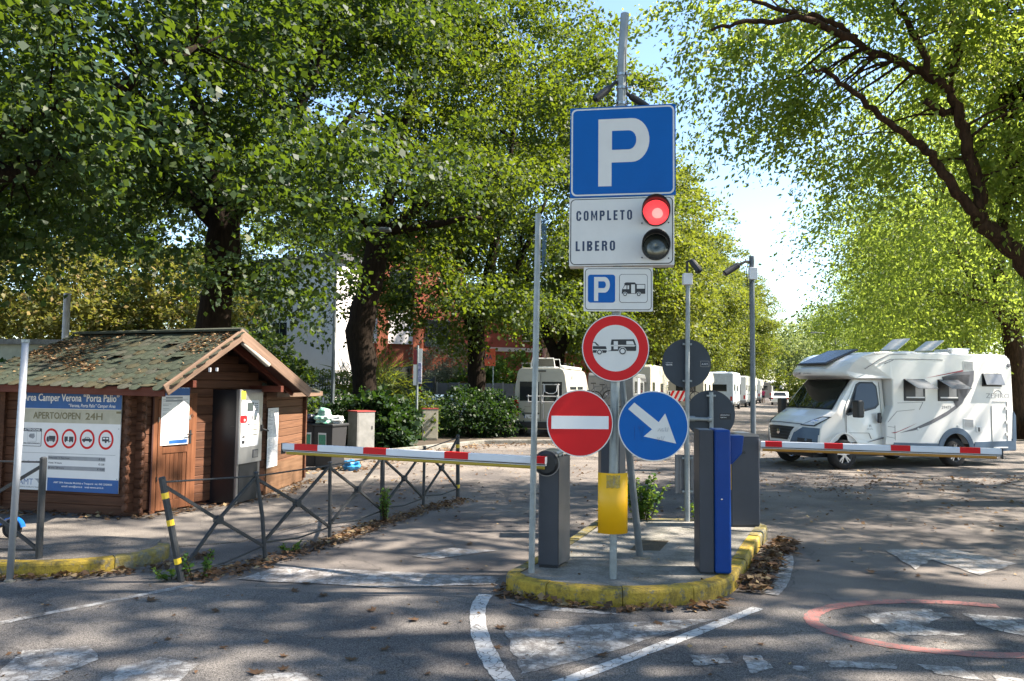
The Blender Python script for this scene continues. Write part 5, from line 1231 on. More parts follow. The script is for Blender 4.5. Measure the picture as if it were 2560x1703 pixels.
# roof furniture
def hatch(x, y, ang_):
    h_ = MB().box(x - .25, x + .25, y - .3, y + .3, 2.78, 2.83).build('roof_hatch', m_rv, mh)
    p = MB().box(0, .5, -.28, .28, 0, .035).build('hatch_cover', mat('hatch_cream', (.62, .6, .53), .4), h_); p.location = (x - .25, y, 2.84); p.rotation_euler = (0, R(-ang_), 0); bevel(p, .02)
    MB().box(.1, .4, -.18, .18, -.012, .002).build('hatch_vent', m_anthl, p)
hatch(2.1, .6, 36); hatch(3.15, .6, 33); 
sat = bevel(MB().box(3.65, 4.2, .4, 1.0, 2.8, 2.93).build('roof_unit', m_rv, mh), .05); MB().tube([(3.6, .5, 2.93), (4.3, .5, 2.94)], .02, 6).tube([(4.25, .5, 2.78), (4.25, .5, 2.94)], .012, 6).build('antenna', m_rv, mh)

# ---------------------------------------------------------------- campervan and the row of motorhomes
van = thing('campervan', 'pale campervan seen from behind with an empty bicycle rack on its doors', 'campervan', (.1, 27.0, 0), -15)
# local: +Y forward, X right, width 2.05
VW = 1.98
m_van = mat('van_beige', (.38, .37, .32), .35, 0, .03, 2, coat=.2)
vp = [(-.99, .3), (-1.0, .6), (-1.0, 1.2), (-.97, 1.7), (-.88, 2.3), (-.82, 2.45), (-.7, 2.52), (.7, 2.52), (.82, 2.45), (.88, 2.3), (.97, 1.7), (1.0, 1.2), (1.0, .6), (.99, .3)]
sl_ = []
vs = []; n = len(vp)
stations = [(0, 1, 0), (.06, 1, 0), (4.3, 1, 0), (4.75, .98, 0), (5.3, .96, 1), (5.9, .85, 2)]
for y, s_, k in stations:
    for x, z in vp:
        zz = z if k == 0 else (min(z, 1.5) if k == 1 else min(z, 1.05)); vs.append((x * s_ + .99, y, zz))
fs = []
for i in range(len(stations) - 1):
    for j in range(n): fs.append((i * n + j, i * n + (j + 1) % n, (i + 1) * n + (j + 1) % n, (i + 1) * n + j))
fs += [tuple(range(n)), tuple((len(stations) - 1) * n + j for j in range(n - 1, -1, -1))]
bevel(MB().add(vs, fs).build('body', m_van, van), .03)
for x0, x1 in ((.17, .983), (.997, 1.81)):
    d_ = MB().box(x0, x1, -.012, 0, .62, 2.32).build('rear_door', m_van, van); bevel(d_, .01)
    bevel(MB().box(x0 + .04, x1 - .04, -.02, -.008, 1.32, 2.02).build('window', m_glass, d_), .02)
MB().box(.984, .996, -.016, 0, .6, 2.34).build('door_seam', m_black, van)
MB().box(.8, 1.18, -.02, 0, 2.38, 2.43).build('brake_light', m_plastic, van)
for x0, x1 in ((.0, .17), (1.81, 1.98)): bevel(MB().box(x0, x1, -.02, .06, .75, 1.35).build('tail_light', mat('tail_red', (.4, .01, .012), .2), van), .02)
bevel(MB().box(0.02, 1.96, -.1, .1, .35, .58).build('rear_bumper', m_plastic, van), .03)
MB().box(.35, .95, -.022, 0, .86, .9).build('trim_strip', m_black, van)
pl = MB().box(.38, .92, -.026, 0, .7, .82).build('number_plate', m_whiteb, van); MB().box(.385, .42, -.029, -.02, .705, .815).build('plate_band', m_pb, pl)
text('LJ 94 RE', .075, .46, .722, m_black, pl, 0, .42, bold=.02, base=-.026)
text('DUCATO', .03, .4, 1.1, m_black, van, 0, .22, base=-.012)
rk = MB(); al = []
for x in (1.1, 1.65): rk.tube([(x, -.08, .7), (x, -.1, 1.95)], .018, 8)
rk.tube([(.55, -.3, 1.3), (1.75, -.3, 1.3)], .02, 8).tube([(.55, -.3, 1.5), (1.75, -.3, 1.5)], .02, 8).tube([(1.05, -.08, 1.92), (1.7, -.08, 1.92)], .02, 8)
rk.tube([(1.15, -.12, 1.9), (1.17, -.16, 1.66), (1.3, -.17, 1.6), (1.5, -.17, 1.6), (1.6, -.16, 1.68), (1.62, -.12, 1.9)], .018, 8)
for x in (.6, 1.1, 1.65): rk.tube([(x, -.3, 1.25), (x, -.3, 1.55)], .018, 6); rk.tube([(x, -.3, 1.3), (x, -.05, 1.2)], .014, 6)
rk.build('bicycle_rack', mat('rack_grey', (.5, .5, .5), .4, .4), van)
for x in (.12, 1.86):
    w_ = MB().lathe([(.2, -.1), (.33, -.1), (.34, 0), (.33, .1), (.2, .1)], 20, 'X', (x, .9, .34)).build('wheel', m_tyre, van); MB().lathe([(0, -.1), (.2, -.09), (.2, .09), (0, .1)], 14, 'X', (x, .9, .34)).build('rim', m_anthl, w_)
    w_ = MB().lathe([(.2, -.1), (.33, -.1), (.34, 0), (.33, .1), (.2, .1)], 20, 'X', (x, 4.9, .34)).build('wheel', m_tyre, van)
for y0, y1, z0 in ((.6, 1.9, 1.35), (2.2, 3.4, 1.35)): bevel(MB().box(1.9, 1.955, y0, y1, z0, 1.85).build('window', m_glass, van), .02)
for y0 in (.5, 1.6): 
    hh = MB().box(.5, 1.4, y0, y0 + .7, 2.52, 2.58).build('roof_hatch', m_rv, van); p = MB().tube([(.5, 0, 0), (.55, .0, .32), (1.35, 0, .32), (1.4, 0, 0)], .02, 6).build('hatch_frame', m_rv, hh); p.location = (0, y0, 2.56)
MB().box(.52, 1.38, .52, .53, 2.6, 2.86).build('hatch_pane', mat('smoked_acrylic', (.05, .045, .04), .1), van)
bevel(MB().box(1.62, 1.8, .3, 4.0, 2.5, 2.62).build('rolled_awning', m_rv, van), .04)

def far_camper(name, label, x, y, hd, W_, L_, H_, body_m, rear='window', cap=True, stripe=None, group='motorhomes parked in a row along the left kerb'):
    t = thing(name, label, 'motorhome', (x, y, 0), -hd, group)
    # origin rear right corner at ground; +Y forward, body to -X
    P = [(0, .55), (0, H_ - .12), (.12, H_), (L_ - 1.0, H_), (L_ - .1, H_ - .35), (L_ - .1, 2.2), (L_ - 1.3, 2.1), (L_ - 1.3, .5)]
    vs = [(-x_, y_, z_) for x_ in (0, W_) for y_, z_ in P]; n = len(P)
    bevel(MB().add(vs, [tuple(range(n)), tuple(range(2 * n - 1, n - 1, -1))] + [(i, n + i, n + (i + 1) % n, (i + 1) % n) for i in range(n)]).build('body', body_m, t), .05, 2)
    Q = [(L_ - 1.3, .4), (L_ + .3, .45), (L_ + .35, 1.0), (L_ - .1, 1.25), (L_ - .75, 2.12), (L_ - 1.3, 2.12)]
    vs = [(-x_, y_, z_) for x_ in (.12, W_ - .12) for y_, z_ in Q]; n = len(Q)
    cb_ = bevel(MB().add(vs, [tuple(range(n)), tuple(range(2 * n - 1, n - 1, -1))] + [(i, n + i, n + (i + 1) % n, (i + 1) % n) for i in range(n)]).build('cab', body_m, t), .04)
    MB().add([(-.11, L_ - 1.2, 1.35), (-.11, L_ - .25, 1.35), (-.11, L_ - .7, 1.98), (-.11, L_ - 1.2, 1.98)], [(0, 1, 2, 3)]).build('window', m_glass, cb_)
    MB().box(-.04, .02, L_ - .35, L_ - .2, 1.25, 1.6).build('mirror', m_plastic, t)
    for y0, y1, z0, z1 in ((.5, 1.2, 1.6, 2.1), (L_ * .45, L_ * .45 + .9, 1.5, 2.05)): bevel(MB().box(-.01, .02, y0, y1, z0, z1).build('window', m_glass, t), .02)
    bevel(MB().box(-.01, .025, L_ * .3, L_ * .3 + .55, .55, 2.25).build('door', mat('rv_door', (.6, .6, .6), .4), t), .01)
    MB().box(-.01, .01, .4, L_ - 1.4, .52, .72).build('skirt', m_anthl, t)
    if rear == 'window': bevel(MB().box(-W_ + .5, -.5, -.02, .01, 1.55, 2.1).build('window', m_glass, t), .02)
    for xx in (-.15, -W_ + .15): MB().box(xx - .08, xx + .08, -.03, .0, .8, 1.15).build('tail_light', mat('tail_red', (.4, .01, .012), .2), t)
    MB().box(-W_, 0, -.06, .05, .45, .68).build('bumper', m_anthl, t)
    for yy in (1.4, L_ - .6):
        for xx in (-.14, -W_ + .14): MB().lathe([(0, -.1), (.2, -.11), (.34, -.1), (.34, .1), (0, .1)], 18, 'X', (xx, yy, .34)).build('wheel', m_tyre, t)
    MB().box(-W_ * .7, -W_ * .4, L_ * .4, L_ * .5, H_, H_ + .1).build('roof_hatch', body_m, t)
    if stripe: MB().box(-.002, .006, .2, L_ - 1.4, 1.15, 1.25).build('stripe', stripe, t)
    return t
m_bei = mat('rv_beige', (.42, .4, .34), .4, 0, .03, 2)
def bicycle(label, x, y, z, rz, s=1.0):
    t = thing('bicycle', label, 'bicycle', (x, y, z), rz, None)
    for xx in (-.5, .5):
        w_ = MB().lathe([(.29, -.015), (.33, -.02), (.34, 0), (.33, .02), (.29, .015), (.29, -.015)], 22, 'Y', (xx, 0, .34)).build('wheel', m_tyre, t); b = MB()
        for k in range(8): b.tube([(xx, 0, .34), (xx + .3 * math.cos(k * .785), 0, .34 + .3 * math.sin(k * .785))], .003, 3)
        b.build('spokes', m_chrome, w_)
    MB().tube([(-.5, 0, .34), (-.1, 0, .36), (.35, 0, .85), (-.15, 0, .8), (-.5, 0, .34)], .016, 6).tube([(-.1, 0, .36), (-.2, 0, .92)], .016, 6).tube([(.5, 0, .34), (.33, 0, .95)], .016, 6).build('frame', m_anth, t)
    MB().box(-.3, -.08, -.06, .06, .92, .97).build('saddle', m_plastic, t); MB().tube([(.3, -.25, .98), (.3, .25, .98)], .014, 6).build('handlebar', m_plastic, t); return t
def camper_at(name, label, px_r, Y, hd, Wd, L, H_, m_, **k):
    x = G(px_r, 1100)[0] / G(px_r, 1100)[1] * Y
    return far_camper(name, label, x, Y, hd, Wd, L, H_, m_, **k)
camper_at('motorhome', 'dark grey van with bicycles on its back, just right of the beige campervan', 1583, 31.5, 17, 1.95, 5.2, 2.45, mat('rv_dark', (.14, .15, .16), .35), rear='none')
bicycle('bicycle hung on the back of the dark van behind the big ring sign', 4.0, 31.1, 1.0, -14)
bicycle('second bicycle hung on the back of the dark van, further left', 3.6, 30.85, 1.05, -14)
camper_at('motorhome', 'cream motorhome seen between the red ring sign and the higher sign back', 1627, 36, 20, 2.25, 6.8, 2.95, m_bei, rear='none')
mr_ = camper_at('motorhome', 'cream motorhome behind the higher dark sign back', 1760, 47, 21, 2.25, 6.5, 2.9, m_bei)
bx = (1700 - 1280) / 1850 * 43.5
bicycle('bicycle carried behind the cream motorhome, between arrow sign and camera post', bx + .35, 43.3, .95, -18)
wb_ = thing('warning_board', 'red and white striped board tied behind the bicycle rack', 'warning board', (bx - .25, 43.0, 1.35), -20)
MB().box(-.6, .6, 0, .03, -.3, .3).build('board', m_whiteb, wb_)
for k in range(4): MB().poly([(-.6 + .3 * k, -.3), (-.45 + .3 * k, -.3), (-.15 + .3 * k if k < 3 else .6, .3), (-.3 + .3 * k, .3)], -.004, .002).build('stripe', m_red, wb_)
camper_at('motorhome', 'tall pale blue motorhome with a dark rear window left of the taller camera post', 1834, 59, 22, 2.3, 7, 3.1, mat('rv_blue_white', (.5, .58, .68), .35))
camper_at('motorhome', 'white motorhome next beyond the pale blue one', 1866, 69, 22, 2.25, 7, 2.95, m_rv, stripe=m_rvgrey)
camper_at('motorhome', 'white motorhome partly hidden by the taller camera post', 1884, 79, 22, 2.25, 7, 2.9, m_rv)
camper_at('motorhome', 'white motorhome just right of the taller camera post', 1902, 89, 22, 2.2, 6.8, 2.85, m_rv, stripe=m_rvred)
camper_at('motorhome', 'silver van behind the person in pink', 1930, 101, 22, 2.1, 6, 2.6, m_anthl)
camper_at('motorhome', 'white motorhome at the far end of the row', 1958, 118, 23, 2.2, 7, 2.9, m_rv)
# white car on the far right of the road
car = thing('parked_car', 'small white car far down the road beside the motorhome windscreen', 'car', (29.5, 79, 0), -20)
P = [(0, .3), (0, .85), (.35, .95), (.8, 1.42), (2.4, 1.45), (3.1, .98), (4.0, .85), (4.1, .3)]
vs = [(-x_, y_, z_) for x_ in (0, 1.75) for y_, z_ in P]; n = 8
bevel(MB().add(vs, [tuple(range(n)), tuple(range(2 * n - 1, n - 1, -1))] + [(i, n + i, n + (i + 1) % n, (i + 1) % n) for i in range(n)]).build('body', m_rv, car), .08, 2)
MB().add([(-.2, .38, .99), (-1.55, .38, .99), (-1.4, .76, 1.38), (-.35, .76, 1.38)], [(0, 1, 2, 3)]).build('window', m_glass, car)
for xx in (-.1, -1.65):
    for yy in (.7, 3.2): MB().lathe([(0, -.09), (.3, -.09), (.3, .09), (0, .09)], 16, 'X', (xx, yy, .3)).build('wheel', m_tyre, car)
    MB().box(xx - .1, xx + .1, -.02, .02, .65, .82).build('tail_light', mat('tail_red', (.4, .01, .012), .2), car)
MB().box(-1.1, -.65, -.03, .0, .5, .6).build('number_plate', m_black, car)
car2 = thing('parked_car', 'light blue car roof showing above the hedge in front of the dark fence', 'car', (-4.4, 31.5, 0), -80)
bevel(MB().add([(-x_, y_, z_) for x_ in (0, 1.75) for y_, z_ in P], [tuple(range(n)), tuple(range(2 * n - 1, n - 1, -1))] + [(i, n + i, n + (i + 1) % n, (i + 1) % n) for i in range(n)]).build('body', mat('car_blue', (.3, .42, .55), .25, .3), car2), .08, 2)
for xx in (-.1, -1.65):
    for yy in (.7, 3.2): MB().lathe([(0, -.09), (.3, -.09), (.3, .09), (0, .09)], 12, 'X', (xx, yy, .3)).build('wheel', m_tyre, car2)
MB().add([(-1.76, .55, 1.0), (-1.76, .95, 1.36), (-1.76, 2.3, 1.38), (-1.76, 2.9, 1.0)], [(0, 1, 2, 3)]).build('window', m_glass, car2)

# person in pink
pe = thing('person', 'person in a pink top and dark shorts standing beside the far vans', 'person', (31.2, 92, 0), 200)
def skin_body(name, chains, m, par):
    vs = []; es = []; rs = []
    for ch in chains:
        pr = None
        for p, r_ in ch:
            k = None
            for i, q in enumerate(vs):
                if (Vector(q) - Vector(p)).length < 1e-4: k = i
            if k is None: vs.append(p); rs.append(r_); k = len(vs) - 1
            if pr is not None: es.append((pr, k))
            pr = k
    me = bpy.data.meshes.new(name); me.from_pydata(vs, es, []); o = link(name, me, m, par)
    md = o.modifiers.new('skin', 'SKIN')
    for i, sv in enumerate(me.skin_vertices[0].data): sv.radius = (rs[i], rs[i]); sv.use_root = (i == 0)
    o.modifiers.new('sub', 'SUBSURF').levels = 1; md2 = o.modifiers['sub']; md2.render_levels = 1
    return o
skinm = mat('skin', (.45, .26, .18), .6)
pv = (0, 0, .92)
bodyo = skin_body('body', [[(pv, .13), ((0, 0, 1.1), .12), ((0, 0, 1.3), .15), ((0, 0, 1.42), .1), ((0, -.01, 1.5), .055), ((0, -.02, 1.6), .09), ((0, -.02, 1.68), .085)],
    [(pv, .13), ((.1, 0, .86), .1), ((.12, -.02, .48), .065), ((.12, .02, .08), .045), ((.12, -.13, .03), .035)], [(pv, .13), ((-.1, 0, .86), .1), ((-.13, .03, .48), .065), ((-.13, .08, .08), .045), ((-.13, -.06, .03), .035)],
    [((0, 0, 1.42), .1), ((.2, 0, 1.38), .06), ((.26, -.02, 1.12), .045), ((.24, -.18, .94), .035), ((.24, -.26, .9), .03)], [((0, 0, 1.42), .1), ((-.2, 0, 1.38), .06), ((-.27, .0, 1.12), .045), ((-.28, -.08, .88), .035), ((-.28, -.1, .8), .03)]], skinm, pe)
MB().lathe([(.17, .9), (.19, 1.0), (.165, 1.15), (.2, 1.3), (.19, 1.4), (.08, 1.48)], 14).tube([(.16, 0, 1.38), (.28, -.01, 1.2)], [.085, .07], 8).tube([(-.16, 0, 1.38), (-.29, 0, 1.2)], [.085, .07], 8).build('pink_top', mat('cloth_pink', (.55, .05, .14), .9), pe, smooth=True)
MB().tube([(.08, 0, .96), (.12, 0, .62)], [.125, .1], 10).tube([(-.08, 0, .96), (-.12, .01, .62)], [.125, .1], 10).build('shorts', mat('cloth_dark', (.03, .03, .05), .9), pe, smooth=True)
MB().lathe([(.03, 1.79), (.09, 1.76), (.105, 1.68), (.1, 1.6)], 12, c=(0, 0.01, 0)).build('hair', mat('hair_brown', (.04, .025, .015), .8), pe, smooth=True)

# ---------------------------------------------------------------- buildings and fences far left
def facade_windows(t, wins, y, m_frame=m_whiteb):
    for x0, z0, x1, z1 in wins:
        f = MB().box(x0, x1, y - .05, y + .05, z0, z1).build('window', m_frame, t)
        MB().box(x0 + .08, (x0 + x1) / 2 - .03, y - .07, y - .045, z0 + .08, z1 - .08).build('pane', m_glass, f); MB().box((x0 + x1) / 2 + .03, x1 - .08, y - .07, y - .045, z0 + .08, z1 - .08).build('pane', m_glass, f)
wbd = thing('white_building', 'white two storey building seen between the left tree trunks', 'building', (-10.9, 45, 0), -32)
MB().box(-14, 0, 0, 12, 0, 9.5).build('wall', m_plast, wbd); MB().box(-14.3, .3, -.3, 12.3, 9.5, 9.9).build('roof', m_anthl, wbd)
facade_windows(wbd, [(-5.5, 4.2, -4, 5.8), (-9, 4.2, -7.5, 5.8), (-5.5, .8, -4, 2.6)], 0)
for (y0, z0, y1, z1) in ((1.9, 4.6, 3.4, 6.6), (1.6, .6, 3.2, 3.2), (6, 4.6, 7.5, 6.6)):
    f = MB().box(-.05, .05, y0, y1, z0, z1).build('window', m_whiteb, wbd); MB().box(.045, .07, y0 + .1, y1 - .1, z0 + .1, z1 - .1).build('pane', m_glass, f)
rbd = thing('brick_building', 'orange brick building right of the white one, behind the central trunk', 'building', (-9.0, 48, 0), 24)
MB().box(0, 6.2, 0, 9, 0, 12).build('wall', m_brick, rbd); MB().box(-.3, 6.5, -.3, 9.3, 12, 12.4).build('roof', m_anthl, rbd)
MB().box(.2, .9, -.25, 0, 0, 12).build('pilaster', m_brick, rbd); MB().box(2.6, 3.2, -.25, 0, 0, 12).build('pilaster', m_brick, rbd)
MB().box(0, 2.6, -.12, .0, 4.5, 6.6).build('white_panel', m_plast, rbd)
facade_windows(rbd, [(.95, .3, 2.5, 3.0), (3.5, 4.4, 5.2, 6.2), (3.5, .5, 5.2, 2.8), (.95, 7.6, 2.5, 9.4)], 0, m_anth)
rd2 = thing('red_building', 'dark red plastered building glimpsed above the campervan', 'building', (-3.2, 55, 0), 20)
MB().box(0, 11, 0, 9, 0, 9).build('wall', mat('plaster_red', (.32, .09, .06), .9, 0, .15, 2), rd2); MB().box(-.1, 11.1, -.1, 0, 4.4, 4.7).build('string_course', m_plast, rd2); MB().box(-.3, 11.3, -.3, 9.3, 9, 9.4).build('roof', m_anthl, rd2)
facade_windows(rd2, [(1.2, 1, 2.6, 3.6), (4.2, 1, 5.6, 3.6), (7.2, 1, 8.6, 3.6), (4.2, 5.2, 5.6, 7.4), (7.2, 5.2, 8.6, 7.4)], -.02)
MB().box(5.9, 6.7, -.4, 0, 0, 8.8).build('pilaster', mat('plaster_pink', (.62, .4, .33), .9), rd2)
rsn = thing('red_sign', 'small orange red board above the bushes left of the campervan', 'sign', (-1.35, 34, 0))
MB().tube([(0, .05, 0), (0, .05, 3.4)], .03, 6).tube([(.5, .05, 0), (.5, .05, 3.4)], .03, 6).build('pole', m_galv, rsn); sg_ = MB().box(-.1, .6, 0, .03, 2.75, 3.55).build('board', mat('board_red', (.5, .08, .03), .6), rsn)
text('VIA', .22, .25, 3.05, m_navy, sg_, 0, .4, 'CENTER', bold=.03)
# iron railing with bars
fe = thing('iron_fence', 'dark iron bar fence left of the central trunk', 'fence', (-9.8, 35, 0), -3)
for z in (.3, 2.05): MB().box(0, 3.2, -.02, .02, z, z + .05).build('rail', m_rail, fe)
bm_ = MB().box(-.012, .012, -.012, .012, .15, 2.2).mesh('bar'); bm_.materials.append(m_rail)
for k in range(27): o = bpy.data.objects.new('bar', bm_); COL.objects.link(o); o.parent = fe; o.location = (.06 + k * .118, 0, 0)
gt = thing('gate', 'dark blue panel gate between trunk and banners', 'gate', (-6.5, 35.2, 0), -3)
for k in range(5): MB().box(k * .56, k * .56 + .53, -.02, .02, .1, 2.15).build('panel', mat('gate_blue', (.02, .035, .08), .5), gt)
MB().box(-.12, -.02, -.06, .06, 0, 2.25).build('post', m_rail, gt); MB().box(2.8, 2.9, -.06, .06, 0, 2.25).build('post', m_rail, gt)
pf = thing('panel_fence', 'grey slatted fence behind the right hedge', 'fence', (-3.5, 35, 0), -2)
for k in range(8): MB().box(k * .52, k * .52 + .49, -.02, .02, .7, 1.95 + .02 * (k % 2)).build('panel', mat('fence_grey', (.09, .09, .1), .7), pf)
for k in range(5): MB().box(k * 1.04 - .05, k * 1.04 + .02, -.05, .05, 0, 2.0).build('post', m_anthl, pf)
bpil = tag(MB().box(-.35, .35, -.25, .25, 0, 2.0).build('brick_pillar', m_brick, None, (.95, 35.2, 0)), 'brick pillar at the right end of the grey fence', 'pillar')
bwl = thing('blue_screen', 'dark blue screen panel beside the campervan', 'fence', (1.35, 35.2, 0))
MB().box(0, 1.9, 0, .05, .9, 2.25).build('panel', mat('screen_blue', (.03, .05, .09), .6), bwl); MB().box(0, 1.9, -.05, .1, 0, .9).build('low_wall', m_conc, bwl)
lwall = thing('garden_wall', 'pale low wall with flat coping at the far left behind the hut', 'wall', (-22, 20.5, 0), 4)
MB().box(0, 9.2, 0, .3, 0, 2.9).build('wall', mat('wall_ochre', (.33, .33, .25), .9), lwall); MB().box(-.1, 9.3, -.1, .4, 2.9, 3.05).build('coping', m_conc, lwall)

# ---------------------------------------------------------------- trees and plants
def leaf_mesh(name, P, A_, N_, L, wd, mats_i=None):
    """one folded four-cornered leaf per row of P; A_ axis, N_ normal, L length, wd half width ratio"""
    n = len(P); W = np.cross(N_, A_); W /= np.linalg.norm(W, axis=1)[:, None] + 1e-9
    L = np.asarray(L).reshape(-1, 1)
    v = np.empty((n, 4, 3), np.float32)
    v[:, 0] = P; v[:, 1] = P + L * (.42 * A_ + wd * W + .1 * N_); v[:, 2] = P + L * (A_ - .06 * N_); v[:, 3] = P + L * (.42 * A_ - wd * W + .1 * N_)
    me = bpy.data.meshes.new(name); me.vertices.add(4 * n); me.vertices.foreach_set('co', v.ravel())
    me.loops.add(4 * n); me.loops.foreach_set('vertex_index', np.arange(4 * n, dtype=np.int32))
    me.polygons.add(n); me.polygons.foreach_set('loop_start', np.arange(0, 4 * n, 4, dtype=np.int32)); me.polygons.foreach_set('loop_total', np.full(n, 4, np.int32))
    me.update(calc_edges=True); return me
def nrmz(a): return a / (np.linalg.norm(a, axis=-1, keepdims=True) + 1e-9)
def crown_clusters(rs, ells, ncl, shell=.42, pads=0, padr=.8):
    w_ = np.array([e[3] * e[4] * e[5] for e in ells]) ** .8; w_ /= w_.sum(); idx = rs.choice(len(ells), ncl, p=w_); E = np.array(ells)[idx]
    d = nrmz(rs.normal(size=(ncl, 3))); r = rs.random(ncl) ** shell
    C = E[:, :3] + d * r[:, None] * E[:, 3:6]
    if pads:     # gather the clusters into flat leafy pads with gaps between them
        npd = max(8, ncl // pads); k = rs.integers(0, npd, ncl); C = C[:npd][k] + rs.normal(size=(ncl, 3)) * np.array([1, 1, .38]) * padr; d = d[:npd][k]
    out = nrmz(d * np.array([1, 1, .6])); return C, out
def crown(rs, ells, ncl, lpc, cr, L, wd=.36, droop=.5, jit=.35, shell=.42, cull=None, spread=.75, up=1.0, pads=0, padr=.8):
    C, O = crown_clusters(rs, ells, ncl, shell, pads, padr)
    if cull is not None: k = cull(C); C, O = C[k], O[k]; ncl = len(C)
    n = ncl * lpc; ci = np.repeat(np.arange(ncl), lpc)
    t = rs.random(n); side = rs.normal(size=(n, 3)) * np.array([1, 1, .35]) * cr * jit
    ln = cr * (.7 + .6 * rs.random(ncl))[ci]
    # every cluster is a fan of two or three sprays
    fan = nrmz(O[ci] + rs.normal(size=(ncl * 3, 3))[ci * 3 + rs.integers(0, 3, n)] * .8 * np.array([1, 1, .5]))
    P = C[ci] + fan * (t * ln)[:, None] + side * (1 - .4 * t)[:, None]; P[:, 2] -= droop * cr * t ** 2
    A_ = nrmz(fan + rs.normal(size=(n, 3)) * .8 + np.array([0, 0, -.45 * droop - .1])); N_ = rs.normal(size=(n, 3)) * spread + np.array([0, 0, up]); N_ = nrmz(N_ - A_ * (N_ * A_).sum(1)[:, None])
    return C, P, A_, N_, L * (.45 + 1.0 * rs.random(n)), wd
def bez(p, q, rs, n=6, sag=.0, wob=.06):
    p, q = np.array(p, float), np.array(q, float); L = np.linalg.norm(q - p); out = []
    m = (p + q) / 2 + np.array([0, 0, .12 * L]) + rs.normal(size=3) * wob * L
    for i in range(n + 1):
        t = i / n; out.append(tuple((1 - t) ** 2 * p + 2 * t * (1 - t) * m + t * t * q + rs.normal(size=3) * L * .008))
    return out
def tree(name, label, x, y, trunk, ells, ncl, lpc, cr, L, lm, bark, seed, limbs=None, ntw=130, nlimb=7, group=None, cat='tree', cull=None, **k):
    rs = np.random.default_rng(seed); t = thing(name, label, cat, (x, y, 0), 0, group)
    # trunk: list of (x,y,z,r)
    pts = [Vector(p[:3]) for p in trunk]; rad = [p[3] for p in trunk]; Q = []; Rr = []
    for i in range(len(pts) - 1):
        for j in range(4): f_ = j / 4; Q.append(pts[i].lerp(pts[i + 1], f_) + Vector(rs.normal(size=3) * .02)); Rr.append((rad[i] * (1 - f_) + rad[i + 1] * f_) * (1 + .07 * rs.normal()))
    Q.append(pts[-1]); Rr.append(rad[-1]); Rr[0] *= 1.25
    MB().tube(Q, Rr, 12).build('trunk', bark, t, smooth=True)
    C, P, A_, N_, LL, wd = crown(rs, ells, ncl, lpc, cr, L, cull=cull, **k)
    me = leaf_mesh('crown', P, A_, N_, LL, wd); me.materials.append(lm); cro = bpy.data.objects.new('crown', me); COL.objects.link(cro); cro.parent = t
    node = [np.array(q) for q in Q[len(Q) // 2:]]; nr = list(Rr[len(Rr) // 2:])
    lim = []
    if limbs:
        for lb in limbs:
            lp_ = [Vector(p[:3]) for p in lb]; rr = [p[3] for p in lb]; q2 = []; r2 = []
            for i in range(len(lp_) - 1):
                for j in range(4): f_ = j / 4; q2.append(lp_[i].lerp(lp_[i + 1], f_) + Vector(rs.normal(size=3) * .025)); r2.append(rr[i] * (1 - f_) + rr[i + 1] * f_)
            q2.append(lp_[-1]); r2.append(rr[-1]); lim.append((q2, r2))
    else:
        top = np.array(Q[-1]); idx = rs.choice(len(C), nlimb, replace=False)
        for i in idx:
            q2 = bez(Q[rs.integers(len(Q) * 2 // 3, len(Q))], C[i], rs, 6, wob=.1); r0_ = Rr[-1] * .62; lim.append((q2, [r0_ * (1 - .8 * j / 6) for j in range(7)]))
    for q2, r2 in lim:
        MB().tube(q2, r2, 8).build('limb', bark, t, smooth=True)
        for a, b_ in list(zip(q2, r2))[2:]: node.append(np.array(a)); nr.append(b_)
    ND = np.array([tuple(a) for a in node]); tw = MB()
    for i in rs.choice(len(C), min(ntw, len(C)), replace=False):
        j = np.argmin(((ND - C[i]) ** 2).sum(1) + .3 * rs.random(len(ND))); p = bez(ND[j], C[i], rs, 4, wob=.08); r_ = min(.028, nr[j] * .35) + .005; tw.tube(p, [r_, r_ * .7, r_ * .5, r_ * .35, r_ * .2], 4, False)
    if tw.v:
        o = tw.build('twigs', bark, t); o['kind'] = 'stuff'
    return t
def lin_trunk(h, r, lean=(0, 0), curve=.15):
    return [(0, 0, 0, r), (lean[0] * .3 + curve, lean[1] * .3, h * .35, r * .82), (lean[0] * .6 - curve * .3, lean[1] * .6, h * .7, r * .78), (lean[0], lean[1], h, r * .7)]

GL = 'linden trees along the left side'
# nearest left tree: trunk just out of the picture, crown overhead
tree('linden_tree', 'nearest dark leafy tree overhanging the top left corner', -9.4, 9.3, [(0, 0, 0, .42), (.1, 0, 3, .36), (.3, .3, 5, .3), (.6, .8, 8, .2)],
     [(1.2, 1.4, 8.6, 4.2, 4.0, 3.6), (4.2, 3.0, 7.2, 3.0, 2.2, 1.9), (-1, 2.0, 6.4, 3.2, 3.5, 2.5), (2.2, 4.0, 6.3, 3.4, 1.6, 1.8)], 580, 100, .85, .115, L_dark, m_bark, 11, group=GL,
     limbs=[[(.3, .3, 4.6, .2), (1.2, 1.2, 5.2, .17), (2.6, 2.2, 6.3, .13), (4.0, 3, 7.6, .07)], [(.2, .2, 4.2, .15), (1.6, 2.3, 5.2, .12), (2.9, 3.9, 6.6, .06)], [(.6, .8, 7.5, .14), (.2, 2.5, 9, .1), (.5, 3, 11, .05)]], wd=.44, droop=.6, jit=.26, pads=9, padr=.6)
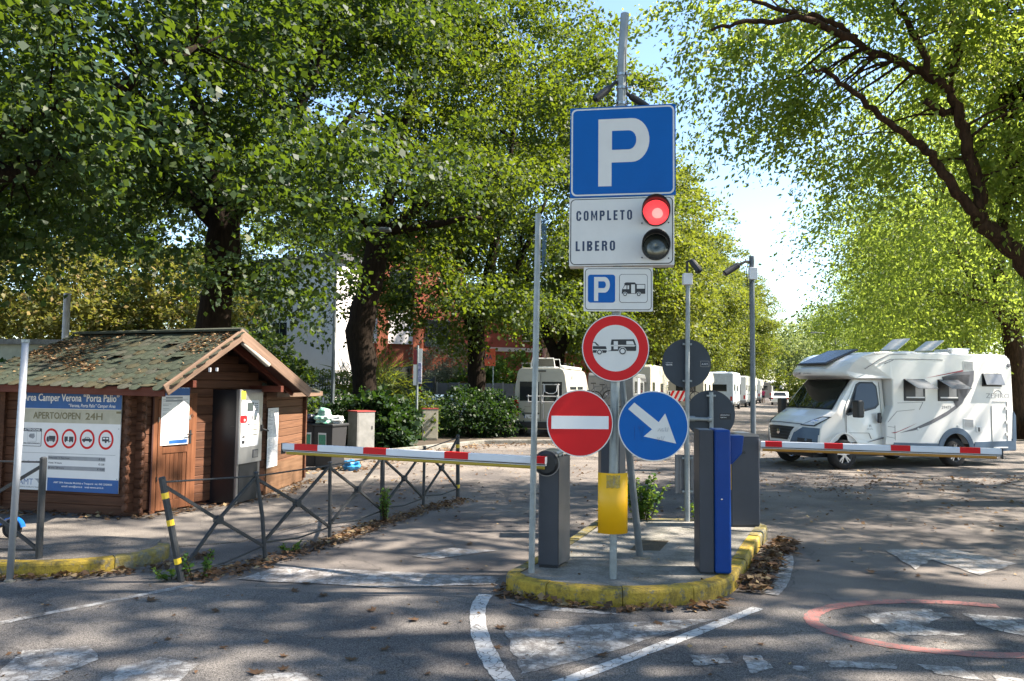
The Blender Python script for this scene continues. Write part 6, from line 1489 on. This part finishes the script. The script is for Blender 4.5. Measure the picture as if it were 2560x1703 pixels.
# second tree behind the hut
b1_ = A(545, 700, 17.5)
tree('linden_tree', 'dark trunked tree rising behind the wooden hut, forked above the roof', b1_[0], 17.5, [(0, 0, 0, .44), (-.1, 0, 3.2, .38), (.08, 0, 4.6, .36), (.1, 0, 6, .42)],
     [(.3, .2, 9.2, 5.6, 4.4, 4.4), (-3.4, -.8, 7.6, 3, 2.4, 2.2), (3.5, -.6, 7.6, 2.8, 2.4, 2.3), (1.5, .5, 12.6, 4.6, 4, 2.6), (-2.5, -.5, 4.9, 2.0, 1.6, .7), (1.3, -1.0, 4.9, 1.3, 1.1, 1.3), (1.9, -.8, 4.7, 1.0, 1.1, 1.1), (1.5, -.6, 5.6, 1.4, 1.1, 1.3), (-2.8, -.5, 5.6, 2.2, 1.2, 1.0)], 680, 100, .95, .12, L_dark, m_bark, 12, group=GL,
     limbs=[[(-.05, 0, 5.6, .2), (-1.2, -.2, 6.8, .17), (-2.3, -.3, 7.7, .12), (-3.6, -.6, 8.6, .06)], [(0, 0, 5.9, .26), (-.4, 0, 7.6, .2), (-.9, 0, 9.4, .15), (-1.2, 0, 12, .07)], [(.3, 0, 5.9, .22), (1.2, -.2, 7.3, .18), (2.2, -.3, 9, .14), (2.7, -.3, 12, .07)], [(.3, 0, 6, .18), (1.8, -.2, 6.9, .14), (3.2, -.3, 8.3, .06)]], wd=.42, droop=.5, jit=.26, pads=9, padr=.7)
b2x = A(917, 1000, 24.8)
t2_ = tree('linden_tree', 'thick leaning trunk tree between hut and barrier tip, in front of the white building', b2x[0], 24.8, [(0, 0, 0, .46), (-.1, 0, 2.2, .4), (-.3, 0, 3.6, .44), (-.0, 0, 5.2, .4), (.35, 0, 7, .42)],
     [(.5, 0, 12.2, 5.4, 4.6, 5.2), (3.3, -1, 9.0, 3.0, 2.6, 2.6), (-2.8, -1, 9.6, 3.0, 2.6, 2.4), (1.5, -2, 15, 5, 3, 3.5), (2.8, -1, 6.6, 2.0, 1.6, .9)], 680, 100, 1.05, .13, L_mid, m_bark, 13, group=GL,
     limbs=[[(.35, 0, 6.8, .22), (1.6, -.4, 7.8, .17), (2.8, -.7, 8.4, .12), (3.9, -1, 8.2, .07)], [(.4, 0, 7, .24), (.7, 0, 9, .2), (1.4, 0, 12, .12), (1.8, 0, 15, .05)], [(.1, 0, 6.6, .2), (-1.0, 0, 8.4, .16), (-2.4, 0, 10.8, .08)], [(.5, 0, 7, .18), (1.9, -.5, 7.2, .14), (3.8, -1, 7.3, .06)]], wd=.4, droop=.5, jit=.26, pads=9, padr=.75)
b3 = A(1190, 1000, 30.5)
tree('linden_tree', 'dark tree with forked trunk in front of the right hedge, left of the campervan', b3[0], 30.5, [(0, 0, 0, .44), (0, 0, 3, .36), (-.1, 0, 4.6, .42), (-.1, 0, 5.2, .36)],
     [(.3, 0, 12, 5.2, 4.5, 5.0), (-3.0, -1, 7.2, 2.6, 2.2, 1.9), (2.8, -1, 8.2, 2.6, 2.2, 2.6), (-1, -1, 5.9, 3.4, 1.6, 1.0), (-2.4, -1.2, 5.3, 2.6, 1.4, 1.5), (1.3, -1.2, 5.7, 2.0, 1.4, 1.5), (-3.4, -1.6, 5.0, 1.7, 1.4, 1.7), (-1.0, -1.6, 5.4, 1.8, 1.2, 1.4), (2.4, -1.2, 6.2, 1.9, 1.4, 1.9), (1.5, -1.5, 15.5, 4.8, 3.2, 3.4)], 760, 96, 1.1, .145, L_mid, m_bark, 14, group=GL,
     limbs=[[(-.1, 0, 4.6, .26), (-1.2, -.2, 6.2, .2), (-2.2, -.4, 8, .12), (-2.8, -.5, 10, .06)], [(0, 0, 5, .26), (.6, 0, 7.2, .22), (1.2, 0, 10, .14), (1.6, 0, 14, .06)], [(.2, 0, 4.8, .2), (1.6, -.2, 6.6, .14), (2.8, -.4, 9.5, .06)]], wd=.4, droop=.5, jit=.26, pads=9, padr=.75)
# two shared far linden meshes, copied down the row
farA = tree('linden_tree', 'yellow green tree with Y shaped trunk right behind the campervan', 2.3, 38.5, [(0, 0, 0, .46), (0, 0, 2.8, .42), (.1, 0, 3.8, .4)],
     [(0, 0, 11.5, 5.6, 5.2, 5.6), (.4, -.6, 6.6, 4.6, 4.2, 2.4), (.8, -.5, 15.6, 4.0, 3.6, 3.6)], 640, 90, 1.2, .175, L_mid, m_bark, 15, group=GL,
     limbs=[[(0, 0, 3.4, .3), (-1.0, 0, 5.6, .24), (-2, 0, 9, .12)], [(.1, 0, 3.4, .3), (1.1, 0, 5.6, .24), (2.2, 0, 9, .12)]], wd=.4, droop=.45, jit=.27, pads=7, padr=.8)
farB = tree('linden_tree', 'tall yellow green tree behind the status sign', 5.6, 45.5, lin_trunk(4.2, .4), [(0, 0, 11, 5.6, 5.4, 6.0), (.6, -.6, 6.8, 5.2, 4.4, 2.8), (0, 0, 15.5, 3.9, 3.6, 3.6), (3, -1.5, 9, 2.6, 2.4, 3)], 660, 80, 1.25, .19, L_yel, m_bark, 16, group=GL, wd=.4, droop=.45, jit=.27, pads=7, padr=.8)
for k, (x, y, s_, rz, src, lab) in enumerate([(8.8, 52.5, 1.02, 100, farB, 'tree third behind the campervan, its yellow edge beside the P sign'), (12.0, 60, 1.0, 220, farB, 'yellow green tree above the shorter camera post'), (15.3, 68, .98, 40, farB, 'yellow green tree just left of the taller camera post top'),
        (18.8, 77, 1.0, 150, farB, 'yellow green tree behind the taller camera post'), (23, 88, 1.0, 290, farB, 'far yellow green tree between the two camera posts and the sky gap'), (29, 99, 1.02, 10, farB, 'far tree at the right end of the left row, leaning into the sky gap'),
        (35, 113, .95, 80, farB, 'last tree of the left row, low beside the sky gap')]):
    c = copy_tree(src); c.location = (x, y, 0); c.scale = (s_, s_, s_); c.rotation_euler = (0, 0, R(rz)); c['label'] = lab
# background trees filling the far left
for k, (x, y, s_, rz, src, lab) in enumerate([(-24, 40, .9, 80, farA, 'tree filling the gap left of the golden shrubs'), (-21, 46, 1.0, 30, farA, 'tree behind the golden shrubs, above the hut ridge'), (-30, 38, .95, 120, farA, 'tree at the far left behind the low wall'), (-15, 58, 1.0, 200, farA, 'tree beyond the white building'), (-27, 26, .95, 300, farA, 'tree at the left picture edge behind the low wall')]):
    c = copy_tree(src); c.location = (x, y, 0); c.scale = (s_, s_, s_); c.rotation_euler = (0, 0, R(rz)); c['label'] = lab; c['group'] = 'background trees on the far left'

# right side: big fine-leaved tree with dark limbs, limbs placed at their own depth
def lim3(pts, Y0, Y1, r0_, r1_):
    n_ = len(pts); out = []
    for i, (px, py) in enumerate(pts):
        f_ = i / (n_ - 1); x, y, z = A(px, py, Y0 + (Y1 - Y0) * f_); out.append((x - 10.4, y - 12.6, z, r0_ + (r1_ - r0_) * f_))
    return out
GR = 'fine leaved trees along the right side'
def cull_r(C):       # keep the limbs readable and the sky gap open
    return np.ones(len(C), bool)
rt1 = tree('hackberry_tree', 'big leaning tree at the right with dark curved limbs over the road', 10.4, 12.6, [(0, 0, 0, .36), (-.5, -.1, 1.8, .31)] + lim3([(2640, 730), (2560, 655), (2500, 592), (2448, 556)], 12.4, 12.2, .19, .13),
     [(-2.4, 0, 8.6, 3.4, 2.4, 2.8), (-5.0, -.4, 8.2, 2.6, 1.6, 1.3), (-6.6, -.6, 8.3, 1.0, 1.0, .7), (-4.6, .2, 6.6, 1.3, 1.2, .8), (1.5, 0, 8, 3.4, 3.2, 3.2), (-2.2, -.2, 5.6, 1.5, 1.8, 1.0)], 860, 105, .75, .1, L_right, m_barkr, 21, group=GR,
     limbs=[lim3([(2448, 562), (2453, 485), (2434, 420), (2414, 350), (2402, 290), (2370, 228), (2336, 190), (2290, 100), (2245, 20), (2200, -60)], 12.2, 11.4, .12, .03),
            lim3([(2450, 556), (2390, 485), (2346, 412), (2312, 368), (2254, 330), (2186, 276), (2118, 218), (2070, 180), (2031, 167)], 12.2, 11.0, .09, .022),
            lim3([(2336, 200), (2264, 160), (2196, 136), (2138, 102), (2100, 68), (2046, 46), (1982, 34), (1886, 0), (1820, -50)], 11.9, 10.8, .075, .022),
            lim3([(2138, 102), (2040, 50), (1930, 48), (1840, 60), (1780, 75)], 11.2, 10.4, .06, .02), lim3([(2410, 285), (2361, 276), (2312, 252)], 12, 11.7, .07, .055),
            lim3([(2370, 228), (2400, 120), (2380, 20), (2350, -80)], 11.9, 11.9, .08, .04), lim3([(2500, 592), (2530, 400), (2490, 200), (2450, 0)], 12.6, 13.4, .09, .04)],
     wd=.25, droop=1.2, jit=.2, spread=.9, up=.6, ntw=260, shell=.5, pads=6, padr=.42)
rt2 = tree('hackberry_tree', 'brown trunked tree rising just behind the rear of the motorhome', 19.9, 29.3, [(0, 0, 0, .42), (.05, 0, 3, .36), (-.2, 0, 5.2, .3), (-.9, 0, 8.5, .2)],
     [(-1, 0, 10.5, 6.2, 5, 4.8), (-4.4, -1.5, 8.2, 3.4, 3, 3.2), (1.5, 0, 7, 5, 4, 2.6), (-2.4, -1, 5.2, 4.6, 3, 1.6)], 640, 90, 1.3, .15, L_right, m_barkr, 22, group=GR, wd=.26, droop=1.2, jit=.25, spread=.9, up=.6, ntw=120, pads=6, padr=.9,
     limbs=[[(0, 0, 4.6, .2), (-1.6, -.3, 6, .15), (-3.2, -.6, 8.6, .08)], [(0, 0, 4.8, .2), (1.4, 0, 6.6, .14), (2.4, 0, 9, .07)], [(0, 0, 4.2, .14), (-1.2, -.4, 5.2, .1), (-2.6, -.8, 5.6, .05)]])
for k, (x, y, s_, rz, lab) in enumerate([(25.6, 42, 1.12, 100, 'wide tree behind the middle of the motorhome roof'), (31, 55, 1.1, 200, 'tree hanging low behind the motorhome skylight'), (38, 70, 1.15, 310, 'further tree at the right edge of the sky gap'), (46, 88, 1.2, 60, 'far tree low at the right side of the sky gap'), (33, 36, 1.1, 20, 'tree in the second row at the right edge')]):
    c = copy_tree(rt2); c.location = (x, y, 0); c.scale = (s_, s_, s_); c.rotation_euler = (0, 0, R(rz)); c['label'] = lab
# trees that stand beside and behind the camera on the right and shade the forecourt
shd = tree('shade_tree', 'shade tree beside the road at the right, out of view', 11.0, 6.4, lin_trunk(4.5, .36), [(0, 0, 12, 5.4, 5.4, 6.2)], 104, 62, 1.05, .24, L_mid, m_bark, 27, group=GR, wd=.42, jit=.3, shell=.5)
for k, (x, y, s_, rz, src, lab) in enumerate([(12.0, -2.4, 1.1, 80, shd, 'shade tree beside the road, south of the first one'), (21.0, 5.0, 1.2, 240, shd, 'shade tree further right beside the road, out of view'), (13.0, -12, 1.1, 10, shd, 'shade tree behind the camera on the right'),
        (22.0, 18.5, 1.15, 140, shd, 'shade tree right of the leaning tree, out of view'), (-12, -13, 1.0, 30, shd, 'tree behind the camera on the left'), (-3.5, -17, 1.1, 90, shd, 'tree straight behind the camera'), (5, -15, 1.0, 170, shd, 'tree behind the camera, slightly right'), (-20, -6, 1.1, 250, shd, 'tree far left behind the camera')]):
    c = copy_tree(src); c.location = (x, y, 0); c.scale = (s_, s_, s_); c.rotation_euler = (0, 0, R(rz)); c['label'] = lab; c['group'] = GR
# far closing trees
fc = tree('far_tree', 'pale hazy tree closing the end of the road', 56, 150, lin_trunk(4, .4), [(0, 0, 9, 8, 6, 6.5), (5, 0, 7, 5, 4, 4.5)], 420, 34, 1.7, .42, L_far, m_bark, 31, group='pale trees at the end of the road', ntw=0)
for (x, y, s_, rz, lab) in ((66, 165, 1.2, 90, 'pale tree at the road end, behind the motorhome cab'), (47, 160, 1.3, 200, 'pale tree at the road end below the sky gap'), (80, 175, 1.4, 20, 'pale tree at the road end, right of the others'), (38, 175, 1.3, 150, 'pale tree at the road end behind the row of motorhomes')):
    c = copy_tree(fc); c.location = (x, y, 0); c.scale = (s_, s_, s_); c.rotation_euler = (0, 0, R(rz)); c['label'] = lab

def bush(name, label, x, y, ells, ncl, lpc, cr, L, lm, seed, cat='bush', group=None, stems=10, **k):
    rs = np.random.default_rng(seed); t = thing(name, label, cat, (x, y, 0), 0, group)
    kk = dict(droop=.3, shell=.35); kk.update(k); C, P, A_, N_, LL, wd = crown(rs, ells, ncl, lpc, cr, L, cull=lambda C: C[:, 2] > .05, **kk)
    ok = P[:, 2] > .03; me = leaf_mesh('foliage', P[ok], A_[ok], N_[ok], LL[ok], wd); me.materials.append(lm); o = bpy.data.objects.new('foliage', me); COL.objects.link(o); o.parent = t
    b = MB()
    for i in rs.choice(len(C), min(stems, len(C)), replace=False): b.tube(bez((C[i][0] * .5, C[i][1] * .5, 0), C[i], rs, 3), [.03, .022, .015, .008], 5, False)
    if b.v: b.build('stems', m_bark, t)
    return t
HG = 'hedges and bushes on the left planting bed'
bush('bush', 'dark glossy hedge behind the wheeled bins', -5.3, 22.4, [(-.6, 0, .7, 1.5, .9, .95), (.9, 0, .65, 1.3, .9, .85)], 260, 34, .3, .1, L_bush, 41, group=HG, wd=.4)
bush('bush', 'large leaved bush between the two street cabinets', -3.75, 21.9, [(0, 0, .75, .9, .8, .9), (.1, -.5, .5, .7, .5, .6)], 200, 30, .3, .15, L_bush, 42, group=HG, wd=.44)
bush('bush', 'pale leaved bush beside the beige cabinet', -3.15, 24.6, [(0, .3, .8, .55, .5, .95)], 100, 30, .28, .11, L_mid, 43, group=HG, wd=.4)
bush('bush', 'dark hedge between beige cabinet and campervan', -.4, 26.2, [(-1.3, 0, .75, 1.1, .9, .9), (-.3, .3, .75, .85, .9, .9)], 260, 34, .32, .1, L_bush, 44, group=HG, wd=.38)
bush('bush', 'low hedge left of the campervan, behind the kerb', -1.7, 27.5, [(0, 0, .8, 1.6, .8, .9)], 150, 30, .32, .12, L_bush, 45, group=HG)
bush('ivy_mound', 'very dark ivy covered shrub right behind the hut gable', -6.4, 20.2, [(-.7, 0, 1.9, 1.3, 1.0, 1.6), (.2, 0, 1.4, .8, .8, 1.3)], 300, 40, .3, .12, L_dark, 46, group=HG, wd=.42)
bush('hedge', 'sunlit clipped hedge on top of the iron fence', -8.2, 36, [(-.5, 0, 2.0, 2.6, .6, .45)], 160, 26, .35, .12, L_yel, 47, group=HG)
bush('ornamental_grass', 'tall spiky grass beside the central trunk', -6.3, 34.6, [(0, 0, 1.7, 1.4, .6, .9)], 90, 12, .8, .9, L_yel, 48, group=HG, wd=.03, droop=.1)
bush('olive_tree', 'small silvery olive tree behind the grey fence', -3.5, 37, [(0, 0, 3.1, 1.5, 1.2, 1.3), (.3, 0, 1.8, 1.0, .9, 1.0)], 190, 36, .42, .12, L_olive, 49, cat='tree', wd=.2)
bush('bush', 'bright green bush below the red board', .2, 36.5, [(0, 0, 2.2, 1.8, 1, 1.1), (-2.2, 0, 2.0, 1.2, .9, .7)], 200, 28, .42, .16, L_weed, 50, group=HG)
bush('bush', 'golden leaved shrub at the far left behind the hut', -20.5, 33, [(0, 0, 4, 4.6, 2.2, 4.0)], 420, 40, .7, .2, L_gold, 51, group='golden shrubs behind the hut')
bush('bush', 'golden leaved shrub left of the trunk behind the hut', -15.3, 34, [(0, 0, 4, 3.8, 2.0, 4.0)], 380, 40, .7, .2, L_gold, 52, group='golden shrubs behind the hut')
bush('bush', 'green shrub in front of the golden shrubs, above the hut ridge', -10.6, 21, [(0, 0, 1.6, 3.6, 1.2, 1.5)], 300, 34, .4, .13, L_mid, 53, group=HG)
bush('hedge', 'green hedge at the left edge below the pale wall', -12.6, 17.4, [(0, 0, 1.2, 2.6, .9, 1.25)], 240, 34, .32, .11, L_bush, 54, group=HG)
bush('bush', 'round light green bush far down the road behind the motorhome front', 35.5, 92, [(0, 0, 2.2, 3.2, 2, 2.3)], 120, 26, .7, .3, L_yel, 55)

def weed(name, label, x, y, z, h, n, seed, r=.3, L=.05, lean=(0, 0)):
    rs = np.random.default_rng(seed); t = thing(name, label, 'weed', (x, y, z), 0, 'weeds growing from the ground'); b = MB(); P = []; A_ = []
    for i in range(n):
        a = rs.random() * 6.28; rr = r * rs.random() ** .6; hh = h * (.45 + .55 * rs.random()); p0 = np.array([rr * .3 * math.cos(a), rr * .3 * math.sin(a), 0]); p1 = np.array([rr * math.cos(a) + lean[0], rr * math.sin(a) + lean[1], hh])
        pl_ = [tuple(p0), tuple((p0 + p1) / 2 + np.array([0, 0, hh * .1])), tuple(p1)]; b.tube(pl_, [.005, .004, .002], 4, False)
        for k in range(int(14 + hh * 26)):
            f_ = .15 + .85 * rs.random(); q = p0 * (1 - f_) + p1 * f_ + np.array([0, 0, .2 * hh * f_ * (1 - f_) * 2]); P.append(q); A_.append(nrmz(rs.normal(size=3) * np.array([1, 1, .5]) + np.array([0, 0, .2])))
    P = np.array(P); A_ = np.array(A_); N_ = rs.normal(size=P.shape) * .5 + np.array([0, 0, 1]); N_ = nrmz(N_ - A_ * (N_ * A_).sum(1)[:, None])
    me = leaf_mesh('foliage', P, A_, N_, L * (.6 + .8 * rs.random(len(P))), .3); me.materials.append(L_weed); o = bpy.data.objects.new('foliage', me); COL.objects.link(o); o.parent = t; b.build('stems', m_barkr, t); return t
weed('weed', 'leafy green weed at the back edge of the island, left of the camera post', 1.75, 9.9, .1, .62, 26, 61, .34, .075)
weed('weed', 'low weed right of the camera post foot', 2.55, 10.0, .05, .34, 14, 62, .26, .06)
weed('weed', 'small weed at the foot of the leaning railing post', -2.98, 7.2, 0, .34, 6, 63, .16, .045)
weed('weed', 'low blue green weed left of the leaning railing post', -3.25, 7.25, 0, .1, 7, 64, .2, .045)
weed('weed', 'weed climbing the fourth railing post', -1.72, 10.25, 0, .5, 12, 65, .1, .045)
weed('weed', 'tiny weed under the second panel of the railing', -2.45, 8.4, 0, .13, 8, 66, .14, .04)

# ---------------------------------------------------------------- fallen leaves
def litter(name, label, P, L, seed, flat=.35, m=L_dead):
    rs = np.random.default_rng(seed); P = np.asarray(P, float); n = len(P); a = rs.random(n) * 6.283
    A_ = nrmz(np.stack([np.cos(a), np.sin(a), rs.normal(size=n) * flat * .6], 1)); N_ = rs.normal(size=(n, 3)) * flat + np.array([0, 0, 1]); N_ = nrmz(N_ - A_ * (N_ * A_).sum(1)[:, None])
    me = leaf_mesh(name, P, A_, N_, L * (.5 + .9 * rs.random(n)), .36); me.materials.append(m); o = bpy.data.objects.new(name, me); COL.objects.link(o); tag(o, label, 'fallen leaves', kind='stuff'); return o
def band(path, n, wd, z, seed, pile=.03):
    rs = np.random.default_rng(seed); path = np.array(path, float); sg_ = np.linalg.norm(np.diff(path, axis=0), axis=1); i = rs.choice(len(sg_), n, p=sg_ / sg_.sum()); f_ = rs.random(n)[:, None]
    d = nrmz(path[i + 1] - path[i]); q = path[i] * (1 - f_) + path[i + 1] * f_ + np.stack([-d[:, 1], d[:, 0]], 1) * (rs.normal(size=n) * wd)[:, None]
    return np.column_stack([q, z + rs.random(n) * pile])
litter('fallen_leaves', 'brown leaf drift along the railing', band([(-3.1, 7.12), (-2.55, 7.95), (-2.1, 8.95), (-1.68, 10.2), (-1.25, 11.35), (-.75, 12.3)], 1500, .11, .01, 71), .06, 71)
litter('fallen_leaves', 'thick brown leaf drift against the right kerb of the island', band([(2.2, 6.95), (2.45, 7.4), (2.68, 7.8), (3.0, 8.5), (3.35, 9.2)], 700, .08, .01, 72, .08), .085, 72)
litter('fallen_leaves', 'leaves along the front kerb of the island', band([(-.15, 7.0), (-.02, 6.72), (.4, 6.47), (.9, 6.4), (1.5, 6.42), (1.9, 6.6)], 200, .05, .01, 73, .04), .075, 73)
litter('fallen_leaves', 'leaves along the yellow pavement kerb', band([(-6, 7.1), (-4.9, 7.14), (-4.2, 7.27), (-3.7, 7.5), (-3.5, 7.9), (-3.3, 8.3)], 380, .06, .01, 74, .03), .065, 74)
litter('fallen_leaves', 'leaves at the foot of the hut', band([(-7.4, 10.7), (-5.1, 10.2), (-3.9, 12.2), (-3.8, 14.5)], 500, .12, .02, 75, .03), .07, 75)
litter('fallen_leaves', 'leaves under the hedge kerb and by the bins', band([(-4.6, 15.6), (-3.2, 16.4), (-3.0, 19.6), (-.8, 23.2), (3, 24)], 800, .35, .01, 76, .04), .09, 76)
rs = np.random.default_rng(77); n = 1500; q = np.column_stack([rs.uniform(-3, 9, n), rs.uniform(10, 26, n), .006 + .02 * rs.random(n)]); litter('fallen_leaves', 'leaves scattered over the parking road', q, .07, 77)
q = band([(5, 14.2), (9, 15.2), (13, 16.2), (18, 17)], 900, .7, .008, 78, .03); litter('fallen_leaves', 'yellowish leaves in front of the motorhome', q, .07, 78)
rs = np.random.default_rng(79); n = 420; q = np.column_stack([rs.uniform(-5, 6, n), rs.uniform(4, 10, n), .012 + .01 * rs.random(n)]); q = q[~((q[:, 0] > -.1) & (q[:, 0] < 3.3) & (q[:, 1] > 6.45))]; q = q[~((q[:, 0] < -3.5) & (q[:, 1] > 7.0))]; litter('fallen_leaves', 'small leaves and bits scattered on the road', q, .035, 79)
rs = np.random.default_rng(80); n = 90; q = np.column_stack([rs.uniform(.3, 3.0, n), rs.uniform(6.7, 9.7, n), .158 + .006 * rs.random(n)]); q = q[(q[:, 1] - 6.5) > (q[:, 0] - 1.6) * 1.7]; litter('fallen_leaves', 'a few leaves on the island slab', q, .03, 80)
# leaves lying on the hut roof
pr = []
rs = np.random.default_rng(81)
while len(pr) < 1300:
    u, v = rs.random(2)
    dn = (u > .45) * math.exp(-((v - (.25 + .75 * (u - .45))) / .1) ** 2) + (u > .62) * .6 * math.exp(-((v - .75) / .2) ** 2) + .8 * (u < .2) * (v > .6) + .04
    if rs.random() < dn: a = E0.lerp(E1, u); b_ = AP.lerp(R1v, u); p = a.lerp(b_, v); pr.append((p.x, p.y, p.z + .035 + .015 * rs.random()))
litter('fallen_leaves', 'brown leaf litter lying on the shingle roof', pr, .05, 81)
# larger single leaves on the foreground road
def single_leaf(seed, L):
    rr = random.Random(seed); out = []; n_ = 5; tips = []
    for k in range(n_):
        a = R(-80 + 40 * k); rl = L * (.62 + .38 * math.cos(R(-80 + 40 * k))) * rr.uniform(.8, 1.1); out.append((math.sin(a) * rl, math.cos(a) * rl)); a2 = R(-60 + 40 * k)
        if k < n_ - 1: out.append((math.sin(a2) * rl * .55, math.cos(a2) * rl * .55))
    pts = [(0, -L * .12)] + out; vs = [(x, y, .004 + .25 * abs(x) * rr.uniform(.3, 1.1)) for x, y in pts]
    me = MB().add(vs + [(0, L * .25, .01)], [(len(pts), i, (i + 1) % len(pts)) for i in range(len(pts))]).mesh('fallen_leaf'); me.materials.append(L_dead); return me
lf = [single_leaf(i, .1) for i in range(5)]
rr = random.Random(9)
for px, py in ((935, 1530), (880, 1655), (1040, 1555), (965, 1628), (730, 1480), (800, 1492), (345, 1500), (545, 1530), (370, 1505), (705, 1645), (705, 1680), (1120, 1560), (1250, 1575), (1240, 1620), (640, 1690), (1400, 1610), (1500, 1640), (1345, 1540), (2180, 1435), (2300, 1442), (1900, 1612), (770, 1460), (115, 1515), (560, 1620), (1075, 1688), (960, 1688), (1650, 1560), (1180, 1362), (425, 1600), (930, 1575)):
    x, y = G(px, py); o = bpy.data.objects.new('fallen_leaf', rr.choice(lf)); COL.objects.link(o); o.location = (x, y, .01); o.rotation_euler = (rr.uniform(-.15, .15), rr.uniform(-.15, .15), rr.uniform(0, 6.28)); s_ = rr.uniform(.5, 1.0); o.scale = (s_, s_, s_)
    zn = ('beside the white line at the left' if px < 600 and py < 1545 else 'near the faded crossing stripes at the lower left' if px < 720 and py > 1590 else 'inside the white curved lines in front of the island' if 1230 < px < 1660 else 'near the red painted ring' if px > 2000 else 'left of the white curved line' if px > 1030 else 'near the bottom edge, left of the middle' if py > 1590 else 'on the lane in front of the railing')
    tag(o, ('small ' if s_ < .75 else 'large ') + 'dry leaf on the asphalt ' + zn, 'leaf', 'dry leaves on the foreground road')
